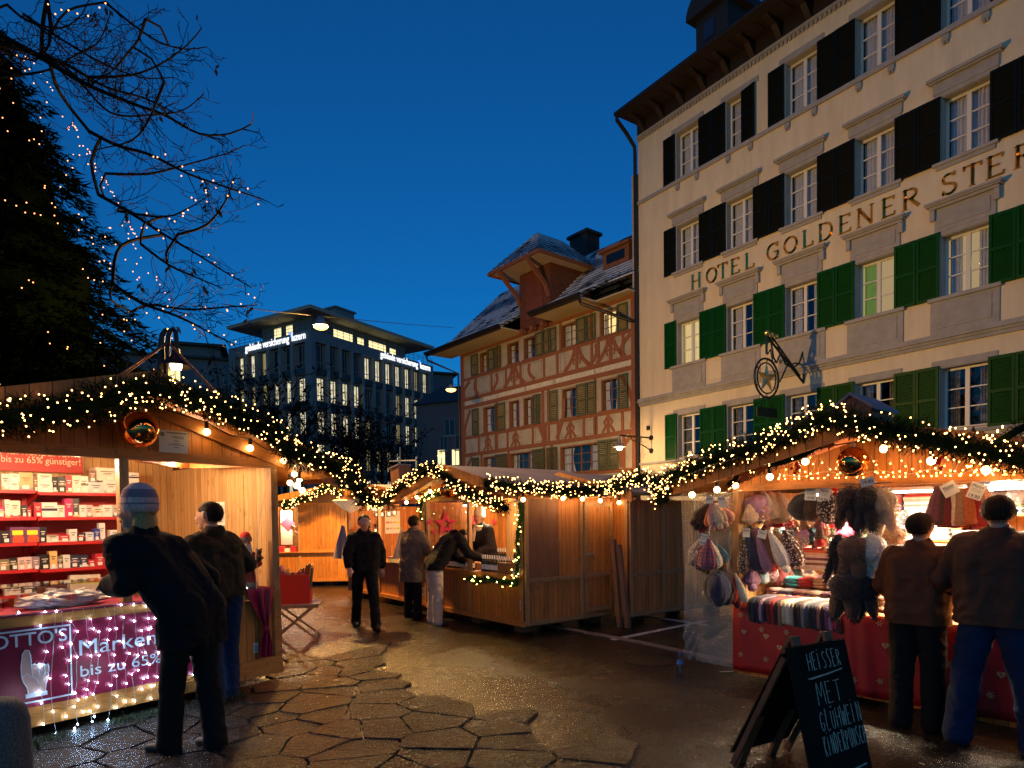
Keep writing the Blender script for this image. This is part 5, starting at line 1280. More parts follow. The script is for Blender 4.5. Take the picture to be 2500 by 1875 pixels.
# ================================================================== lantern stall left of the oil stall
lt = plain_stall(MS, 'lantern_stall', 'wooden stall hung with small lanterns left of the oil stall', -6.35, -2.9, .1, 1.8, 1.92, front='open', counter=.8, posts=(-4.85,))
roof2(lt, -4.6, 2.27, -6.5, 2.0, -2.75, 2.0, -.12, 2.1, TARP, RUNDER, False)
b = MB(); b.prism([(-6.3, .13, 1.991), (-2.95, .13, 1.991), (-4.6, .13, 2.25)], (0, .02, 0)); b.build('gable_boards', PINE, lt)
qd = Z(680, 1130, .19892)
def dq(X, Y, y=.3): return MS.at(qd(X, Y), y)
b = MB(); b.lathe([(.03, .09), (.035, .085), (.012, .125), (0, .13)], (0, 0, 0), 6)
for a in range(4): b.bar((.028 * math.cos(a * 1.571), .028 * math.sin(a * 1.571), .0), (.028 * math.cos(a * 1.571), .028 * math.sin(a * 1.571), .09), .006, .006)
b.lathe([(0, -.004), (.036, -.004), (.036, .006), (0, .006)], (0, 0, 0), 6); b.tube([(0, 0, .13), (.02, 0, .16), (0, 0, .19)], .003, 4); LANM = b.mesh('metal_frame', BLACK)
b = MB(); b.lathe([(.012, .008), (.012, .05), (0, .055)], (0, 0, 0), 6); LCAN = b.mesh('candle', glow('candle', (1, .75, .35), 3))
for i, (X, Y) in enumerate([(910, 640), (945, 610), (1205, 660), (1272, 660), (1355, 655), (1420, 640), (1070, 870), (1190, 860), (1110, 870)]):
    P = dq(X, Y, .35); t = thing('lantern', f"small black candle lantern, {words(i)} from the left {'on the upper rail' if i < 6 else 'on the lower rail'}", 'lantern', MS.w(P.x, P.y, P.z), 0, 'small lanterns in the stall'); o = ob('metal_frame', LANM, t); o.scale = (1.5,) * 3; o = ob('candle', LCAN, t); o.scale = (1.5,) * 3
t = fthing(MS, 'lantern_rail', 'wire hanging rails above the lantern stall counter', 'rail'); b = MB(); p, q = dq(820, 600, .35), dq(1540, 560, .35); b.tube([p, q], .006, 4); p, q = dq(1000, 780, .35), dq(1240, 750, .35); b.tube([p, q], .006, 4); p, q = dq(1030, 800, .35), dq(1240, 790, .35); b.tube([p, q], .005, 4); b.build('wire', STEEL, t)
t = fthing(MS, 'colour_poster', 'white sheet with rows of coloured squares on the lantern stall wall', 'poster'); PY = -6.29
p, q = MS.atx(qd(1310, 870), PY), MS.atx(qd(1490, 590), PY); b = MB(); b.box(PY - .01, PY, p.y, q.y, p.z, q.z); b.build('sheet', PAPER, t)
cols = [(.6, .6, .6), (.7, .55, .5), (.85, .6, .02), (.75, .7, .6), (.8, .1, .08), (.4, .4, .5), (.85, .5, .02), (.8, .7, .05), (.35, .36, .3), (.75, .4, .35), (.6, .6, .55), (.4, .6, .05)]
for i, cc in enumerate(cols):
    r_, c_ = divmod(i, 4); b = MB(); w_ = (q.y - p.y) * .2; x = p.y + (q.y - p.y) * (.06 + .23 * c_); z = p.z + (q.z - p.z) * (.72 - .27 * r_); b.box(PY + .0005, PY + .003, x, x + w_, z, z + w_ * .55); b.build('colour_square', mat(f'square_{i}', cc, .7, var=0, bump=0), t)
c = dq(920, 740, .6); t = fthing(MS, 'work_lamp', 'glaring white lamp in the left half of the lantern stall', 'lamp', 'lamps under the stall roofs'); b = MB(); b.ball(c, .1, .08, .065); b.build('bulb', glow('glare_bulb', (1, .95, .8), 14), t); b = MB(); b.lathe([(.03, .12), (.11, .08), (.125, .03)], c, 14); b.tube([c + Vector((0, 0, .12)), (c.x, c.y, 2.1)], .006, 4); b.build('shade', BLACK, t); lamp('POINT', c + Vector((0, -.15, -.1)), 34, (1, .76, .45), t, .08)
lamp('POINT', (-3.5, .9, 1.8), 100, (1, .72, .36), t, .08); lamp('POINT', (-4.3, 1.1, 1.8), 24, (1, .7, .36), t, .08)
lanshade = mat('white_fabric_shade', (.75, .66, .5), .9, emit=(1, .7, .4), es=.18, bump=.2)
for i, (X, Y, X2, Y2) in enumerate([(770, 470, 955, 610), (1110, 525, 1225, 620)]):
    p, q = dq(X, Y, .05), dq(X2, Y2, .05); cx_ = (p.x + q.x) / 2; w_ = (q.x - p.x) / 2; b = MB(); b.lathe([(.02, q.z - p.z), (w_ * .35, (q.z - p.z) * .75), (w_, 0), (w_ * .9, .02)], (cx_, .1, p.z), 12); t = fthing(MS, 'fabric_shade', ['large cream cloth cone hanging at the lantern stall corner', 'smaller cream cloth cone hanging below the garland'][i], 'lampshade'); b.build('shade', lanshade, t)
# goods on the lantern counter
def boxthing(fr, name, label, cat, x0, x1, y0, y1, z0, z1, m, lid=None, group=None):
    t = thing(name, label, cat, fr.w((x0 + x1) / 2, (y0 + y1) / 2, z0), fr.rz, group); hx, hy = (x1 - x0) / 2, (y1 - y0) / 2; b = MB(); b.box(-hx, hx, -hy, hy, 0, z1 - z0); b.build('box_body', m, t)
    b = MB(); b.box(-hx - .004, hx + .004, -hy - .004, hy + .004, z1 - z0 + .0005, z1 - z0 + .012); b.build('lid', lid or m, t); return t
BR = mat('brown_leatherette', (.13, .05, .025), .5); CR = mat('cream_card', (.7, .62, .45), .7)
boxthing(MS, 'gift_box', 'brown box on the lantern stall counter', 'box', -4.35, -3.85, .2, .4, .826, 1.04, BR)
boxthing(MS, 'gift_box', 'cream box at the front of the lantern stall counter', 'box', -4.2, -3.75, .0, .15, .826, .92, CR, mat('pink_lid', (.6, .2, .2), .6))
boxthing(MS, 'gift_box', 'red patterned box on the lantern stall counter', 'box', -3.55, -3.25, .1, .3, .826, 1.0, mat('red_pattern_card', (.5, .06, .05), .6, var=.6, vs=25))
for i, x in enumerate((-4.2, -3.9, -3.6, -3.3)):
    t = fthing(MS, 'kettle_basket', f'small dark wire basket with arched handle, {words(i)} along the lantern counter', 'basket'); b = MB(); b.tube([(x - .08, .45, 1.0)] + [(x - .08 * math.cos(a), .45, 1.1 + .16 * math.sin(a)) for a in np.linspace(0, math.pi, 9)] + [(x + .08, .45, 1.0)], .006, 5); b.lathe([(0, .826), (.08, .826), (.1, 1.0), (.09, 1.0), (.07, .84)], (x, .45, 0), 12); b.build('basket', mat('dark_wicker', (.05, .04, .035), .7), t)
apron_m = mat('white_printed_cloth', (.68, .58, .55), .85, var=.12, vs=5)
for i, (L_, lab) in enumerate([([(800, 760), (690, 1170), (900, 1190), (840, 780)], 'long pale printed cloth hanging at the left of the lantern stall'), ([(1530, 800), (1430, 1160), (1535, 1170), (1550, 800)], 'pale cloth hanging at the right end of the lantern stall')]):
    P = [dq(X, Y, -.02) for X, Y in L_]; b = MB(); b.sheet(lambda u, v: (P[0].lerp(P[3], u)).lerp(P[1].lerp(P[2], u), v) + Vector((0, -.05 - .03 * math.sin(u * 12) * v, 0)), 20, 12, (0, .004, 0)); t = fthing(MS, 'hanging_cloth', lab, 'cloth'); b.build('cloth', apron_m, t)
sticker('white house sticker low on the lantern stall front', MS, -3.12, .12, .28, .09, .14)
# ================================================================== far stall with a dark shutter wall
BLF = Fr((-4.55, 16.3), 2)
bl = plain_stall(BLF, 'toy_stall', 'far stall with a plank shutter and a small lit counter on its left', -1.6, 1.5, 0, 2, 2.0, front='open', counter=.83, posts=(-.76,))
b = MB(); b.box(-.7, 1.46, .02, .05, .83, 2.0); b.build('shutter_boards', PINE, bl)
b = MB(); b.box(-.7, 1.46, -.006, .0195, .84, .9); b.build('shutter_rail', BEAM, bl)
b = MB(); b.prism([(-1.55, .03, 2.071), (1.45, .03, 2.071), (.0, .03, 2.4)], (0, .02, 0)); b.build('gable_boards', PLY, bl)
roof2(bl, 0, 2.42, -1.9, 2.05, 1.8, 2.05, -.35, 2.2, TARP, RUNDER)
GB = [BLF.at(qd(X, Y), -.45) for X, Y in ((40, 530), (150, 500), (300, 440), (450, 370), (590, 300), (680, 330), (790, 400))] 
garland('garland', 'fir garland over the gable of the far stall', BLF, GB, .13, 110, seed=9, lr=.0095)
GB2 = [BLF.at(qd(X, Y), -.45) for X, Y in ((290, 480), (320, 560))]
lamp('POINT', (-1.15, .8, 1.8), 60, (1, .7, .4), bl, .1)
PKT = mat('pink_felt', (.6, .05, .12), .8)
t = fthing(BLF, 'wall_hanging', 'white hanging with a pink diamond in the far stall', 'poster'); b = MB(); b.box(-1.5, -1.2, 1.0, 1.02, 1.0, 1.9); b.build('sheet', PAPER, t); b = MB(); b.prism([(-1.5, .99, 1.55), (-1.3, .99, 1.35), (-1.12, .99, 1.55), (-1.3, .99, 1.75)], (0, .008, 0)); b.build('diamond', PKT, t)
t = fthing(BLF, 'toy_mobile', 'small wooden bird houses hanging in the far stall', 'mobile'); b = MB()
for x, z in ((-1.05, 1.4), (-.9, 1.36), (-1.0, 1.25), (-.85, 1.22)): b.box(x - .05, x + .05, .5, .58, z, z + .07); b.prism([(x - .07, .48, z + .07), (x + .07, .48, z + .07), (x, .48, z + .12)], (0, .12, 0))
b.build('toys', CR, t)
for i, (x, cc) in enumerate(((-1.4, 'cream'), (-1.2, 'crimson'), (-1.05, 'white'), (-.9, 'crimson'))):
    boxthing(BLF, 'toy_box', f'little {cc} toy box, {words(i)} on the far stall counter', 'box', x - .07, x + .06, .05, .2, .856, .93 + .05 * (i % 2), mat('carton_' + cc))
# stall tucked behind the perfume stall: only its roof and lamps show
ns = plain_stall(LS, 'rear_stall', 'stall behind the perfume stall with a grey roof poking out', -.3, 1.95, 3.2, 1.9, 2.0)
NT_ = LS.at(qd(720, 242), 2.95); NP = LS.at(qd(250, 30), 2.95); print('rear roof', NT_, NP)
roof2(ns, NP.x, NP.z, 2 * NP.x - NT_.x, NT_.z, NT_.x, NT_.z, 2.95, 5.3, TARP, RUNDER)
festoon('festoon_lights', 'cluster of round bulbs hanging beside the right post of the perfume stall', LS, [LS.atx(qd(X, Y), .42 ) for X, Y in ((195, 108), (255, 190), (140, 215), (222, 250), (258, 262), (290, 305))], watts=5, sag=.02)
t = fthing(MS, 'roof_box', 'dark wooden box on the ridge of the oil stall roof', 'box'); p = MS.at(g3(1125, 420), -.3); b = MB(); b.box(-.16, .16, -.12, .12, 0, .34, mx((p.x, p.y + .2, p.z - .02), ry=R(-8))); b.build('box_body', PLY, t); b = MB(); b.box(-.17, .17, -.13, .13, .341, .36, mx((p.x, p.y + .2, p.z - .02), ry=R(-8))); b.build('lid', TARP, t)

# ================================================================== hat stall (right)
HSF = Fr(gp(1790, 1636, .08), -51.3)
HW_, HD_, HH = 2.75, 2.0, 1.87
hs = fthing(HSF, 'hat_stall', 'brightly lit stall of knitted hats with red draped counter and garlanded gable', 'market stall', 'wooden market stalls')
b = MB(); b.box(0, HW_, 0, HD_, .06, .1); b.build('floor', PINE, hs)
b = MB(); b.box(0, HW_, HD_ - .04, HD_, .1, 2.0); b.build('back_wall', PINEI, hs)
b = MB(); b.box(0, .035, .065, HD_ - .041, .1, HH); b.box(HW_ - .035, HW_, .065, HD_ - .041, .1, HH); b.split('side_wall', PINEIY, hs)
for x in (0, HW_ - .065): ob('post', (lambda q: (q.box(0, .065, 0, .064, .06, HH), q.mesh('post', POST))[1])(MB()), hs, (x, 0, 0))
b = MB(); b.box(0, HW_, -.005, .065, HH + .001, HH + .07); b.build('header_beam', BEAM, hs)
b = MB(); b.prism([(0, .03, HH + .071), (HW_, .03, HH + .071), (HW_ / 2, .03, 2.32)], (0, .02, 0)); b.build('gable_boards', PINE, hs)
roof2(hs, HW_ / 2 - .06, 2.34, -.62, 1.88, HW_ + .6, 1.88, -.42, HD_ + .3, TARP, RUNDER)
b = MB(); b.box(.04, HW_ - .04, .02, .75, .74, .77); b.box(.04, HW_ - .04, .75, 1.1, .86, .89); b.build('counter_top', BEAM, hs)
CLO = mat('red_table_cloth', (.4, .008, .012), .55, var=.2, vs=5, bump=.15, bs=30)
tcl = fthing(HSF, 'table_cloth', 'red cloth with pale hearts and snowflakes draped round the hat stall counter', 'tablecloth')
def drape(x, z):
    f = 0
    for c_, w_, a_ in ((.12, .05, .02), (1.18, .05, .03), (1.3, .06, .035), (1.0, .1, .012), (2.1, .08, .025), (2.5, .06, .02), (.5, .15, .008)): f += a_ * math.exp(-((x - c_ + .06 * (z - .4)) / w_) ** 2)
    return -.035 - f * (1.2 - z)
b = MB(); b.sheet(lambda u, v: (.02 + (HW_ - .02) * u, drape(.02 + HW_ * u, .1 + .67 * v), .1 + .01 * math.sin(u * 9) + .675 * v), 130, 10, (0, .004, 0)); b.build('cloth', CLO, tcl, True)
MOT = mat('pale_gold_motif', (.55, .38, .16), .7, var=.1, bump=0)
b = MB()
def heart(x, z, s):
    y = drape(x, z) - .004; P = []
    for i in range(18):
        a = 2 * math.pi * i / 18; P.append((x + s * .0625 * 16 * math.sin(a) ** 3, y, z + s * .0625 * (13 * math.cos(a) - 5 * math.cos(2 * a) - 2 * math.cos(3 * a) - math.cos(4 * a))))
    for i in range(18):
        p, q = P[i], P[(i + 1) % 18]; ip, iq = [(x + (v[0] - x) * .35, y, z + (v[2] - z) * .35) for v in (p, q)]; b.prism([p, q, iq, ip], (0, -.003, 0))
def flake(x, z, s):
    y = drape(x, z) - .006
    for i in range(6):
        a = i * math.pi / 3; b.bar((x + .2 * s * math.cos(a), y, z + .2 * s * math.sin(a)), (x + s * math.cos(a), y, z + s * math.sin(a)), s * .3, .003, (0, 1, 0))
for k, X, Y in [('f', 300, 278), ('h', 415, 288), ('f', 527, 306), ('f', 645, 265), ('h', 735, 348), ('h', 857, 352), ('f', 962, 380), ('h', 322, 395), ('f', 437, 378), ('h', 469, 424), ('f', 606, 398), ('f', 302, 545), ('f', 466, 580), ('f', 1233, 338), ('h', 1273, 488), ('f', 1240, 730), ('f', 1070, 715), ('f', 1700, 618), ('h', 1820, 520), ('h', 1815, 735), ('h', 2055, 685), ('f', 1985, 822), ('h', 560, 500), ('f', 700, 560), ('h', 830, 600)]:
    P = HSF.at(g6(X, Y), -.05)
    if .05 < P.x < HW_ and .1 < P.z < .75: (heart if k == 'h' else flake)(P.x, P.z, .028)
b.split('motif', MOT, tcl)
t = fthing(HSF, 'roof_box', 'blue grey pitched wooden box on the ridge of the hat stall roof', 'box'); rb = HSF.at((2092, 1010), -.1); b = MB(); b.prism([(rb.x - .16, -.2, 2.3), (rb.x + .16, -.2, 2.3), (rb.x + .16, -.2, rb.z + .02), (rb.x, -.2, rb.z + .13), (rb.x - .16, -.2, rb.z + .02)], (0, .4, 0)); b.build('box_body', PLY, t); b = MB()
for sx in (-1, 1): b.prism([(rb.x + sx * .2, -.24, rb.z), (rb.x, -.24, rb.z + .14), (rb.x, -.24, rb.z + .165), (rb.x + sx * .2, -.24, rb.z + .025)], (0, .48, 0))
b.build('lid', TARP, t)
# plastic side curtain
PLA = bpy.data.materials.new('milky_plastic_sheet'); PLA.use_nodes = True; tt = PLA.node_tree; pb_ = tt.nodes['Principled BSDF']; pb_.inputs['Base Color'].default_value = (.7, .62, .55, 1); pb_.inputs['Roughness'].default_value = .18; pb_.inputs['Alpha'].default_value = .34
pc = fthing(HSF, 'plastic_curtain', 'milky clear plastic sheet hanging beside the hat stall post', 'plastic sheet')
def plf(u, v):
    z = .1 + 1.78 * v; x = -.66 + .66 * u + .06 * (1 - v) * (1 - u); fold = .03 * math.sin(u * 9 + 2 * v) * (1 - u) + .02 * mnoise.noise(Vector((u * 7, v * 3, 2)))
    k = max(0, 1 - math.hypot((u - .1) * 1.4, v) * 2.6); fold += .05 * k * math.sin(u * 46 - v * 60) + .03 * max(0, 1 - abs(v - .12 - .25 * abs(u - .45)) * 30)
    return (x + .03 * fold, .02 + fold, z)
b = MB(); b.grid(plf, 60, 80); b.build('sheet', PLA, pc, True)
# lights of the hat stall
TUB = glow('hat_stall_tube', (1, .93, .8), 18)
for i, (x, y, w_) in enumerate([(1.25, .62, 1.1), (2.2, .7, .7), (.55, .6, .2), (.8, .6, .2), (1.7, 1.1, .35), (2.55, 1.0, .3)]):
    t = fthing(HSF, 'strip_lamp', f"bright white lamp under the hat stall roof, {words(i)} of six", 'lamp', 'lamps under the stall roofs'); b = MB(); b.box(x - w_ / 2, x + w_ / 2, y, y + .07, 1.84, 1.87); b.build('housing', PAPER, t); b = MB(); b.box(x - w_ / 2 + .01, x + w_ / 2 - .01, y + .01, y + .06, 1.822, 1.839); b.build('tube', TUB, t)
    lamp('AREA', (x, y + .035, 1.815), 34 * w_ + 20, (1, .76, .48), t, w_, 'tube_light', sy=.06)
c = HSF.at(g5(2110, 560), .5); t = fthing(HSF, 'dome_lamp', 'white dome lamp at the right end of the hat stall', 'lamp'); b = MB(); b.lathe([(.02, .09), (.09, .05), (.11, 0)], c, 16); b.build('shade', PAPER, t); b = MB(); b.ball(c, .085, .085, .03); b.build('bulb', TUB, t); lamp('POINT', c + Vector((0, 0, -.08)), 34, (1, .8, .55), t, .07)
for i, (X, Y) in enumerate([(1640, 830), (1700, 870)]):
    pass
# string bulbs
fb = [HSF.at(g5(X, Y), -.2) + Vector((0, 0, .03)) for X, Y in ((220, 635), (370, 605), (480, 580), (687, 528), (900, 436), (1370, 360), (1655, 432), (1985, 488), (2240, 560))]
festoon('festoon_lights', 'nine round bulbs strung along the gable of the hat stall', HSF, fb, watts=20, sag=-.01)
bc = HSF.at(g5(1185, 435), -.22); ballorn('copper mirror ball under the peak of the hat stall', HSF, bc, .125)
GY2 = -.5
def hq(X, Y, y=GY2): return HSF.at(g5(X, Y), y)
GH = [hq(60, 670), hq(20, 590), hq(80, 530), hq(180, 490), hq(320, 430), hq(480, 385), hq(640, 335), hq(800, 280), hq(930, 200), hq(1010, 170), hq(1120, 190), hq(1280, 225), hq(1450, 265), hq(1620, 300), hq(1800, 345), hq(1980, 375), hq(2150, 420), hq(2300, 455)]
garland('garland', 'fir garland over the gable of the hat stall', HSF, GH, .13, 330, seed=11, lr=.0052)
GH2 = [HSF.at(g4(X, Y), GY2) for X, Y in ((1270, 450), (1380, 390), (1500, 370), (1600, 420), (1660, 490))]
garland('garland', 'fir garland sweeping from the oil stall roof to the hat stall', HSF, GH2, .12, 120, seed=12, lr=.0052)
GH3 = [hq(2040, 330, -.9), hq(2130, 275, -.9), hq(2220, 225, -.9), hq(2320, 190, -.9)]
garland('garland', 'fir garland end curling up at the far right edge', HSF, GH3, .07, 16, seed=13, lr=.0052)
# inner swag of ribbons and leaves under the gable
GH4 = [HSF.at(g5(X, Y), -.28) for X, Y in ((440, 575), (520, 520), (640, 470), (760, 440), (880, 400), (980, 340), (1080, 300))]
garland('garland', 'short inner garland with copper leaves under the hat stall gable', HSF, GH4, .07, 26, seed=14, lr=.0052)
LEAF = mat('copper_leaf', (.4, .12, .03), .35, .3, var=.4, vs=20); BERR = mat('red_ornament', (.55, .015, .01), .25, var=.1, bump=0)
for i, (X, Y, m_) in enumerate([(640, 470, LEAF), (540, 520, LEAF), (1050, 310, LEAF), (840, 470, BERR), (1710, 430, BERR), (1905, 295, LEAF), (1090, 600, BERR)]):
    P = HSF.at(g5(X, Y), -.34 if i < 6 else .1); t = fthing(HSF, 'ribbon_ornament', f"{'copper leaf' if m_ is LEAF else 'glossy red'} ornament, {words(i)} among the hat stall greenery", 'ornament', 'ornaments on the hat stall gable'); b = MB()
    if m_ is LEAF:
        for k in range(7):
            a = k * .9 + i; d = Vector((math.cos(a), -.3 + .3 * math.sin(k), math.sin(a))); s_ = d.cross(Vector((0, 1, .3))).normalized() * .022
            b.add([P, P + d * .04 + s_, P + d * .085 + Vector((0, -.015, 0)), P + d * .04 - s_], [(0, 1, 2, 3)])
            b.add([P + Vector((0, .003, 0)), P + d * .04 + s_ + Vector((0, .003, 0)), P + d * .085 + Vector((0, -.012, 0)), P + d * .04 - s_ + Vector((0, .003, 0))], [(3, 2, 1, 0)])
    else:
        for k in range(9): b.ball(P + Vector((rs.uniform(-.035, .035), rs.uniform(-.02, .02), rs.uniform(-.06, .05))), rs.uniform(.012, .02), nu=8, nv=6)
    b.build('ornament', m_, t)
# warm icicle string under the gable
t = fthing(HSF, 'icicle_lights', 'warm icicle lights dangling over the gable boards of the hat stall', 'light string'); pts_ = []; b = MB()
for k in range(34):
    X = 740 + k * 43; top = 545 - (X - 740) * .02; hgt = 40 + 95 * abs(math.sin(k * 2.3)) * (1 if 900 < X < 1900 else .6)
    P0 = HSF.at(g5(X, top - hgt), -.03); P1 = HSF.at(g5(X + rs.uniform(-15, 15), top - 8), -.03); prev = None; ch = []
    for u in (0, .25, .5, .75, 1): ch.append(P0.lerp(P1, u) + Vector((rs.uniform(-.02, .02), rs.uniform(-.01, .005), 0)))
    b.tube(ch, .0018, 4)
    for u in (1, 3, 4): pts_.append(ch[u] + Vector((rs.uniform(-.01, .01), -.006, -.004)))
b.tube([HSF.at(g5(X, 545 - (X - 740) * .02 - 30 - 14 * math.sin(X * .02)), -.03) for X in range(740, 2230, 30)], .003, 4)
b.build('wire', mat('white_wire', (.7, .55, .35), .5, bump=0), t); lights(t, pts_, FAIRY, .006)
# ================================================================== knitwear on the hat stall
KC = {'dark brown': (.06, .025, .015), 'black': (.014, .012, .013), 'orange': (.55, .13, .03), 'pale pink': (.6, .32, .28), 'cream': (.68, .55, .36), 'salmon': (.55, .26, .18), 'red': (.42, .015, .015), 'maroon': (.16, .01, .015), 'plum': (.13, .035, .06), 'mauve': (.3, .15, .25), 'lilac': (.45, .25, .42), 'slate blue': (.06, .09, .12), 'teal blue': (.04, .1, .14), 'navy': (.02, .025, .06), 'olive': (.14, .085, .035), 'brown': (.2, .085, .04), 'tan': (.36, .2, .1), 'white': (.74, .68, .6), 'grey': (.24, .22, .23), 'hot pink': (.6, .03, .1), 'beige': (.5, .36, .24), 'dusty pink': (.38, .17, .14), 'moss green': (.1, .12, .06), 'purple': (.16, .05, .2), 'plaid': (.3, .06, .05), 'turquoise': (.03, .3, .36)}
def knit(c, kind=0):
    nm = 'knit_' + c.replace(' ', '_') + ('_spotted' if kind else '')
    if nm in _mc: return _mc[nm]
    m = bpy.data.materials.new(nm); N = NT(m); tc = N.n('ShaderNodeTexCoord').outputs['Object']
    wv = N.n('ShaderNodeTexWave', None, Vector=tc, Scale=48.0, Distortion=2.5, Detail=2.0); nz = N.noise(tc, 45, 4)
    h = N.math('ADD', N.math('MULTIPLY', wv.outputs['Fac'], .38), N.math('MULTIPLY', nz, .75)); col = KC[c]
    base = N.ramp(h, [(.25, tuple(v * .5 for v in col)), (.8, tuple(min(1, v * 1.25) for v in col))])
    if kind:
        sp = N.ramp(N.n('ShaderNodeTexVoronoi', None, Vector=tc, Scale=42.0).outputs['Distance'], [(.3, 1.0), (.42, 0.0)])
        base = N.mix(sp, base, (.6, .45, .42))
    if c == 'plaid':
        w2 = N.n('ShaderNodeTexWave', {'bands_direction': 'Z'}, Vector=tc, Scale=9.0).outputs['Fac']; base = N.mix(N.ramp(w2, [(.4, 0.0), (.6, .8)]), base, (.08, .05, .16))
    N.set(N.b.inputs['Base Color'], base); N.b.inputs['Roughness'].default_value = .95; N.b.inputs['Sheen Weight'].default_value = .35
    N.bump(h, .6, .006); _mc[nm] = m; return m
def tuft(b, P, n, r, L, rg, w=.002):
    for _ in range(n):
        d = Vector((rg.gauss(0, 1), rg.gauss(0, 1), rg.gauss(0, 1))).normalized(); s = d.orthogonal().normalized() * w; Q = P + d * r
        b.add([Q - s, Q + s, Q + d * L + Vector((0, 0, -L * .3))], [(0, 1, 2)])
hat_n = 0
def hat(kind, c, lab, X, Y, w, h, tilt=0, y=.1, yaw=0, spot=0, z5=g5):
    """w, h in zoom pixels; one hat hanging by its upper end at its own place"""
    global hat_n; hat_n += 1
    P = HSF.at(z5(X, Y), y); k = (Vector(HSF.w(P.x, P.y, P.z)) - Vector(CAM)).length * (.40687 if z5 is g5 else 1) / 1600
    W_, H_ = w * k * 1.3, h * k * 1.2; t = thing('knitted_hat' if kind != 'fur' else 'fur_hat', lab, 'hat', HSF.w(P.x, P.y, P.z), HSF.rz, 'hats hanging at the hat stall'); rg = random.Random(hat_n)
    t.rotation_euler = (0, R(tilt), HSF.rz + R(yaw)); m = knit(c, spot); b = MB(); hz = H_ / 2
    sd = Vector((hat_n * 3.1, 0, 0))
    if kind in ('bobble', 'drop'):
        n = 26
        def pf(u, v):
            a = 2 * math.pi * u; prof = (.18 + .82 * math.sin(min(1, v * 1.25) * math.pi / 2) ** 1.1) * (1 if v < .8 else math.sqrt(max(0, 1 - ((v - .8) / .2) ** 2) * .9 + .02)); rr = 1 + .07 * math.cos(a * 13) + .14 * mnoise.noise(Vector((math.cos(a) * 1.5, math.sin(a) * 1.5, v * 3)) + sd)
            return (W_ / 2 * prof * rr * math.cos(a), W_ * .3 * prof * rr * math.sin(a), hz - H_ * v)
        b.grid(pf, 39, n); b.build('crown', m, t, True)
        if kind == 'bobble':
            b = MB(); r_ = W_ * .26; pz = Vector((0, -W_ * .12, -hz - r_ * .3)); b.ball(pz, r_, nu=12, nv=8); tuft(b, pz, 160, r_ * .7, r_ * .5, rg); b.build('pompom', m, t)
    elif kind == 'cap':
        b.ball((0, 0, 0), W_ / 2, W_ * .36, H_ * .46, 30, 16, lambda d: 1 + .05 * math.cos(math.atan2(d.y, d.x) * 11) + .12 * mnoise.noise(d * 1.6 + sd)); b.build('crown', m, t, True)
        b = MB(); b.sheet(lambda u, v: (W_ * .42 * math.cos(math.pi * (1.05 + .9 * u)) * (.75 + .42 * v) , -W_ * .3 * (.4 + .7 * v) * math.sin(math.pi * u) - W_ * .08, -H_ * .2 - H_ * .3 * v + .012 * math.cos(u * 40) * v), 30, 6, (0, 0, .006)); b.build('peak', m, t, True)
    elif kind == 'bell':
        def pf(u, v):
            a = 2 * math.pi * u; prof = .45 + .55 * v ** .8; rr = 1 + .06 * math.cos(a * 10) + .08 * mnoise.noise(Vector((math.cos(a), math.sin(a), v * 3)) + sd)
            if v > .86: rr *= 1.09
            return (W_ / 2 * prof * rr * math.cos(a), W_ * .28 * prof * rr * math.sin(a), hz - H_ * v)
        b.grid(pf, 40, 20); b.build('crown', m, t, True); b = MB(); b.lathe([(W_ * .42, -hz + .006), (W_ * .5, -hz - .004), (W_ * .5, -hz + .02), (W_ * .42, -hz + .02)], (0, 0, 0), 24, Matrix.Diagonal((1, .56, 1)).to_4x4()); b.build('cuff', m, t, True)
    elif kind == 'beanie':
        b.ball((0, 0, 0), W_ / 2, W_ * .38, H_ / 2, 34, 18, lambda d: (1 + .05 * math.cos(math.atan2(d.y, d.x) * 14) + .12 * mnoise.noise(d * 1.7 + sd)) * (1 if d.z > -.5 else .9)); b.build('crown', m, t, True)
    elif kind == 'fur':
        fm = lambda d: 1 + .12 * mnoise.noise(d * 2 + sd)
        b.ball((0, 0, hz * .35), W_ / 2, W_ * .4, H_ * .32, 20, 12, fm)
        for sx in (-1, 1): b.ball((sx * W_ * .2, -.01 - .02 * (sx > 0), -hz * .3 + sx * hz * .08), W_ * .24, W_ * .2, H_ * .38, 14, 10, fm, Matrix.Rotation(R(-sx * 9), 4, 'Y'))
        b.ball((W_ * .02, -W_ * .3, hz * .3), W_ * .3, W_ * .14, H_ * .16, 12, 8, fm); base = list(b.v)
        for _ in range(2600):
            P0 = Vector(rg.choice(base)); d = Vector((P0.x * 2, P0.y * 2, P0.z * .6)).normalized(); d = (d + Vector((rg.gauss(0, .5), rg.gauss(0, .5), rg.gauss(-.5, .4)))).normalized(); s = d.orthogonal().normalized() * .0016
            b.add([P0 - s, P0 + s, P0 + d * rg.uniform(.015, .05)], [(0, 1, 2)])
        b.build('fur', m, t)
    return t
def bunch(U, hook, lst):
    """hats fanning out from one ring: each hangs from the hook by its upper end"""
    for k, c, w, h, tl, y, sp in lst:
        L_ = h * 1.2 * .5 - 12; X, Y = hook[0] - math.sin(R(tl)) * L_, hook[1] + math.cos(R(tl)) * L_
        hat(k, c, f'{"speckled " if sp else ""}{c} {"bobble hat" if k == "bobble" else "peaked cap" if k == "cap" else "knitted hat"} {U}', X, Y, w, h, tl, y, 0, sp)
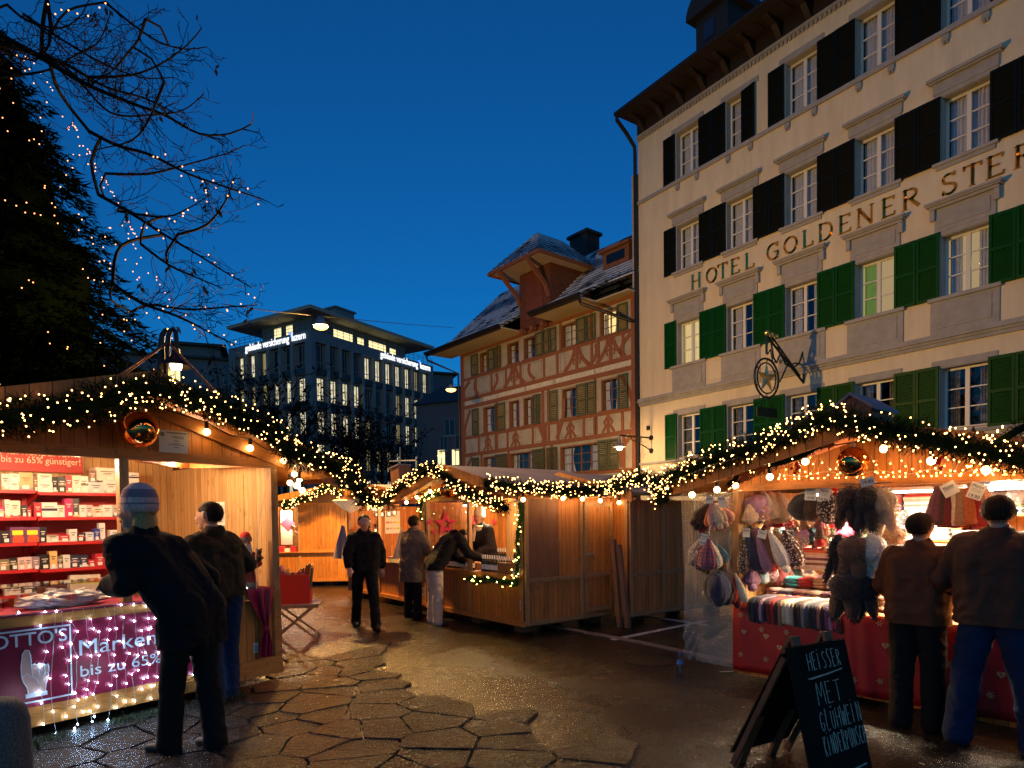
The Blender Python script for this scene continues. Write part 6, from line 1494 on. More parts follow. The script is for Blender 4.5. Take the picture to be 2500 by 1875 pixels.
bunch('in the upper bunch before the plastic sheet', (338, 690), [('bobble', 'dark brown', 70, 130, 46, -.2, 0), ('bobble', 'black', 62, 140, 34, -.16, 0), ('drop', 'orange', 40, 125, 12, -.25, 0), ('bobble', 'pale pink', 50, 120, -4, -.29, 0), ('bobble', 'cream', 54, 125, -24, -.28, 0), ('bobble', 'maroon', 60, 140, 20, -.12, 0), ('bobble', 'beige', 50, 130, -38, -.24, 0), ('drop', 'salmon', 60, 150, -52, -.18, 0), ('drop', 'red', 60, 150, -24, -.13, 0), ('drop', 'dusty pink', 55, 150, 4, -.1, 0)])
bunch('in the middle bunch before the plastic sheet', (318, 915), [('beanie', 'grey', 90, 165, 40, -.2, 1), ('beanie', 'plum', 80, 165, 22, -.22, 1), ('drop', 'plaid', 95, 150, 2, -.3, 0), ('drop', 'cream', 75, 150, -20, -.27, 0), ('drop', 'teal blue', 65, 150, -44, -.18, 0), ('beanie', 'tan', 90, 175, 6, -.14, 0), ('drop', 'olive', 60, 165, -30, -.13, 0)])
bunch('in the lowest dark bunch by the post', (382, 1120), [('beanie', 'black', 100, 140, 26, -.22, 0), ('beanie', 'navy', 110, 165, 2, -.27, 0), ('beanie', 'dark brown', 100, 160, -18, -.2, 0), ('bobble', 'white', 40, 120, 40, -.16, 1), ('drop', 'slate blue', 80, 150, 14, -.16, 0)])
bunch('beside the stall post', (480, 1120), [('drop', 'red', 44, 150, 6, -.13, 0), ('drop', 'maroon', 44, 170, -4, -.1, 0), ('drop', 'cream', 40, 150, -24, -.18, 0)])
FC = ['beige', 'red', 'slate blue', 'pale pink', 'dark brown', 'cream', 'moss green', 'plum', 'tan', 'hot pink', 'grey', 'salmon', 'maroon', 'lilac', 'olive', 'white', 'brown', 'dusty pink', 'turquoise', 'navy', 'orange', 'mauve', 'teal blue', 'black']
for r_, z in enumerate((1.66, 1.44, 1.22, 1.02)):
    for i in range(11):
        y = .1 + .165 * i + .04 * (r_ % 2); q = HSF.w(.13 + .03 * ((i * 3 + r_) % 3), y, z + rs.uniform(-.03, .03)); d = Vector(q) - Vector(CAM); v = CM @ np.array(d); px = (1250 + F * v[0] / v[2], CY + F * v[1] / v[2])
        c = FC[(i * 5 + r_ * 7) % 24]; hat(('drop', 'beanie', 'drop', 'bobble')[(i + r_) % 4], c, f'{c} hat, {words(i)} from the post in the {SHN[r_]} row along the inner side wall', (px[0] - 1600) / .40687, (px[1] - 950) / .40687, 78, 92, rs.uniform(-20, 20), HSF.l(q).y, 70, (i + r_) % 5 == 0)
for i in range(40):
    x, y, z = .42 + .13 * (i % 8) + rs.uniform(-.02, .02), .95 + .12 * (i // 8 % 3), (1.58, 1.42, 1.26, 1.1, .98)[i // 8] + rs.uniform(-.03, .03); q = HSF.w(x, y, z); v = CM @ np.array(Vector(q) - Vector(CAM)); px = (1250 + F * v[0] / v[2], CY + F * v[1] / v[2]); c = FC[(i * 11 + 5) % 24]
    hat(('drop', 'bobble', 'bell', 'drop', 'beanie')[i % 5], c, f'small {c} hat, {words(i % 8)} across in the {SHN[i // 8]} hanging row deep in the stall', (px[0] - 1600) / .40687, (px[1] - 950) / .40687, 62, 74, rs.uniform(-22, 22), y, 0, i % 6 == 0)
U = 'on the upper left rail inside the stall'
for a in [('cap', 'mauve', 515, 680, 120, 80, 20, .3), ('cap', 'lilac', 600, 690, 110, 95, -12, .22), ('cap', 'slate blue', 590, 740, 120, 80, 10, .3), ('cap', 'black', 535, 735, 100, 100, 25, .36), ('cap', 'pale pink', 640, 735, 90, 85, -14, .24), ('drop', 'white', 665, 680, 70, 120, -18, .26), ('drop', 'cream', 710, 700, 80, 130, -16, .28), ('drop', 'beige', 765, 705, 85, 150, -20, .3), ('beanie', 'red', 660, 640, 80, 50, 0, .4), ('drop', 'tan', 740, 755, 70, 80, -8, .3), ('drop', 'red', 735, 795, 60, 60, 0, .34), ('drop', 'salmon', 690, 795, 60, 55, 0, .36), ('drop', 'moss green', 560, 790, 60, 50, 0, .36)]:
    k, c, X, Y, w, h, tl, y = a; hat(k, c, f'{c} {"peaked cap" if k == "cap" else "knitted hat"} {U}', X, Y, w, h, tl, y)
for i in range(26):
    c = FC[(i * 13 + 1) % 24]; hat(('drop', 'bobble', 'drop', 'bell')[i % 4], c, f'tiny {c} child hat, {words(i % 9)} across in tier {("one", "two", "three")[i // 9]} above the plaid pile', 800 + (i % 9) * 31 + rs.uniform(-6, 6), 800 + 52 * (i // 9) + rs.uniform(-8, 8), 44, 60, rs.uniform(-25, 25), .3 + .06 * (i % 3), 0, i % 7 == 0)
for i in range(9):
    c = FC[(i * 5 + 2) % 24]; hat('drop', c, f'{c} knitted hat, {words(i)} in the cluster behind the post', 470 + (i % 5) * 26, 900 + 120 * (i // 5) + rs.uniform(-20, 20), 56, 120, rs.uniform(-14, 14), .22, 0, i % 4 == 1)
U = 'below the Mütze price cards'
for a in [('beanie', 'black', 885, 715, 120, 130, 12, .12, 0), ('beanie', 'dark brown', 940, 720, 90, 125, -4, .1, 0), ('beanie', 'black', 1035, 725, 95, 140, 0, .08, 1), ('beanie', 'maroon', 1085, 710, 60, 130, -6, .14, 1)]:
    k, c, X, Y, w, h, tl, y, sp = a; hat(k, c, f'{"dotted " if sp else "plain "}{c} knitted hat {U}', X, Y, w, h, tl, y, 0, sp)
U = 'in the middle row over the counter'
for a in [('drop', 'black', 490, 965, 60, 210, 6, .12, 0), ('drop', 'olive', 525, 985, 55, 200, -2, .02, 1), ('drop', 'teal blue', 560, 960, 45, 170, -8, .06, 0), ('drop', 'navy', 590, 975, 55, 190, -14, .06, 0), ('drop', 'plum', 615, 975, 60, 190, -18, .1, 0), ('drop', 'mauve', 645, 985, 55, 180, -20, .06, 0), ('drop', 'brown', 680, 955, 85, 170, -22, .1, 0), ('bobble', 'white', 735, 960, 65, 190, -28, .06, 0), ('bobble', 'tan', 760, 935, 75, 170, -28, .14, 0), ('drop', 'dark brown', 815, 960, 90, 190, -22, .12, 1), ('drop', 'cream', 835, 960, 50, 150, -26, .18, 0), ('bobble', 'red', 700, 1020, 50, 80, -10, .16, 0), ('bobble', 'salmon', 735, 1015, 46, 70, -10, .2, 0)]:
    k, c, X, Y, w, h, tl, y, sp = a; hat(k, c, f'{"patterned " if sp else ""}{c} {"bobble hat" if k == "bobble" else "knitted hat"} {U}', X, Y, w, h, tl, y, 0, sp)
U = 'on the back rail behind the counter'
for i, a in enumerate([('bobble', 'dusty pink', 840, 830, 55, 80), ('drop', 'grey', 820, 795, 50, 60), ('bobble', 'cream', 905, 805, 50, 80), ('drop', 'tan', 760, 835, 70, 70), ('drop', 'slate blue', 955, 790, 50, 60), ('drop', 'hot pink', 1150, 850, 60, 90), ('drop', 'hot pink', 1095, 845, 60, 70), ('drop', 'turquoise', 1090, 800, 30, 40), ('drop', 'brown', 1000, 835, 50, 60), ('drop', 'orange', 975, 855, 30, 40), ('drop', 'red', 900, 895, 60, 120), ('drop', 'pale pink', 935, 905, 60, 110), ('drop', 'dark brown', 990, 905, 60, 110), ('drop', 'plum', 1030, 905, 60, 100), ('drop', 'white', 1070, 905, 55, 110), ('drop', 'maroon', 880, 915, 50, 110), ('drop', 'beige', 1100, 895, 70, 70)]):
    k, c, X, Y, w, h = a; hat(k, c, f'{c} {"bobble hat" if k == "bobble" else "baby hat"}, {words(i)} {U}', X, Y, w, h, -12 if i > 9 else 4, .75)
for k, c, lab, X, Y, w, h, tl, y in [('fur', 'dark brown', 'dark brown trapper hat with long flaps under the 19.90 card', 1160, 710, 110, 180, 6, -.1), ('fur', 'black', 'black trapper hat with red plaid lining under the 19.90 card', 1270, 725, 100, 220, 0, -.14), ('fur', 'beige', 'shaggy cream fur hat with dangling tails beside the trapper hats', 1375, 735, 105, 200, -4, -.1), ('fur', 'tan', 'fluffy tan fur hat behind the brown jacketed customer', 1410, 895, 110, 90, 0, .1), ('fur', 'black', 'black and white fleecy hat in the lower fur bunch', 1085, 1010, 70, 200, 8, -.18), ('fur', 'brown', 'brown fur hat with paw tails in the lower fur bunch', 1190, 1020, 130, 210, 4, -.24), ('fur', 'white', 'long white fur hat in the lower fur bunch', 1320, 1025, 110, 220, -8, -.2), ('fur', 'dark brown', 'dark quilted fur hat lowest in the fur bunch', 1150, 1240, 150, 210, 6, -.26), ('fur', 'black', 'black fur hat hanging low beside the brown jacket', 1265, 1240, 110, 190, -4, -.22)]:
    hat(k, c, lab, X, Y, w, h, tl, y)
for i, (c, X, Y, w, h, tl) in enumerate([('plum', 1690, 690, 75, 150, 8), ('dark brown', 1725, 705, 70, 155, 4), ('maroon', 1760, 710, 70, 165, 2), ('cream', 1790, 710, 65, 150, 0), ('tan', 1830, 705, 70, 150, -2), ('orange', 1895, 700, 85, 150, -6), ('red', 1950, 710, 75, 160, -12), ('salmon', 1995, 715, 75, 180, -16), ('orange', 1860, 770, 90, 80, 0), ('maroon', 1925, 790, 90, 70, -4)]):
    hat('bell', c, f'{c} cable knit hat, {words(i)} in the bunch between the two customers', X, Y, w, h, tl, .02 if i < 8 else .12)
# hanging rings and rails
t = fthing(HSF, 'hanging_rail', 'steel rails and rings the hats hang from', 'rail'); b = MB()
for X, Y, X2, Y2, y in [(470, 600, 800, 590, .3), (480, 850, 830, 850, .12), (250, 640, 520, 610, -.15), (1100, 570, 1420, 560, -.1), (1660, 585, 2050, 580, .04), (740, 780, 1180, 770, .75)]: b.tube([HSF.at(g5(X, Y), y), HSF.at(g5(X2, Y2), y)], .005, 5)
for X, Y, y in [(325, 650, -.22), (395, 655, -.2), (555, 855, .08), (600, 850, .08), (650, 850, .1), (690, 855, .1), (560, 610, .3), (640, 610, .3), (700, 610, .3), (760, 610, .3), (915, 610, .1), (1010, 610, .1), (1225, 560, -.12), (300, 890, -.25), (1255, 880, -.2), (1740, 600, .03), (1900, 600, .03)]:
    c = HSF.at(g5(X, Y), y); b.tube([c + Vector((.028 * math.cos(a), 0, .028 * math.sin(a))) for a in np.linspace(0, 6.28, 13)], .0022, 4)
for X, y, Yt, Yb in [(325, -.24, 690, 880), (370, -.2, 900, 1120), (1230, -.2, 840, 900), (1240, -.24, 1110, 1160)]: b.tube([HSF.at(g5(X, Yt), y), HSF.at(g5(X, Yb), y)], .004, 4)
b.split('rail', STEEL, t)
# price cards
def card(lab, X, Y, w, h, tilt, y, lines, m=PAPER):
    P = HSF.at(g5(X, Y), y); k = (Vector(HSF.w(*P)) - Vector(CAM)).length * .40687 / 1600; t = thing('price_card', lab, 'price card', HSF.w(*P), HSF.rz, 'price cards'); t.rotation_euler = (0, R(tilt), HSF.rz); W_, H_ = w * k / 2, h * k / 2; b = MB(); b.box(-W_, W_, 0, .0015, -H_, H_); b.build('card', m, t)
    for tx, sz, zz in lines: text(tx, sz * H_ * 2, INK, t, (0, -.002, zz * H_ * 2), ext=.0004, bold=.004 * 0)
    if len(lines) > 1 or h > 60:
        b = MB()
        for zz, ww in ((.12, .6), (.04, .7), (-.04, .65)): b.box(-W_ * ww, W_ * ww, -.0015, -.0003, H_ * 2 * zz, H_ * 2 * zz + .003)
        b.build('print', GREYINK, t)
ML = [('Mütze', .26, .22), ('19.90', .3, -.42)]
card('price card over the plain black hat, left of the pair', 932, 628, 66, 72, 4, .04, ML); card('price card over the dotted hat, right of the pair', 1012, 636, 64, 76, 10, .02, ML)
card('tilted 19.90 price card under the copper ball', 1272, 556, 72, 46, -12, -.2, [('19.90', .55, -.2)]); card('price card with Mütze tilted above the plum hats', 1765, 600, 70, 66, -28, -.02, [('Mütze', .3, .1)]); card('price card with 19.90 above the orange hats', 1925, 612, 66, 80, 22, -.04, ML)
card('small Mütze card above the upper left bunch', 325, 665, 50, 40, 0, -.3, [('Mütze', .4, .02)]); card('taller Mütze card beside the festoon bulb at left', 398, 678, 48, 60, -4, -.26, [('Mütze', .28, .22)]); card('bluish tilted price card above the plaid cap', 288, 902, 42, 66, 12, -.32, ML); card('Mütze card above the olive and blue hats', 545, 862, 44, 50, 0, .0, [('Mütze', .34, .15)]); card('tilted card above the brown hat in the middle row', 640, 872, 52, 44, 14, .04, [('Mütze', .34, .1)])
card('blank looking price card lying by the plaid blankets', 920, 1095, 50, 24, 0, .3, [('9.90', .6, -.2)])
# folded scarves hanging over the front of the counter
SC = ['black', 'navy', 'black', 'lilac', 'black', 'maroon', 'red', 'black', 'tan', 'cream', 'white', 'beige', 'black', 'dark brown', 'grey', 'slate blue', 'black', 'navy', 'dusty pink', 'black', 'purple', 'lilac', 'hot pink', 'dark brown']
for i, c in enumerate(SC):
    X = 560 + i * 23.2; P = HSF.at(g5(X, 1200 + i * 2.2), -.06); w_ = .034; t = thing('folded_scarf', f'{c} folded scarf, {words(i)} from the left along the counter edge', 'scarf', HSF.w(P.x, 0, .775), HSF.rz, 'folded scarves on the counter'); b = MB(); rg = random.Random(i); lean = rg.uniform(.0, .03); L_ = .15 + rg.uniform(-.02, .02); sp = .012
    for q in range(2):
        o_ = q * .016; path = [(.5, .03), (.3, .045 + .01 * rg.random()), (.1, .05), (-.0, .045), (-.045 - o_ * .4, .015), (-.06 - o_ * .3, -.04), (-.055 - o_ * .2, -L_)]
        xo = -w_ * .25 + q * w_ * .5; fine = resample([Vector((xo + lean * max(0, -z) * 3, y - (0 if y > 0 else .0), z)) for y, z in path], .02)
        b.tube(fine, .0125, 8, True, 1.0)
        b.tube([p + Vector((0, .012, -.012)) for p in fine], .011, 6)
    b.build('scarf', knit(c), t, True)
# folded stock on the back shelves
t = fthing(HSF, 'stock_shelf', 'boards at the back of the hat stall holding folded scarves', 'shelving'); b = MB()
SHZ = [HSF.at(g5(1400, 755), 1.5).z, HSF.at(g5(1800, 905), 1.5).z]
for z in SHZ: b.box(.9, HW_ - .05, 1.42, 1.9, z - .02, z)
b.box(.9, .93, 1.5, 1.9, .89, SHZ[0] + .3); b.build('board', BEAM, t)
def stack(nm, X0, X1, Yt, Yb, cols, y):
    p, q = HSF.at(g5(X0, Yb), y), HSF.at(g5(X1, Yt), y); n = len(cols); hh_ = (q.z - p.z) / n
    for i, c in enumerate(cols):
        t = thing('folded_blanket', f'{c} folded knit, {words(i)} from the bottom, {nm}', 'blanket', HSF.w((p.x + q.x) / 2, y, p.z + i * hh_), HSF.rz + R(rs.uniform(-2, 2)), 'folded stock at the back'); W_ = (q.x - p.x) / 2 * rs.uniform(.93, 1.03); b = MB(); r_ = hh_ * .48
        def pf(u, v):
            x = -W_ + 2 * W_ * v; a = 2 * math.pi * u; yy = .1 + .11 * max(-1, min(1, 1.5 * math.cos(a))); zz = hh_ / 2 + r_ * max(-1, min(1, 1.5 * math.sin(a))) * (1 + .1 * mnoise.noise(Vector((x * 9, i, yy * 9)))); return (x, yy, zz)
        b.grid(pf, 16, 8); b.build('fold', knit(c), t, True)
        b = MB(); b.box(-W_, W_, .0, .2, r_ * .35, hh_ - r_ * .35); b.build('filling', knit(c), t)
stack('pink pile beside the trapper hats', 1335, 1478, 605, 752, ['beige', 'grey', 'lilac', 'pale pink', 'plum', 'red', 'hot pink', 'pale pink', 'red', 'salmon'], 1.45)
stack('white and grey pile at the back', 1490, 1690, 612, 752, ['white', 'cream', 'white', 'grey', 'white', 'pale pink', 'cream', 'red', 'beige'], 1.45)
stack('plaid pile over the counter', 875, 1065, 955, 1082, ['cream', 'white', 'brown', 'white', 'plum', 'white', 'cream', 'orange', 'red'], .5)
stack('red pile behind the brown jacket', 1430, 1540, 765, 880, ['plum', 'hot pink', 'red', 'dusty pink', 'brown'], 1.45)
stack('striped pile between the customers', 1775, 1950, 830, 990, ['red', 'white', 'pale pink', 'cream', 'grey', 'beige', 'tan', 'slate blue', 'grey', 'brown'], 1.45)
stack('green and blue pile at the right', 2000, 2200, 628, 755, ['cream', 'teal blue', 'white', 'moss green', 'grey', 'slate blue', 'olive', 'dark brown'], 1.45)
stack('bright pile in the lamp glare', 1560, 1760, 790, 950, ['white', 'cream', 'white', 'pale pink', 'white', 'beige'], 1.45)
for i, (X, Y, c) in enumerate([(1990, 585, 'grey'), (2080, 580, 'dark brown'), (2160, 590, 'grey')]): hat('fur', c, f'{c} woolly fleece hat, {words(i)} on the top right pile', X, Y, 100, 70, 90, 1.4)
for i in range(15):
    c = FC[(i * 7 + 3) % 24]; x = .12 + (i % 8) * .145; y = .5 + .12 * (i // 8); z = .775 if y < .6 else .895
    t = thing('folded_shawl', f'{c} folded shawl, {words(i)} behind the row of scarves on the counter', 'shawl', HSF.w(x, y + .1, z if y > .6 else z), HSF.rz + R(rs.uniform(-8, 8)), 'shawls on the counter'); b = MB()
    for k in range(3): b.ball((0, 0, .02 + .03 * k), .072, .1, .019, 18, 8, lambda d: (1 / max(abs(d.x), abs(d.y), .75)) * (1 + .05 * mnoise.noise(d * 3 + Vector((i, k, 0)))))
    b.build('fold', knit(c), t, True)
# small goods lying on the counter
for i, (X, Y, c) in enumerate([(755, 1080, 'orange'), (800, 1085, 'plaid'), (850, 1090, 'red'), (970, 1110, 'cream'), (1040, 1100, 'grey'), (1380, 1110, 'orange'), (1400, 1220, 'salmon'), (1730, 1260, 'salmon')]):
    P = HSF.at(g5(X, Y), .25 if X < 1300 else .05); t = thing('folded_gloves', f'{c} folded gloves, {words(i)} from the left on the counter', 'gloves', HSF.w(P.x, P.y, .79), HSF.rz + R(i * 23), 'gloves on the counter'); b = MB(); b.ball((0, 0, .035), .05, .07, .03, 14, 8, lambda d: 1 + .15 * mnoise.noise(d * 2)); b.ball((.035, .04, .03), .02, .045, .022, 8, 6); b.build('gloves', knit(c), t, True)

# ================================================================== street lamps, hotel sign
IRON = mat('dark_cast_iron', (.02, .02, .022), .45, .5, var=.2, bump=.1)
LGL = glow('lamp_glass', (1, .7, .34), 7); SODG = glow('sodium_lamp_glass', (1, .5, .1), 5)
D_ = 8.6
lp = pd(430, 893, D_); pole = pd(392, 1000, D_)
t = thing('street_lamp', 'crook necked street lamp glowing above the perfume stall roof', 'street lamp', (pole.x, D_, 0), 0, 'street lamps'); o_ = Vector((pole.x, D_, 0)); L_ = lp - o_
def loc8(X, Y): p = pd(X, Y, D_) - o_; return p
b = MB(); b.tube([(0, 0, 0), loc8(394, 925), loc8(394, 840), loc8(396, 818), loc8(404, 806), loc8(410, 806)], [.06, .05, .04, .035, .03, .03], 8); b.tube([loc8(409, 925), loc8(409, 850), loc8(411, 822), loc8(416, 806), loc8(423, 803), loc8(429, 812), loc8(431, 835), loc8(430, 856)], .03, 8); b.tube([loc8(394, 900), loc8(409, 900)], .02, 6); b.build('pole', IRON, t)
b = MB(); c = loc8(430, 893); b.lathe([(.03, .24), (.05, .2), (.06, .12), (.1, .09), (.2, .0), (.195, -.012), (.09, .07)], c, 20); b.build('lamp_shade', IRON, t, True)
b = MB(); b.lathe([(.0, .05), (.07, .05), (.075, 0), (.06, -.05), (0, -.06)], c, 14); b.build('lamp_glass', LGL, t); lamp('POINT', c + Vector((0, 0, -.11)), 16, SODIUM, t, .08)
t = thing('strap', 'orange lashing straps running down from the street lamp to the roof', 'strap'); ST = mat('orange_strap', (.5, .09, .02), .6, bump=0); b = MB(); b.bar(pd(408, 835, D_), pd(262, 935, 7.6), .03, .006, (0, 1, 0)); b.bar(pd(408, 838, D_), pd(290, 925, 7.6), .03, .006, (0, 1, 0)); b.bar(pd(412, 838, D_), pd(540, 972, 7.3), .03, .006, (0, 1, 0)); b.build('strap', ST, t)
def hung(px, py, Y, label, w1, w2, watts, spotw, r=.2, m=SODG, col=SODIUM):
    P = pd(px, py, Y); t = thing('suspended_lamp', label, 'street lamp', P, 0, 'street lamps hung on wires'); b = MB(); b.lathe([(.0, .2), (.06, .19), (.09, .1), (r * 1.05, .03), (r * 1.05, .0), (r * .8, .01)], (0, 0, 0), 18); b.build('lamp_shade', mat('grey_lamp_housing', (.3, .3, .3), .5, .4, bump=0), t, True); b = MB(); b.ball((0, 0, -.005), r * .98, r * .98, r * .42, 16, 8); b.build('lamp_glass', m, t, True)
    b = MB(); a1, a2 = pd(*w1) - P, pd(*w2) - P; b.tube([a1, a1 * .5 + Vector((0, 0, .13 - .05)), (0, 0, .2), a2 * .5 + Vector((0, 0, .08)), a2], .009, 4); b.build('wire', CABLE, t)
    if spotw: lamp('SPOT', (0, 0, -.12), spotw, col, t, .15, 'street_light', R(168), .5)
    if watts: lamp('POINT', (0, 0, -.14), watts, col, t, .15, 'street_light')
    return t
hung(783, 797, 13.0, 'bright orange street lamp hung on a wire before the office block', (540, 742, 12), (1108, 800, 29), 2450, 0, .14)
hung(1101, 951, 25.0, 'white hung street lamp between the office and the timbered house', (540, 933, 40), (1128, 938, 30), 130, 0, .2)
hung(1077, 1112, 52, 'small distant street lamp low in the alley', (1040, 1090, 55), (1120, 1095, 52), 60, 0, .3)
hung(1103, 1045, 60, 'tiny greenish lamp high on the dark townhouse', (1100, 1030, 62), (1112, 1030, 62), 30, 0, .18, glow('green_white_lamp', (.85, 1, .6), 14), (.9, 1, .7))
def solve_y(fr, px, x):
    lo, hi = -6.0, 0.0
    for _ in range(50):
        m = (lo + hi) / 2
        if (fr.at(px, m).x - x) * (fr.at(px, 0).x - x) > 0: hi = m
        else: lo = m
    return (lo + hi) / 2
wa, wb = HT.at(g4(1545, 60), -.03), HT.at(g4(1545, 160), -.03); ly = solve_y(HT, g4(1303, 130), wa.x); lz = HT.at(g4(1303, 130), ly).z; az = HT.at(g4(1310, 48), ly).z
print('wall lantern', wa, wb, ly, lz)
t = fthing(HT, 'wall_lantern', 'small lit lantern on an iron bracket at the hotel corner', 'street lamp', 'street lamps'); b = MB(); b.tube([(wa.x, -.02, wa.z), (wa.x, ly, wa.z)], .028, 8); b.tube([(wa.x, -.02, wb.z), (wa.x, -.35, wb.z + .15), (wa.x, ly * .62, wa.z - .12), (wa.x, ly * .66, wa.z)], .02, 6); b.tube([(wa.x, -.5, wa.z), (wa.x, -.5, wb.z + .25)], .014, 6)
for z in (wa.z, wb.z): b.lathe([(0, 0), (.09, 0), (.09, .03), (0, .03)], (wa.x, 0, z), 12, Matrix.Rotation(R(90), 4, 'X'))
b.build('bracket', IRON, t); c = Vector((wa.x, ly, lz)); b = MB(); b.lathe([(.02, wa.z - lz + .02), (.05, .24), (.07, .12), (.1, .1), (.22, .02), (.22, .0), (.1, .06)], c, 18); b.build('lamp_shade', mat('grey_lamp_housing'), t, True); b = MB(); b.lathe([(0, .04), (.1, .04), (.11, -.02), (.08, -.1), (0, -.11)], c, 14); b.build('lamp_glass', LGL, t); lamp('POINT', c + Vector((0, 0, -.2)), 90, (1, .6, .25), t, .08)
# wrought iron hotel sign with a star in a ring
s0 = HT.at(_b2(1018, 735), -.03); s1 = HT.at(_b2(1018, 560), -.03); ry = solve_y(HT, _b2(822, 715), s0.x); rc = HT.at(_b2(822, 715), ry); top = HT.at(_b2(825, 490), ry); print('sign', s0, ry, rc, top)
SGR = mat('dark_green_iron', (.012, .03, .025), .4, .4, var=.2, bump=.1); GLD = mat('gilt_star', (.8, .55, .2), .3, .9, var=.15, bump=0)
t = fthing(HT, 'hanging_sign', 'wrought iron hotel sign with a gilt star in a ring', 'sign'); sx_ = s0.x; W3 = lambda f, z: (sx_, ry * f, z); zt = top.z; zb_ = rc.z
b = MB(); b.tube([W3(1, zt + .02), W3(1, zb_ + .62)], .03, 6)
b.tube([W3(.97, zt), W3(0.02, s0.z)], .03, 6); b.tube([W3(.84, zt), W3(.1, s0.z + .14)], .024, 6); b.tube([W3(.9, zt), W3(.82, zt - .5), W3(.74, zt - .62), W3(.7, zt - .5), W3(.6, zt - .3)], .022, 6); b.tube([W3(.98, zt - .45), W3(.9, zt - .3), W3(.84, zt - .62), W3(.75, zt - .6)], .018, 6)
b.tube([W3(.72, zt - .2), W3(.5, zt - .6), W3(.3, zt - .68), W3(.12, zt - .5), W3(.0, s1.z)], .024, 6); b.tube([W3(.0, s1.z - .42), W3(.2, s1.z - .4), W3(.45, s1.z - .5), W3(.62, s1.z - .9)], .022, 6)
b.tube([W3(0.0, s0.z - .05), W3(0, s1.z + .1)], .03, 6)
for k in range(2):
    ro = .5 - .11 * k; b.tube([(sx_, ry + ro * math.cos(a), rc.z + ro * math.sin(a)) for a in np.linspace(0, 2 * math.pi, 41)], .028 if k == 0 else .02, 6)
b.build('iron_bracket', SGR, t)
b = MB()
for k in range(3): b.ball(W3(.99 - .12 * k, zt + .1 - .02 * k), .065, nu=12, nv=8)
for f, z in ((.64, s1.z - .45), (.67, s1.z - .95)): b.ball(W3(f, z), .055, nu=10, nv=8)
for k in range(6): a = k * math.pi / 3 + .5; b.ball((sx_, ry + .45 * math.cos(a), rc.z + .45 * math.sin(a)), .035, nu=8, nv=6)
n = 5; P = [(ry + (.44 if i % 2 == 0 else .15) * math.sin(i * math.pi / n), rc.z + (.44 if i % 2 == 0 else .15) * math.cos(i * math.pi / n)) for i in range(2 * n)]
for i in range(2 * n):
    p, q = P[i], P[(i + 1) % (2 * n)]
    for s_ in (-1, 1): b.add([(sx_, *p), (sx_, *q), (sx_ + s_ * .07, ry, rc.z)], [(0, 1, 2) if s_ > 0 else (2, 1, 0)])
b.build('gilt_star', GLD, t)
b = MB(); pz = rc.z - .88; b.box(sx_ - .02, sx_ + .02, ry - .42, ry + .42, pz - .12, pz + .12); b.build('name_plate', SGR, t)
o = text('HOTEL', .2, GLD, t, (sx_ - .025, ry, pz - .07), rx=R(90), rz=R(-90), ext=.006)
b = MB()
for s_ in (-.25, .25): b.tube([(sx_, ry + s_ * .6, rc.z - .47), (sx_, ry + s_, pz + .12)], .01, 4)
b.build('chain', SGR, t)
# little junction box on the hotel wall
t = fthing(HT, 'wall_box', 'small dark box on the hotel wall above the lantern bracket', 'fitting'); p = HT.at(_b2(186, 985), 0); b = MB(); b.box(p.x - .06, p.x + .06, -.06, -.001, p.z - .07, p.z + .07); b.lathe([(0, -.08), (.04, -.08), (.05, 0)], (p.x, -.06, p.z), 10, Matrix.Rotation(R(90), 4, 'X')); b.build('box_body', IRON, t)

# ================================================================== small things on the ground
bt_ = gp(1660, 1644); t = thing('water_bottle', 'half full plastic water bottle with blue cap standing on the road', 'bottle', bt_); b = MB(); b.lathe([(0, 0), (.03, .0), (.034, .01), (.034, .07), (.03, .085), (.034, .1), (.034, .14), (.026, .17), (.012, .19), (.012, .2)], (0, 0, 0), 18); b.build('bottle_body', glass('pet_plastic', (.8, .85, .92), .4, .06), t, True); b = MB(); b.lathe([(.0352, .1), (.0352, .138)], (0, 0, 0), 18); b.build('label', mat('blue_white_label', (.12, .25, .6), .5, var=.6, vs=40), t); b = MB(); b.lathe([(0, .222), (.014, .221), (.015, .2), (0, .198)], (0, 0, 0), 12); b.build('cap', mat('blue_cap', (.01, .12, .6), .4, bump=0), t); b = MB(); b.lathe([(0, .004), (.031, .006), (.031, .075), (0, .076)], (0, 0, 0), 14); b.build('water', glass('water', (.85, .9, .95), .3), t)
t = thing('granite_bollard', 'rounded granite bollard at the lower left corner', 'bollard', (-2.86, 3.58, 0)); b = MB(); b.lathe([(.17, -.05), (.165, .3), (.158, .56), (.14, .63), (.1, .675), (.04, .692), (0, .694)], (0, 0, 0), 40); b.build('bollard', mat('speckled_granite', (.13, .12, .11), .8, var=.7, vs=90, bump=.5, bs=120), t, True)
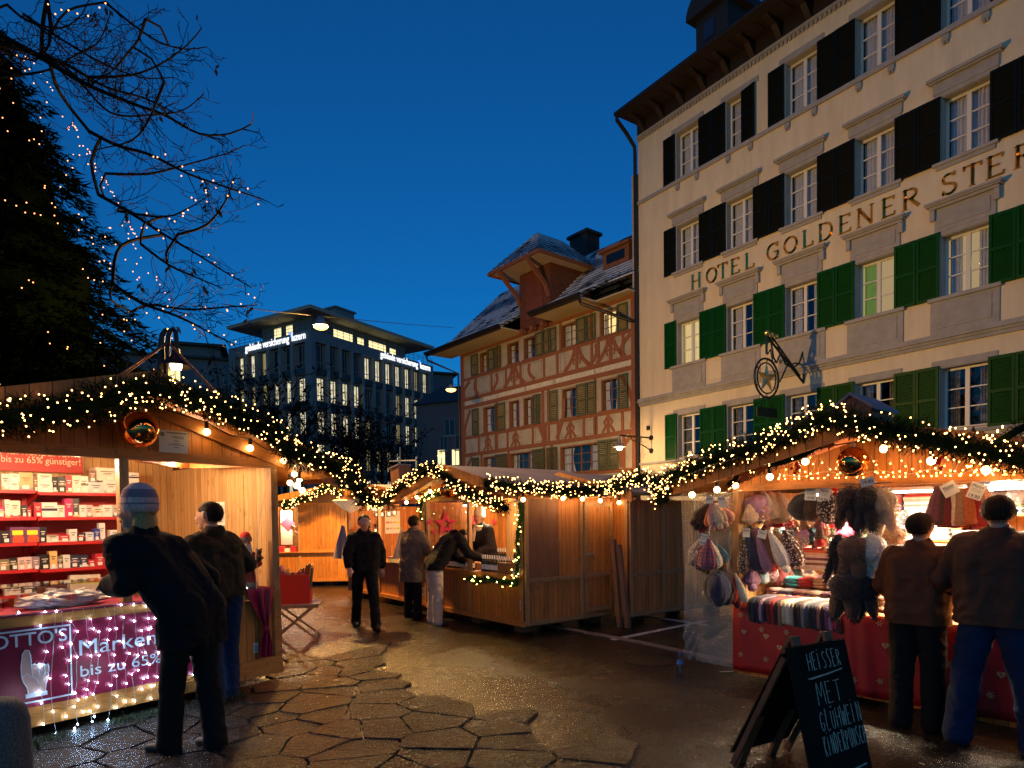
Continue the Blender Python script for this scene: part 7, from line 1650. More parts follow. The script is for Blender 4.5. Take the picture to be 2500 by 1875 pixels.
# red box of wrapping paper on a folding table
tb_ = pd(722, 1470, 9.1); t = thing('folding_table', 'small folding table with crossed wooden legs beside the perfume stall', 'table', (tb_.x, 9.1, 0), R(12)); zt_ = tb_.z; TW = wood('table_wood', (.42, .25, .12), 0, 1, groove=False)
b = MB(); hw = .34
for k in range(6): b.box(-hw, hw, -.25 + k * .085, -.25 + k * .085 + .07, zt_ - .02, zt_)
b.build('tabletop', mat('pale_table_top', (.55, .45, .38), .5), t)
for y in (-.22, .2):
    b = MB(); b.bar((-hw + .04, y, .0), (hw - .06, y, zt_ - .03), .025, .045, (0, 1, 0)); b.build('leg', TW, t); b = MB(); b.bar((hw - .04, y + .03, .0), (-hw + .06, y + .03, zt_ - .03), .025, .045, (0, 1, 0)); b.build('leg', TW, t)
b = MB(); b.box(-hw + .02, hw - .02, -.23, -.2, zt_ - .06, zt_ - .021); b.bar((hw - .08, -.22, .06), (hw - .08, .25, .06), .03, .02); b.build('rail', TW, t)
RB = mat('red_storage_box', (.6, .015, .012), .5, var=.1, vs=4, bump=.2, bs=40); t = thing('storage_box', 'bright red box filled with rolled coloured papers on the folding table', 'box', (tb_.x - .03, 9.05, zt_ + .002), R(12)); b = MB(); w2, d2, h2 = .25, .19, .4
for q in ((-w2, w2, -d2, -d2 + .01), (-w2, w2, d2 - .01, d2), (-w2, -w2 + .01, -d2 + .011, d2 - .011), (w2 - .01, w2, -d2 + .011, d2 - .011)): b.box(q[0], q[1], q[2], q[3], 0, h2)
b.box(-w2 + .011, w2 - .011, -d2 + .011, d2 - .011, 0, .01); b.build('box_body', RB, t)
pal = [(.5, .02, .1), (.6, .05, .05), (.7, .5, .1), (.3, .4, .05), (.6, .1, .3), (.05, .05, .05), (.02, .02, .03), (.5, .3, .05), (.6, .4, .35), (.4, .02, .03)]
for k in range(26):
    x = -.22 + .44 * k / 25; b = MB(); q = rs.uniform(-.05, .05); hh_ = .46 + .08 * math.sin(k * .35) + rs.uniform(-.02, .03); b.box(x - .006, x + .006, -.15, .15, .012, hh_, Matrix.Translation((0, 0, 0)) @ Matrix.Rotation(R(rs.uniform(-3, 3) + (k - 12) * .7), 4, 'Y')); m_ = mat(f'paper_{k % 10}', pal[(k * 3) % 10], .6, bump=0); tt_ = thing('paper_folder', f'coloured paper folder, {words(min(k, 24))} from the left in the red box' if k < 25 else 'coloured paper folder at the far right of the red box', 'folder', (tb_.x - .03, 9.05, zt_ + .002), R(12), 'paper folders in the red box'); b.build('sheet', m_, tt_)
# chalk board
TL, TR = pd(1920, 1585, 3.85), pd(2062, 1563, 4.12); zb2 = .85; U_ = Vector((TR.x - TL.x, TR.y - TL.y, 0)); BW = U_.length; U_.normalize(); Nn = Vector((U_.y, -U_.x, 0)); ang = math.atan2(U_.y, U_.x)
t = thing('chalk_board', 'dark folding chalk board advertising hot drinks in white handwriting', 'sign', (TL.x, TL.y, 0), ang); CB = mat('black_chalk_board', (.016, .011, .009), .9, var=.6, vs=5, bump=.1, spec=.1); CW = mat('worn_brown_wood', (.22, .08, .035), .6, var=.3, vs=10)
lean, back = .2, .42
b = MB(); b.prism([(0, 0, zb2), (BW, 0, zb2), (BW, -lean, .02), (0, -lean, .02)], (0, .014, .004)); b.build('front_board', CB, t)
b = MB(); b.prism([(-.0, .03, zb2 - .04), (BW, .03, zb2 - .04), (BW, back, .1), (-.0, back, .1)], (0, .012, .004)); b.build('back_board', CB, t)
b = MB()
for x in (.08, BW - .17):
    b.bar((x + .04, .036, zb2 + .055), (x + .04, -lean + .034, .0), .07, .022, (0, 1, .3)); b.bar((x + .04, .05, zb2 + .05), (x + .04, back + .03, 0), .07, .022, (0, -1, .3))
b.split('leg', CW, t)
b = MB(); b.bar((.01, .024, zb2 - .06), (.01, back + .0, .02), .02, .035, (0, 1, 0)); b.bar((BW - .01, .024, zb2 - .06), (BW - .01, back + .0, .02), .02, .035, (0, 1, 0)); b.bar((.02, back + .012, .13), (BW - .02, back + .012, .13), .02, .03); b.build('edge_strip', CW, t)
CHK = mat('warm_tinted_chalk', (.75, .6, .46), .9, var=.45, vs=60, bump=0)  # white chalk with a warm cast of lamplight put into its colour
SF_ = {'H': [[(0, 0), (.05, 1)], [(.7, 0), (.72, 1)], [(.02, .5), (.72, .55)]], 'E': [[(.1, 0), (.08, 1)], [(.08, 1), (.65, 1)], [(.08, .52), (.5, .55)], [(.1, 0), (.65, .04)]], 'I': [[(.2, 0), (.2, .95)]], 'S': [[(.62, .92), (.35, 1), (.12, .85), (.2, .62), (.5, .45), (.62, .22), (.4, 0), (.08, .08)]], 'R': [[(.1, 0), (.12, 1)], [(.12, 1), (.55, .95), (.6, .68), (.15, .5)], [(.25, .5), (.7, 0)]], 'M': [[(0, 0), (.12, 1), (.42, .35), (.72, 1), (.85, 0)]], 'T': [[(.35, 0), (.36, 1)], [(0, 1), (.75, 1.02)]], 'G': [[(.65, .85), (.4, 1), (.1, .75), (.08, .3), (.35, 0), (.62, .12), (.62, .42), (.38, .42)]], 'L': [[(.15, 1), (.1, 0), (.6, .05)]], 'Ü': [[(.1, .95), (.1, .2), (.35, 0), (.6, .2), (.62, .95)], [(.2, 1.15), (.22, 1.22)], [(.5, 1.15), (.52, 1.22)]], 'U': [[(.1, 1), (.1, .2), (.35, 0), (.6, .2), (.62, 1)]], 'W': [[(0, 1), (.2, 0), (.42, .7), (.65, 0), (.88, 1)]], 'N': [[(.05, 0), (.08, 1), (.62, .02), (.65, 1)]], 'K': [[(.1, 0), (.12, 1)], [(.6, 1), (.14, .45), (.65, 0)]], 'D': [[(.1, 0), (.1, 1)], [(.1, 1), (.5, .85), (.62, .5), (.45, .12), (.1, 0)]], 'P': [[(.1, 0), (.12, 1)], [(.12, 1), (.55, .95), (.6, .62), (.14, .48)]], 'C': [[(.6, .9), (.35, 1), (.1, .7), (.12, .25), (.38, 0), (.62, .1)]]}
b = MB(); bl = math.hypot(lean, zb2 - .02)
def bp_(u, v): return Vector((u, -lean * v / bl - .004, zb2 - (zb2 - .02) * v / bl + .002))
rg = random.Random(4)
def chalk(pts, w=.0042):
    f_ = resample([Vector((x, y, 0)) for x, y in pts], .012); 
    for rep in range(2):
        j = [bp_(p.x + rg.uniform(-.0012, .0012), p.y + rg.uniform(-.0012, .0012)) for p in f_]; b.tube(j, [w * rg.uniform(.3, .62) for _ in j], 4)
def write(s, u0, v0, u1, h, sl=0.0):
    adv = (u1 - u0) / len(s)
    for i, ch in enumerate(s):
        ux = u0 + adv * i; k = adv * .95; vv = v0 - sl * i; hh_ = h * rg.uniform(.92, 1.08)
        for st_ in SF_[ch]: chalk([(ux + x * k, vv - z * hh_) for x, z in st_])
        if ch == 'I': chalk([(ux + .2 * k, vv - 1.12 * hh_), (ux + .22 * k, vv - 1.16 * hh_)])
write('HEISSER', .155, .15, .475, .105); chalk([(.13, .195), (.3, .185), (.46, .17)], .006); chalk([(.15, .2), (.32, .186), (.45, .172)], .006)
write('MET', .18, .355, .43, .13); write('GLÜHWEIN', .16, .505, .56, .115, .001); write('KINDERPUNSCH', .15, .645, .565, .11, .0015)
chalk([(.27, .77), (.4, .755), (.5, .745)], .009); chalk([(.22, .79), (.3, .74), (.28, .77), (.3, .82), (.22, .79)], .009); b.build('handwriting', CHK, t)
# leaves and paper scraps on the wet ground
b = MB(); rg = random.Random(12)
for _ in range(46):
    x, y = rg.uniform(-2, 3.2), rg.uniform(3.4, 8.5); a = rg.uniform(0, 6.28); s_ = rg.uniform(.012, .03); d = Vector((math.cos(a), math.sin(a), 0)) * s_; n_ = Vector((-d.y, d.x, 0)) * .5; z = .03 if inside(x, y, poly) else .006; c = Vector((x, y, z)); b.add([c - d, c + n_ + Vector((0, 0, .004)), c + d, c - n_ + Vector((0, 0, .003))], [(0, 1, 2, 3)])
tag(b.build('fallen_leaves', mat('wet_leaf', (.14, .09, .05), .5, var=.6, vs=40, bump=0)), kind='stuff')
pl_ = gp(1778, 1640); t = thing('paper_scrap', 'torn white paper scrap on the road by the stall corner', 'paper', pl_); b = MB(); b.sheet(lambda u, v: (-.1 + .2 * u, -.03 + .05 * v * (1 - abs(u - .5)), .004 + .01 * mnoise.noise(Vector((u * 5, v * 4, 2))) ** 2), 8, 4, (0, 0, .001)); b.build('paper', PAPER, t)

# ================================================================== trees
BARK = mat('dark_wet_bark', (.008, .006, .005), .9, var=.4, vs=12, bump=.3, spec=.1); SPR = mat('spruce_needles', (.0015, .003, .0015), .9, spec=0, var=.5, vs=14, bump=0)
SX, SYY, SH = -9.9, 12.4, 11.3
t = thing('spruce_tree', 'tall dark spruce strung with tiny warm lights', 'tree', (SX, SYY, 0)); b = MB(); b.tube([(0, 0, 0), (0, 0, 5), (0, 0, SH)], [.28, .16, .02], 10); b.build('trunk', BARK, t)
rg = random.Random(21)
def srad(z): k = max(0, 1 - z / SH); return 2.62 * min(1, k * 2.15) ** .8 * (1 if z > 2.5 else .8 + .08 * z)
b = MB(); b.grid(lambda u, v: ((srad(.6 + 10.8 * v) * .66 + .2 * mnoise.noise(Vector((math.cos(u * 6.283) * 3, math.sin(u * 6.283) * 3, v * 14)))) * math.cos(u * 6.283), (srad(.6 + 10.8 * v) * .66 + .2 * mnoise.noise(Vector((math.cos(u * 6.283) * 3, math.sin(u * 6.283) * 3, v * 14)))) * math.sin(u * 6.283), .6 + 10.8 * v), 40, 60)
for _ in range(1050):
    z = SH * (1 - (1 - rg.random()) ** .75) * .97 + .4; a = rg.uniform(0, 6.283); r_ = srad(z) * (.98 + .3 * mnoise.noise(Vector((a * 2.2, z * 2.6, 3))) + rg.uniform(-.1, .16)) + .14
    d = Vector((math.cos(a), math.sin(a), 0)); sd_ = Vector((-d.y, d.x, 0)); dr = rg.uniform(.25, .5) * r_
    N_ = int(30 + 34 * r_)
    for k in range(N_):
        f = .45 + .58 * rg.random(); c = d * (r_ * f) + Vector((0, 0, z - dr * f * f + .25 * max(0, f - .8) * 2)) ; w_ = (1.08 - f) * .75 + .06
        c += sd_ * rg.uniform(-w_, w_) * .8 + Vector((0, 0, rg.uniform(-.07, .05)))
        dd = (d * rg.uniform(.3, 1) + sd_ * rg.uniform(-.9, .9) + Vector((0, 0, rg.uniform(-.7, .25)))).normalized(); s_ = dd.cross(Vector((rg.gauss(0, 1), rg.gauss(0, 1), rg.gauss(0, 1)))).normalized() * rg.uniform(.012, .026); L_ = rg.uniform(.1, .24)
        b.add([c - s_, c + s_, c + dd * L_], [(0, 1, 2)])
b.build('crown', SPR, t)
t = thing('tree_lights', 'strings of tiny warm lights spiralling round the dark spruce', 'light string', (SX, SYY, 0), 0, 'light strings in the trees'); pts_ = []
for k in range(900):
    z = 2.6 + 7.9 * rg.random(); a = R(-52) + R(78) * rg.uniform(-1, 1); z2 = z
    if abs(mnoise.noise(Vector((a * 1.6 + z * .25, z * 1.1, 5)))) > .14 + .1 * rg.random(): continue
    r_ = srad(z2) * 1.13 + .27; pts_.append(Vector((r_ * math.cos(a), r_ * math.sin(a), z2)))
pts_.sort(key=lambda p: -p.x + p.y); lights(t, pts_, glow('tree_light', (1, .32, .11), 3.4), .0105)
# bare lime tree reaching in from the left
DT = 10.2; zq = Z(0, 0, .5725)
t = thing('bare_tree', 'leafless tree with long drooping twigs reaching across the blue sky', 'tree', (-9.6, DT, 0)); ORG = Vector((-9.6, DT, 0)); rg = random.Random(31)
LIM = [[(0, 150), (150, 230), (350, 350), (560, 440), (700, 490), (850, 570), (980, 570), (1070, 530)], [(0, 190), (250, 260), (450, 370), (620, 420), (760, 490)], [(380, 560), (500, 620), (640, 660), (800, 740), (940, 790), (1060, 830), (1120, 850)], [(420, 830), (560, 910), (700, 1000), (850, 1090), (960, 1160), (1070, 1225)], [(480, 1210), (600, 1290), (760, 1350), (900, 1420), (1000, 1470)], [(200, 0), (215, 100), (205, 200), (150, 260)], [(450, 10), (560, 100), (680, 180), (790, 210), (880, 200)], [(620, 80), (590, 170), (540, 230), (470, 310), (380, 330)], [(500, 900), (700, 925), (800, 890), (850, 860), (900, 830)], [(700, 350), (660, 450), (630, 520), (560, 600), (400, 640)], [(330, 330), (470, 480), (640, 490), (780, 470), (870, 400)], [(100, 60), (250, 160), (420, 260), (600, 330), (740, 330)], [(560, 1330), (640, 1300), (800, 1320), (960, 1310), (1100, 1300)], [(600, 1040), (720, 1130), (830, 1180), (950, 1230)], [(0, 330), (200, 300), (330, 230), (420, 180), (470, 60)], [(30, 20), (120, 90), (260, 120), (350, 60), (380, 0)], [(760, 1000), (880, 960), (960, 860), (1000, 760)], [(380, 330), (560, 320), (690, 270), (800, 190), (860, 120)], [(450, 740), (640, 740), (840, 690), (980, 650), (1040, 620)]]
HX = [(1.2, -60, -120), (1.2, -60, -120)]
b = MB(); nseg = 0; tips = []
def twig(p, d, L, r_, lev):
    """one curving shoot with side shoots"""
    global nseg
    n = max(3, int(L / .11)); pts = [p]; cur = d.normalized(); side = []
    for i in range(n):
        cur = (cur + Vector((rg.gauss(0, .13), rg.gauss(0, .13), rg.gauss(.0, .13) + (.05 if lev > 0 else .0)))).normalized(); pts.append(pts[-1] + cur * (L / n)); side.append(cur.copy())
    b.tube(pts, [max(.0045, r_ * (1 - .75 * i / n)) for i in range(n + 1)], 3, False); nseg += n
    if lev < 2:
        for i in range(1, n + 1):
            if rg.random() < (.72 if lev == 0 else .5):
                ax = side[i - 1].cross(Vector((rg.gauss(0, 1), rg.gauss(0, 1), rg.gauss(0, 1)))).normalized(); dd = Matrix.Rotation(R(rg.uniform(28, 62)), 3, ax) @ side[i - 1]; twig(pts[i], dd, L * rg.uniform(.32, .55), r_ * .55, lev + 1)
    if lev == 1 and rg.random() < .05: tips.append(pts[-1])
lpts = []; made = []
for k, Lm in enumerate(LIM):
    d0 = DT + rg.uniform(-.9, .9); n = len(Lm); P = [pd(*zq(*q), d0 + (.9 * math.sin(k * 2.1)) * i / n) - ORG for i, q in enumerate(Lm)]
    C = resample(P, .12); m = len(C); r0 = .034 if k in (0, 1, 5) else (.025 if k < 5 else .017)
    b.tube(C, [r0 * (1 - .85 * i / m) + .004 for i in range(m)], 6); 
    if k in (2, 3, 4, 8, 12): lpts.append(C)
    for i in range(1, m):
        if rg.random() < .72:
            d = (C[i] - C[i - 1]).normalized(); ax = d.cross(Vector((rg.gauss(0, .4), rg.gauss(0, 1), rg.gauss(0, .4)))).normalized(); dd = Matrix.Rotation(R(rg.choice((-1, 1)) * rg.uniform(30, 65)), 3, ax) @ d; twig(C[i], dd, rg.uniform(.4, 1.2) * (1 - .72 * i / m), r0 * .36, 0)
    # join the limb back to the trunk
    s_ = C[0]; near = [p for D in made for p in D if p.x < s_.x + .3]
    if Lm[0][0] > 60 and near:
        q = min(near, key=lambda p: (p - s_).length); d1 = (C[min(4, m - 1)] - s_).normalized(); b.tube(resample([q, q.lerp(s_, .5) - d1 * (q - s_).length * .18, s_], .15), r0, 5)
    else:
        tr = Vector((0, 0, max(1.5, s_.z - .9))); b.tube([tr, tr.lerp(s_, .5) + Vector((0, 0, .25)), s_], [r0 * 1.6, r0 * 1.3, r0], 6)
    made.append(C)
print('twig segments', nseg)
b.build('branches', BARK, t); b = MB(); b.tube([(0, 0, -.1), (.05, 0, 3), (-.05, .1, 6), (0, 0, 9.5), (.2, 0, 12)], [.3, .24, .19, .12, .04], 10); b.build('trunk', BARK, t)
b = MB()
for p in tips[:40]:
    for q in range(2): a = rg.uniform(0, 6.28); d = Vector((math.cos(a) * .03, math.sin(a) * .03, -.05)); s_ = d.cross(Vector((0, 1, 0))).normalized() * .028; c = p + Vector((rg.uniform(-.04, .04), 0, -.03 - .05 * q)); b.add([c, c + d + s_, c + d * 2.2, c + d - s_], [(0, 1, 2, 3)])
b.build('dead_leaves', mat('dead_leaf', (.09, .045, .03), .8), t)
t2 = thing('tree_lights', 'short strings of tiny lights along the bare branches', 'light string', ORG, 0, 'light strings in the trees'); pts_ = []
for C in lpts:
    m = len(C)
    for i in range(int(m * .3), m):
        for q in range(2):
            if rg.random() < .42: pts_.append(C[i] + Vector((rg.uniform(-.06, .06), -.05, rg.uniform(-.14, .1))))
for X, Y in ((205, 18), (262, 42), (292, 44), (330, 58), (376, 68), (450, 14), (424, 32), (236, 60)): pts_.append(pd(*zq(X, Y), DT - .8) - ORG)
lights(t2, pts_, glow('tree_light', (1, .32, .11), 3.4), .0105)
# young street trees before the office
def small_tree(x, y, h, w_, seed, label):
    global b, rg
    t = thing('street_tree', label, 'tree', (x, y, 0), 0, 'bare street trees before the office'); rg = random.Random(seed); b = MB(); b.tube([(0, 0, 0), (.05, 0, h * .35), (0, .05, h * .7)], [.16, .12, .05], 7); b.build('trunk', BARK, t); b = MB()
    for k in range(15):
        z = h * rg.uniform(.28, .7); a = rg.uniform(0, 6.28); twig2(Vector((0, 0, z)), Vector((math.cos(a) * w_, math.sin(a) * w_, rg.uniform(.5, 1.3))), h * rg.uniform(.25, .45), .05, 0)
    for _ in range(500):
        p = Vector(rg.choice(b.v)); d = Vector((rg.gauss(0, .1), rg.gauss(0, .1), rg.gauss(-.05, .08))); s_ = d.orthogonal().normalized() * .07; b.add([p, p + d + s_, p + d * 2, p + d - s_], [(0, 1, 2, 3)])
    b.build('crown', BARK, t)
def twig2(p, d, L, r_, lev):
    n = 7; pts = [p]; cur = d.normalized()
    for i in range(n):
        cur = (cur + Vector((rg.gauss(0, .16), rg.gauss(0, .16), rg.gauss(.03, .14)))).normalized(); pts.append(pts[-1] + cur * (L / n))
        if lev < 2 and i > 0 and rg.random() < .75:
            ax = cur.cross(Vector((rg.gauss(0, 1), rg.gauss(0, 1), rg.gauss(0, 1)))).normalized(); twig2(pts[-1], Matrix.Rotation(R(rg.uniform(25, 60)), 3, ax) @ cur, L * .5, r_ * .55, lev + 1)
    b.tube(pts, [max(.014, r_ * (1 - .7 * i / n)) for i in range(n + 1)], 3, False)
for i, (X, Y, D2, h, w_) in enumerate([(870, 1090, 44, 9.5, .9), (930, 1110, 46, 8.5, .9), (820, 1090, 42, 8.6, .8), (690, 1010, 40, 10.0, .6), (600, 960, 38, 10.0, .6)]):
    P = pd(X, Y, D2); small_tree(P.x, D2, h, w_, 50 + i, f'bare street tree before the office, {words(i)} counting from the alley')
p = pd(978, 1170, 30); t = thing('pole', 'thin grey mast behind the stall roofs', 'pole', (p.x, 30, 0)); b = MB(); hz_ = pd(978, 1092, 30).z; b.tube([(0, 0, 0), (0, 0, hz_)], .035, 6); b.bar((-.5, 0, hz_ - .62), (.7, 0, hz_ - .6), .05, .05); b.build('mast', STEEL, t)
# ================================================================== people
def cloth(name, col, folds=.35, rough=.85, sheen=.0):
    if name in _mc: return _mc[name]
    m = bpy.data.materials.new(name); N = NT(m); tc = N.n('ShaderNodeTexCoord').outputs['Object']
    f = N.noise(tc, 7, 4, .6, .6); w = N.noise(tc, 160, 3)
    N.set(N.b.inputs['Base Color'], N.ramp(f, [(.3, tuple(c * .9 for c in col)), (.7, tuple(min(1, c * 1.08) for c in col))]))
    N.b.inputs['Roughness'].default_value = rough; N.b.inputs['Sheen Weight'].default_value = sheen; N.b.inputs['Specular IOR Level'].default_value = .2
    N.bump(N.math('ADD', N.math('MULTIPLY', f, 1.2), N.math('MULTIPLY', w, .12)), folds, .03); _mc[name] = m; return m
SKIN = mat('skin', (.5, .27, .19), .5, var=.12, vs=9, bump=.05); SHOE = mat('dark_leather_shoe', (.02, .016, .014), .45, var=.2); HAIRD = mat('dark_hair', (.025, .015, .01), .55, var=.4, vs=60, bump=.5, bs=90, vscale=(1, 1, .2), spec=.1); HAIRG = mat('grey_brown_hair', (.035, .02, .012), .6, var=.4, vs=60, bump=.5, bs=90, vscale=(1, 1, .2), spec=.1); BLOND = mat('blond_hair', (.4, .24, .1), .55, var=.4, vs=60, bump=.5, bs=90, vscale=(1, 1, .2), spec=.1)
def capsule(b, p, q, r0, r1, n=14, flat=None):
    p, q = Vector(p), Vector(q); d = q - p; L = d.length
    if L < 1e-5: d = Vector((0, 0, 1)); L = 1e-5
    t = d / L; a = t.orthogonal().normalized(); c = t.cross(a); rings = []
    for k in range(5): th = math.pi / 2 * (1 - k / 4.0); rings.append((p - t * r0 * math.sin(th), max(r0 * math.cos(th), 1e-4)))
    for k in range(5): th = math.pi / 2 * (k / 4.0); rings.append((q + t * r1 * math.sin(th), max(r1 * math.cos(th), 1e-4)))
    vs = []
    for cc, r_ in rings:
        for i in range(n): an = 2 * math.pi * i / n; vs.append(cc + a * r_ * math.cos(an) + c * r_ * math.sin(an))
    m = len(rings); fs = [(j * n + i, j * n + (i + 1) % n, (j + 1) * n + (i + 1) % n, (j + 1) * n + i) for j in range(m - 1) for i in range(n)] + [tuple(reversed(range(n))), tuple((m - 1) * n + i for i in range(n))]
    b.add(vs, fs)
def solid(name, pr, mats, vox, folds, cut=None):
    """join round limbs into one continuous skin, colour it by the nearest limb and crease the cloth"""
    b = MB()
    for p, q, r0, r1, m in pr: capsule(b, p, q, r0, r1, 12)
    me = b.mesh(name, mats); o = bpy.data.objects.new(name, me); COL.objects.link(o)
    md = o.modifiers.new('r', 'REMESH'); md.mode = 'VOXEL'; md.voxel_size = vox; md.use_smooth_shade = True
    sm = o.modifiers.new('s', 'SMOOTH'); sm.factor = .5; sm.iterations = 4
    bpy.context.view_layer.update(); me2 = bpy.data.meshes.new_from_object(o.evaluated_get(bpy.context.evaluated_depsgraph_get())); bpy.data.objects.remove(o); bpy.data.meshes.remove(me)
    me2.name = name; n = len(me2.vertices); co = np.empty(n * 3); me2.vertices.foreach_get('co', co); co = co.reshape(-1, 3)
    nf = len(me2.polygons); fc = np.empty(nf * 3); me2.polygons.foreach_get('center', fc); fc = fc.reshape(-1, 3)
    best = np.full(nf, 1e9); bm = np.zeros(nf, int); bestv = np.full(n, 1e9); bv = np.zeros(n, int)
    for P, be, bi in ((fc, best, bm), (co, bestv, bv)):
        for p, q, r0, r1, m in pr:
            a = np.array(p); d = np.array(q) - a; L2 = max(d @ d, 1e-9); u = np.clip((P - a) @ d / L2, 0, 1); ds = np.linalg.norm(P - a - u[:, None] * d, axis=1) - (r0 + (r1 - r0) * u); k = ds < be; be[k] = ds[k]; bi[k] = m
    nr = np.empty(n * 3); me2.vertices.foreach_get('normal', nr); nr = nr.reshape(-1, 3); sd = rs.uniform(0, 50); amp = np.zeros(n)
    for i in np.nonzero(bv <= 1)[0]:
        x, y, z = co[i]; w_ = mnoise.noise(Vector((x * 5, y * 5, z * 4 + sd)))
        amp[i] = folds * 1.35 * (1 - abs(mnoise.noise(Vector((x * 6 + sd, y * 6 + w_, z * 11 + x * 5 + w_ * 2)))) * 2.4) + folds * .5 * mnoise.noise(Vector((x * 20 + sd, y * 20, z * 26)))
    co = co + nr * amp[:, None]; me2.vertices.foreach_set('co', co.ravel()); me2.materials.clear()
    for m in mats: me2.materials.append(m)
    me2.polygons.foreach_set('material_index', bm.astype(np.int32))
    if cut:
        import bmesh
        bb = bmesh.new(); bb.from_mesh(me2)
        for pt, nrm, near in cut:
            pt = Vector(pt); nrm = Vector(nrm)
            bmesh.ops.delete(bb, geom=[f for f in bb.faces if (f.calc_center_median() - pt).dot(nrm) > 0 and (near is None or (f.calc_center_median() - pt).length < near)], context='FACES')
        bb.to_mesh(me2); bb.free()
    me2.update(); return me2
def person(label, at_, facing, H=1.75, coat=None, hem=.78, trousers=None, shoe=SHOE, vox=.016, hair=HAIRD, hairstyle='short', arms=None, head=None, lean=.0, side=0.0, step=(.0, .0), bulk=1.0, gloves=None, legw=1.0, headturn=0, wide=0.0):
    """figure; local +y is where the body faces. arms: (elbow, hand) left then right, in metres for 1.75 m"""
    s = H / 1.75; V3 = lambda x, y, z: Vector((x, y, z)); mats = [coat, trousers, SKIN, shoe]
    t = thing('person', label, 'person', at_, R(facing)); pr = []; gar = []; cuts = []
    def cp(p, q, r0, r1, m): pr.append((Vector(p) * s, Vector(q) * s, r0 * s, r1 * s, m))
    def gc(p, q, r0, r1): cp(p, q, r0 * .9, r1 * .9, 0); gar.append((Vector(p) * s, Vector(q) * s, (r0 + .012) * s, (r1 + .012) * s, 0))
    hipz = .92; Ls, Rs = step
    ch = V3(side * .7, lean * .7, 1.27); nk = V3(side, lean, 1.47); hd = Vector(head or (side * 1.08, lean + .03, 1.625))
    for sx, st in ((-1, Ls), (1, Rs)):
        hip, kn, an = V3(sx * .092, 0, hipz), V3(sx * (.108 + wide * .6), st * .55 + .02, .5), V3(sx * (.118 + wide), st, .1)
        cp(hip, kn, .1 * legw, .078 * legw, 1); cp(kn, an, .078 * legw, .072 * legw, 1); cp(an, an + V3(0, 0, -.04), .074 * legw, .078 * legw, 1)
        cp(an + V3(0, -.035, -.055), an + V3(sx * .02, .145, -.065), .042, .036, 3)
    for sx in (-1, 1):
        gc(V3(sx * .09, 0, .97), V3(sx * .105, lean * .25, 1.08), .12 * bulk, .118 * bulk); gc(V3(sx * .105, lean * .25, 1.08), ch + V3(sx * .11, 0, .05), .118 * bulk, .118 * bulk)
        gar.append((V3(sx * .085, -.005, hem - .06) * s, V3(sx * .09, 0, .97) * s, (.128 * bulk + .018) * s, (.125 * bulk + .012) * s, 0))
        gc(ch + V3(sx * .06, 0, .06), nk + V3(sx * .145, -.005, -.07), .11 * bulk, .075 * bulk)
    gc(V3(0, .0, .95), ch, .12 * bulk, .13 * bulk); gc(ch, nk + V3(0, -.01, -.03), .13 * bulk, .078 * bulk); gar.append((V3(0, 0, hem - .06) * s, V3(0, 0, .95) * s, .14 * bulk * s, .135 * bulk * s, 0))
    gar.append(((nk + V3(-.025, -.02, .0)) * s, (nk + V3(.025, -.02, .015)) * s, .076 * s, .074 * s, 0)); cuts.append((nk * s + V3(0, 0, .075) * s, (0, -.25, 1), None)); cuts.append((V3(0, 0, hem) * s, (0, 0, -1), None))
    cp(nk + V3(0, -.01, -.03), hd + V3(0, -.01, -.06), .056, .052, 2)
    cp(hd + V3(0, -.02, .015), hd + V3(0, .02, .012), .094, .09, 2); ty = Matrix.Rotation(R(headturn), 3, 'Z')
    hp = lambda x, y, z: hd + ty @ V3(x, y, z)
    cp(hp(0, .045, -.055), hp(0, .06, -.085), .058, .042, 2); cp(hp(0, .1, .005), hp(0, .122, -.03), .011, .017, 2)
    for sx in (-1, 1): cp(hp(sx * .092, -.005, -.02), hp(sx * .096, -.012, .02), .014, .018, 2); cp(hp(sx * .035, .085, -.03), hp(sx * .02, .095, -.02), .02, .02, 2)
    AR = arms or [((-.26, .0, 1.16), (-.27, .1, .92)), ((.26, .0, 1.16), (.27, .1, .92))]
    for sx, (el, ha) in zip((-1, 1), AR):
        sh_ = nk + V3(sx * .178 * bulk ** .5, 0, -.08); el, ha = Vector(el), Vector(ha)
        gc(sh_, el, .074 * bulk, .062 * bulk); gc(el, el.lerp(ha, .96), .062 * bulk, .05 * bulk)
        d = (ha - el).normalized(); px_ = d.cross(V3(0, 0, 1)); px_ = px_.normalized() if px_.length > .1 else V3(1, 0, 0); up = px_.cross(d); hm = 2 if gloves is None else 3
        cuts.append((el.lerp(ha, .98) * s, d, .2)); cp(el.lerp(ha, .8), ha + d * .02, .034, .028, hm)
        pk = ha + d * .085
        for o_ in (-.022, .0, .022): cp(ha + px_ * o_ * .8, pk + px_ * o_, .02, .018, hm)
        for k, (o_, L_) in enumerate(((-.033, .068), (-.011, .08), (.011, .075), (.033, .058))):
            m1 = pk + px_ * o_ + d * L_ * .55 - up * .012; cp(pk + px_ * o_, m1, .0105, .0098, hm); cp(m1, m1 + d * L_ * .4 - up * L_ * .35, .0098, .0085, hm)
        tb_0 = ha + px_ * (-sx) * .026 + d * .02; cp(tb_0, tb_0 + px_ * (-sx) * .028 + d * .035 - up * .01, .0125, .011, hm); cp(tb_0 + px_ * (-sx) * .028 + d * .035 - up * .01, tb_0 + px_ * (-sx) * .03 + d * .065 - up * .02, .011, .009, hm)
    ob('body', solid('body', pr, mats, vox, .006), t); ob('jacket', solid('jacket', gar, [coat], vox * 1.1, .008, cuts), t); sd = rs.uniform(0, 9)
    hs_ = Vector(hd) * s; M_ = Matrix.Rotation(R(headturn), 4, 'Z')
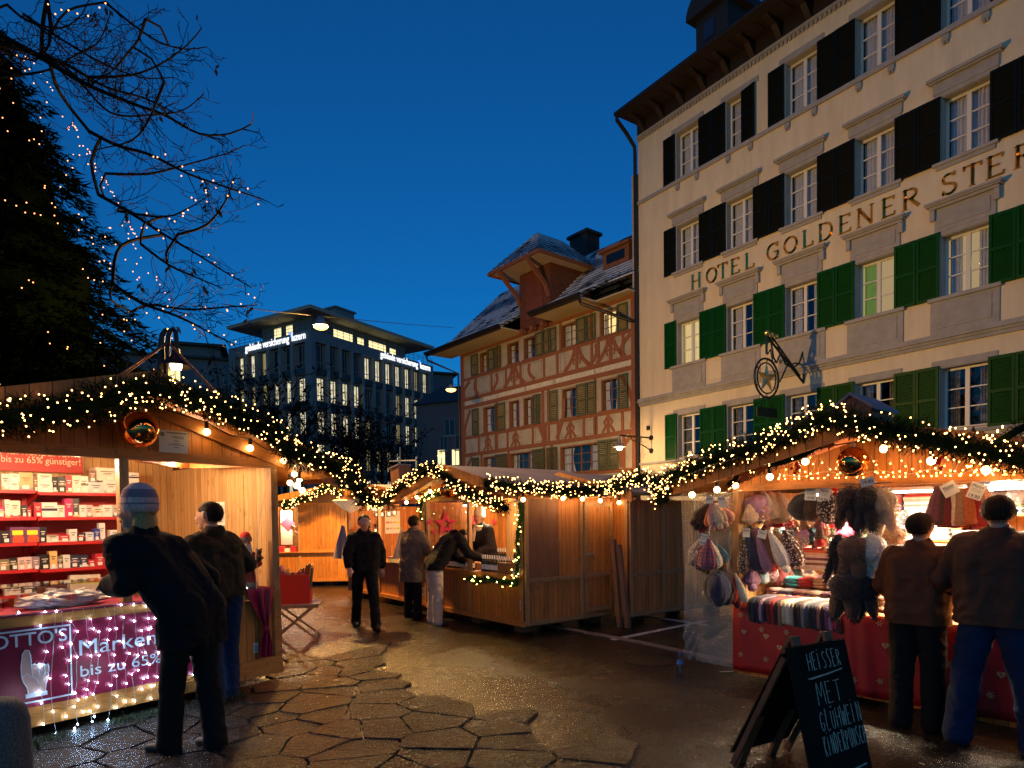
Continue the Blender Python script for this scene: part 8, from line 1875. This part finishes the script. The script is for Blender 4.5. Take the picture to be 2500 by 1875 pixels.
    def cap_(zcut, k=1.0, rz=1.0): return lambda d: k * (1 + .03 * mnoise.noise(d * 9 + Vector((sd, 0, 0)))) if d.z > zcut else k * .8
    if hairstyle in ('short', 'long', 'bald'):
        b = MB(); b.ball(hs_ + M_ @ V3(0, -.018, .022) * s, .1 * s, .108 * s, .103 * s, 28, 20, lambda d: (1.0 + .05 * mnoise.noise(d * 6 + Vector((sd, 0, 0)))) if (d.z > .12 or d.y < .1 - .3 * abs(d.z)) and d.z > -.75 else .86, M_); 
        rg = random.Random(int(sd * 99)); cap = [Vector(v) for v in b.v]
        for _ in range(1700):
            v = rg.choice(cap); d = (M_.inverted() @ (v - hs_)) / s
            if not (d.z > .02 or d.y < .05) or d.z < -.07: continue
            n_ = (v - hs_).normalized(); dn = (Vector((0, 0, -1)) + n_ * rg.uniform(.15, .7) + Vector((rg.gauss(0, .35), rg.gauss(0, .35), rg.gauss(0, .2)))).normalized(); q = dn.cross(n_).normalized() * .0016; p0 = v + n_ * .001
            b.add([p0 - q, p0 + q, p0 + dn * rg.uniform(.012, .03)], [(0, 1, 2)])
        b.build('hair', hair, t, True)
    if hairstyle == 'long':
        b = MB(); b.ball(hs_ + M_ @ V3(0, -.05, -.08) * s, .1 * s, .07 * s, .13 * s, 20, 14, lambda d: 1 + .1 * mnoise.noise(d * 5), M_); b.build('long_hair', hair, t, True)
    # eyes and mouth
    b = MB()
    for sx in (-1, 1): b.ball(hs_ + M_ @ V3(sx * .034, .088, .004) * s, .012 * s, .008 * s, .008 * s, 8, 6)
    b.build('eyes', mat('dark_eye', (.02, .015, .012), .2, var=0, bump=0), t); b = MB(); b.ball(hs_ + M_ @ V3(0, .101, -.067) * s, .024 * s, .006 * s, .006 * s, 10, 6); b.build('mouth', mat('lips', (.4, .14, .11), .5, var=0, bump=0), t)
    return t, hs_, s, M_
def beanie(t, hs_, s, M_, m, stripe=None, tall=1.0, bob=None):
    b = MB()
    prof = [(.098, -.03), (.107, -.015), (.11, .02), (.107, .03), (.106, .06 * tall), (.088, .11 * tall), (.05, .145 * tall), (0, .155 * tall)]; n = len(prof)
    for k in range(32):
        a = 2 * math.pi * k / 32; rr = 1 + .02 * math.cos(a * 16)
        for r_, z in prof: b.v.append(tuple(hs_ + M_ @ Vector((r_ * rr * math.cos(a), r_ * 1.08 * rr * math.sin(a) - .018, z + .025)) * s))
    for k in range(32):
        for j in range(n - 1): b.f.append([k * n + j, ((k + 1) % 32) * n + j, ((k + 1) % 32) * n + j + 1, k * n + j + 1]); b.mi.append(1 if stripe and j in (2, 4) else 0)
    b.build('knitted_cap', [m, stripe or m], t, True)
JBLK = cloth('near_black_coat', (.006, .0055, .007)); JNAV = cloth('dark_navy_coat', (.012, .013, .03)); JOLV = cloth('dark_olive_jacket', (.03, .02, .01)); JBRN = cloth('red_brown_jacket', (.12, .034, .012), rough=.6); JBR2 = cloth('dark_brown_jacket', (.075, .03, .018), rough=.65); JEAN = cloth('blue_jeans', (.012, .03, .085)); JEAN2 = cloth('dark_blue_jeans', (.01, .024, .07)); TBLK = cloth('black_trousers', (.008, .007, .008)); TGRY = cloth('pale_grey_trousers', (.5, .42, .36)); CGRY = cloth('grey_brown_coat', (.16, .11, .08)); CPAL = cloth('pale_coat', (.3, .25, .19)); VBLK = cloth('vendor_black_jacket', (.02, .02, .026))
KC['pale rose'] = (.85, .42, .36); PKH = knit('pale rose'); WHH = knit('white')
# 1 tall figure in dark coat at the perfume counter
P = gp(478, 1836); t, hs_, s, M_ = person('person in long black coat and pale pink striped knitted hat at the perfume counter', P, 53 + 22, 1.86, coat=JBLK, hem=.74, trousers=TBLK, lean=.34, side=-.05, hair=BLOND, hairstyle='long', arms=[((-.3, .22, 1.16), (-.18, .48, 1.14)), ((.3, .12, 1.14), (.2, .38, 1.04))], bulk=1.1, wide=-.045, step=(.14, -.1), vox=.013, headturn=20, gloves=1)
beanie(t, hs_, s, M_, PKH, mat('knit_stripe_grey', (.3, .16, .18), .9), 1.1)
# 2 man in jeans looking at the perfumes
P = gp(548, 1712); t, hs_, s, M_ = person('person with short dark hair in an olive jacket and blue jeans before the perfume stall', P, 53 + 12, 1.83, coat=JOLV, hem=.93, trousers=JEAN, lean=.1, side=.0, hair=HAIRD, arms=[((-.3, .12, 1.2), (-.2, .36, 1.1)), ((.31, .02, 1.18), (.22, .28, 1.05))], bulk=1.02, step=(-.03, .06), vox=.013, headturn=20, legw=1.08)
# 3, 4 customers at the hat stall
P = gp(2238, 1778); t, hs_, s, M_ = person('person with short hair in a red brown jacket and black trousers at the hat stall', P, -51.3 + 6, 1.645, coat=JBRN, hem=.86, trousers=TBLK, lean=.06, hair=HAIRD, arms=[((-.28, .1, 1.14), (-.2, .34, 1.02)), ((.28, .1, 1.14), (.2, .34, 1.02))], bulk=1.04, vox=.014, headturn=-12, shoe=mat('dark_trainer', (.06, .05, .045), .5), legw=1.15)
P = gp(2428, 1828); t, hs_, s, M_ = person('large person in a dark brown jacket and wide blue jeans at the right edge', P, -51.3 + 4, 1.76, coat=JBR2, hem=.86, trousers=JEAN2, lean=.05, hair=HAIRG, arms=[((-.33, .06, 1.14), (-.25, .32, 1.02)), ((.34, .06, 1.12), (.26, .32, 1.0))], bulk=1.14, vox=.014, headturn=0, legw=1.2, wide=.1, step=(.0, .03), shoe=mat('dark_trainer'))
# 5 walker
P = gp(893, 1532); person('person in a black jacket walking towards the camera past the lantern stall', P, -160, 1.72, coat=JBLK, hem=.88, trousers=TBLK, lean=.04, bulk=.98, hair=HAIRD, arms=[((-.27, -.1, 1.17), (-.28, -.06, .92)), ((.27, .14, 1.17), (.26, .26, .96))], step=(.26, -.24), vox=.016)
# 6 coat at the lantern stall
P = gp(1008, 1508); person('person in a brown top over a pale skirted coat beside the lantern stall', P, -40, 1.7, coat=CGRY, hem=.62, trousers=TBLK, lean=.05, hair=HAIRG, arms=[((-.28, .12, 1.18), (-.2, .32, 1.05)), ((.28, .1, 1.16), (.2, .34, 1.02))], bulk=1.12, vox=.016)
# 7 bending customer
P = gp(1062, 1524); person('person in black top and pale trousers bending to reach the oil bottles', P, -62, 1.66, coat=JBLK, hem=.9, trousers=TGRY, lean=.38, head=(.02, .52, 1.42), hair=HAIRD, arms=[((-.26, .5, 1.08), (-.12, .66, .98)), ((.3, .5, 1.14), (.34, .82, 1.02))], vox=.015, bulk=1.02, legw=1.1)
# 8 vendor behind the bottles
vp = MS.at(g3(1850, 900), .95); P = MS.w(vp.x, .95, .13); t, hs_, s, M_ = person('vendor with white knitted cap, pale scarf and black jacket behind the oil bottles', P, 146, 1.64, coat=VBLK, hem=.8, trousers=TBLK, lean=.16, hair=HAIRG, hairstyle='short', arms=[((-.28, .24, 1.06), (-.08, .4, .98)), ((.28, .26, 1.08), (.06, .42, 1.0))], bulk=1.1, vox=.014, headturn=8)
beanie(t, hs_, s, M_, WHH, None, 1.25)
b = MB(); nk = hs_ + Vector((0, -.03, -.15)) * s
for k in range(2): b.tube([nk + Vector((.085 * math.cos(a), .085 * math.sin(a) + .01, -.015 + .02 * math.sin(a * 2 + k) - .035 * k)) for a in np.linspace(0, 6.283, 22)], .03, 8)
b.tube([nk + Vector((.04, .09, -.03)), nk + Vector((.05, .13, -.15)), nk + Vector((.06, .14, -.27))], [.03, .04, .035], 8); b.build('scarf', knit('cream'), t, True)
# bearded winter figure on the counter end
fp = LS.at((604, 1445), .12); t = thing('winter_figure', 'bearded doll in a red coat and grey fur hat standing at the counter end', 'doll', LS.w(-.3, .13, .976), LS.rz + R(-8)); k = .56
REDF = mat('dull_red_felt', (.3, .03, .02), .9, var=.3); FURG = mat('grey_fur', (.2, .15, .12), .95, var=.6, vs=60, bump=.8, bs=120); BEARD = mat('white_beard', (.75, .68, .58), .9, var=.2, vs=60, bump=.7, bs=120, vscale=(1, 1, .3))
b = MB(); b.lathe([(0, .02), (.1, .02), (.105, .05), (.085, .22), (.07, .34), (.04, .39), (0, .4)], (0, 0, 0), 20)
for sx in (-1, 1): capsule(b, (sx * .075, 0, .33), (sx * .12, -.05, .24), .035, .03, 10); capsule(b, (sx * .12, -.05, .24), (sx * .06, -.1, .22), .03, .026, 10)
b.build('coat', REDF, t, True); b = MB(); b.lathe([(.1, .0), (.115, .02), (.11, .06), (.1, .05)], (0, 0, 0), 20); b.build('fur_hem', FURG, t)
b = MB(); b.ball((0, -.01, .445), .055, .055, .062, 16, 12); capsule(b, (0, -.06, .445), (0, -.068, .44), .012, .011, 8)
for sx in (-1, 1): b.ball((sx * .055, -.115, .22), .024, nu=10, nv=8)
b.build('face', SKIN, t, True); b = MB(); rg = random.Random(2); b.ball((0, -.045, .37), .055, .035, .085, 14, 10, lambda d: 1 + .15 * mnoise.noise(d * 4)); b.ball((-.02, -.062, .425), .022, .014, .01); b.ball((.02, -.062, .425), .022, .014, .01); b.build('beard', BEARD, t, True)
b = MB(); b.lathe([(.062, .465), (.07, .475), (.066, .51), (.055, .505)], (0, -.005, 0), 18); b.build('fur_brim', FURG, t); b = MB(); b.ball((.01, 0, .515), .052, .052, .05, 14, 10); b.build('hat_top', mat('doll_red', (.5, .03, .02), .85), t, True)
b = MB()
for sx in (-1, 1): b.ball((sx * .02, -.06, .457), .006, nu=8, nv=6)
b.build('eyes', mat('dark_eye'), t); b = MB(); b.ball((.1, -.09, .3), .035, .03, .045, 12, 8); b.ball((.1, -.1, .36), .028, nu=12, nv=8)
for sx in (-1, 1): b.ball((.1 + sx * .022, -.1, .385), .011, nu=8, nv=6); b.ball((.1 + sx * .03, -.11, .3), .012, .02, .012, 8, 6)
b.build('teddy_bear', mat('brown_plush', (.14, .06, .03), .95, var=.3, vs=40, bump=.5), t, True)
b = MB(); b.tube([(.055, -.125, 0.0), (.055, -.125, .32), (.1, -.1, .6), (.2, -.05, .98)], .0035, 5); b.build('stick', mat('white_stick', (.7, .6, .5), .5, bump=0), t)
b = MB()
for sx in (-1, 1): capsule(b, (sx * .045, -.02, .0), (sx * .05, -.07, -.0), .028, .024, 10)
b.build('boots', SHOE, t)
# papers pinned to the side wall
t = fthing(LS, 'notice', 'two white notice sheets pinned to the side wall behind the dark haired person', 'notice'); b = MB()
for y0, z0, h in ((.92, 1.6, .26), (1.2, 1.52, .26)): b.box(-.053, -.0505, y0, y0 + .2, z0, z0 + h)
b.build('sheet', PAPER, t); b = MB()
for y0, z0 in ((.92, 1.6), (1.2, 1.52)):
    for k in range(8): b.box(-.0545, -.0535, y0 + .03, y0 + .17, z0 + .04 + k * .024, z0 + .048 + k * .024)
b.build('print', GREYINK, t)
print('objects', len(bpy.data.objects))
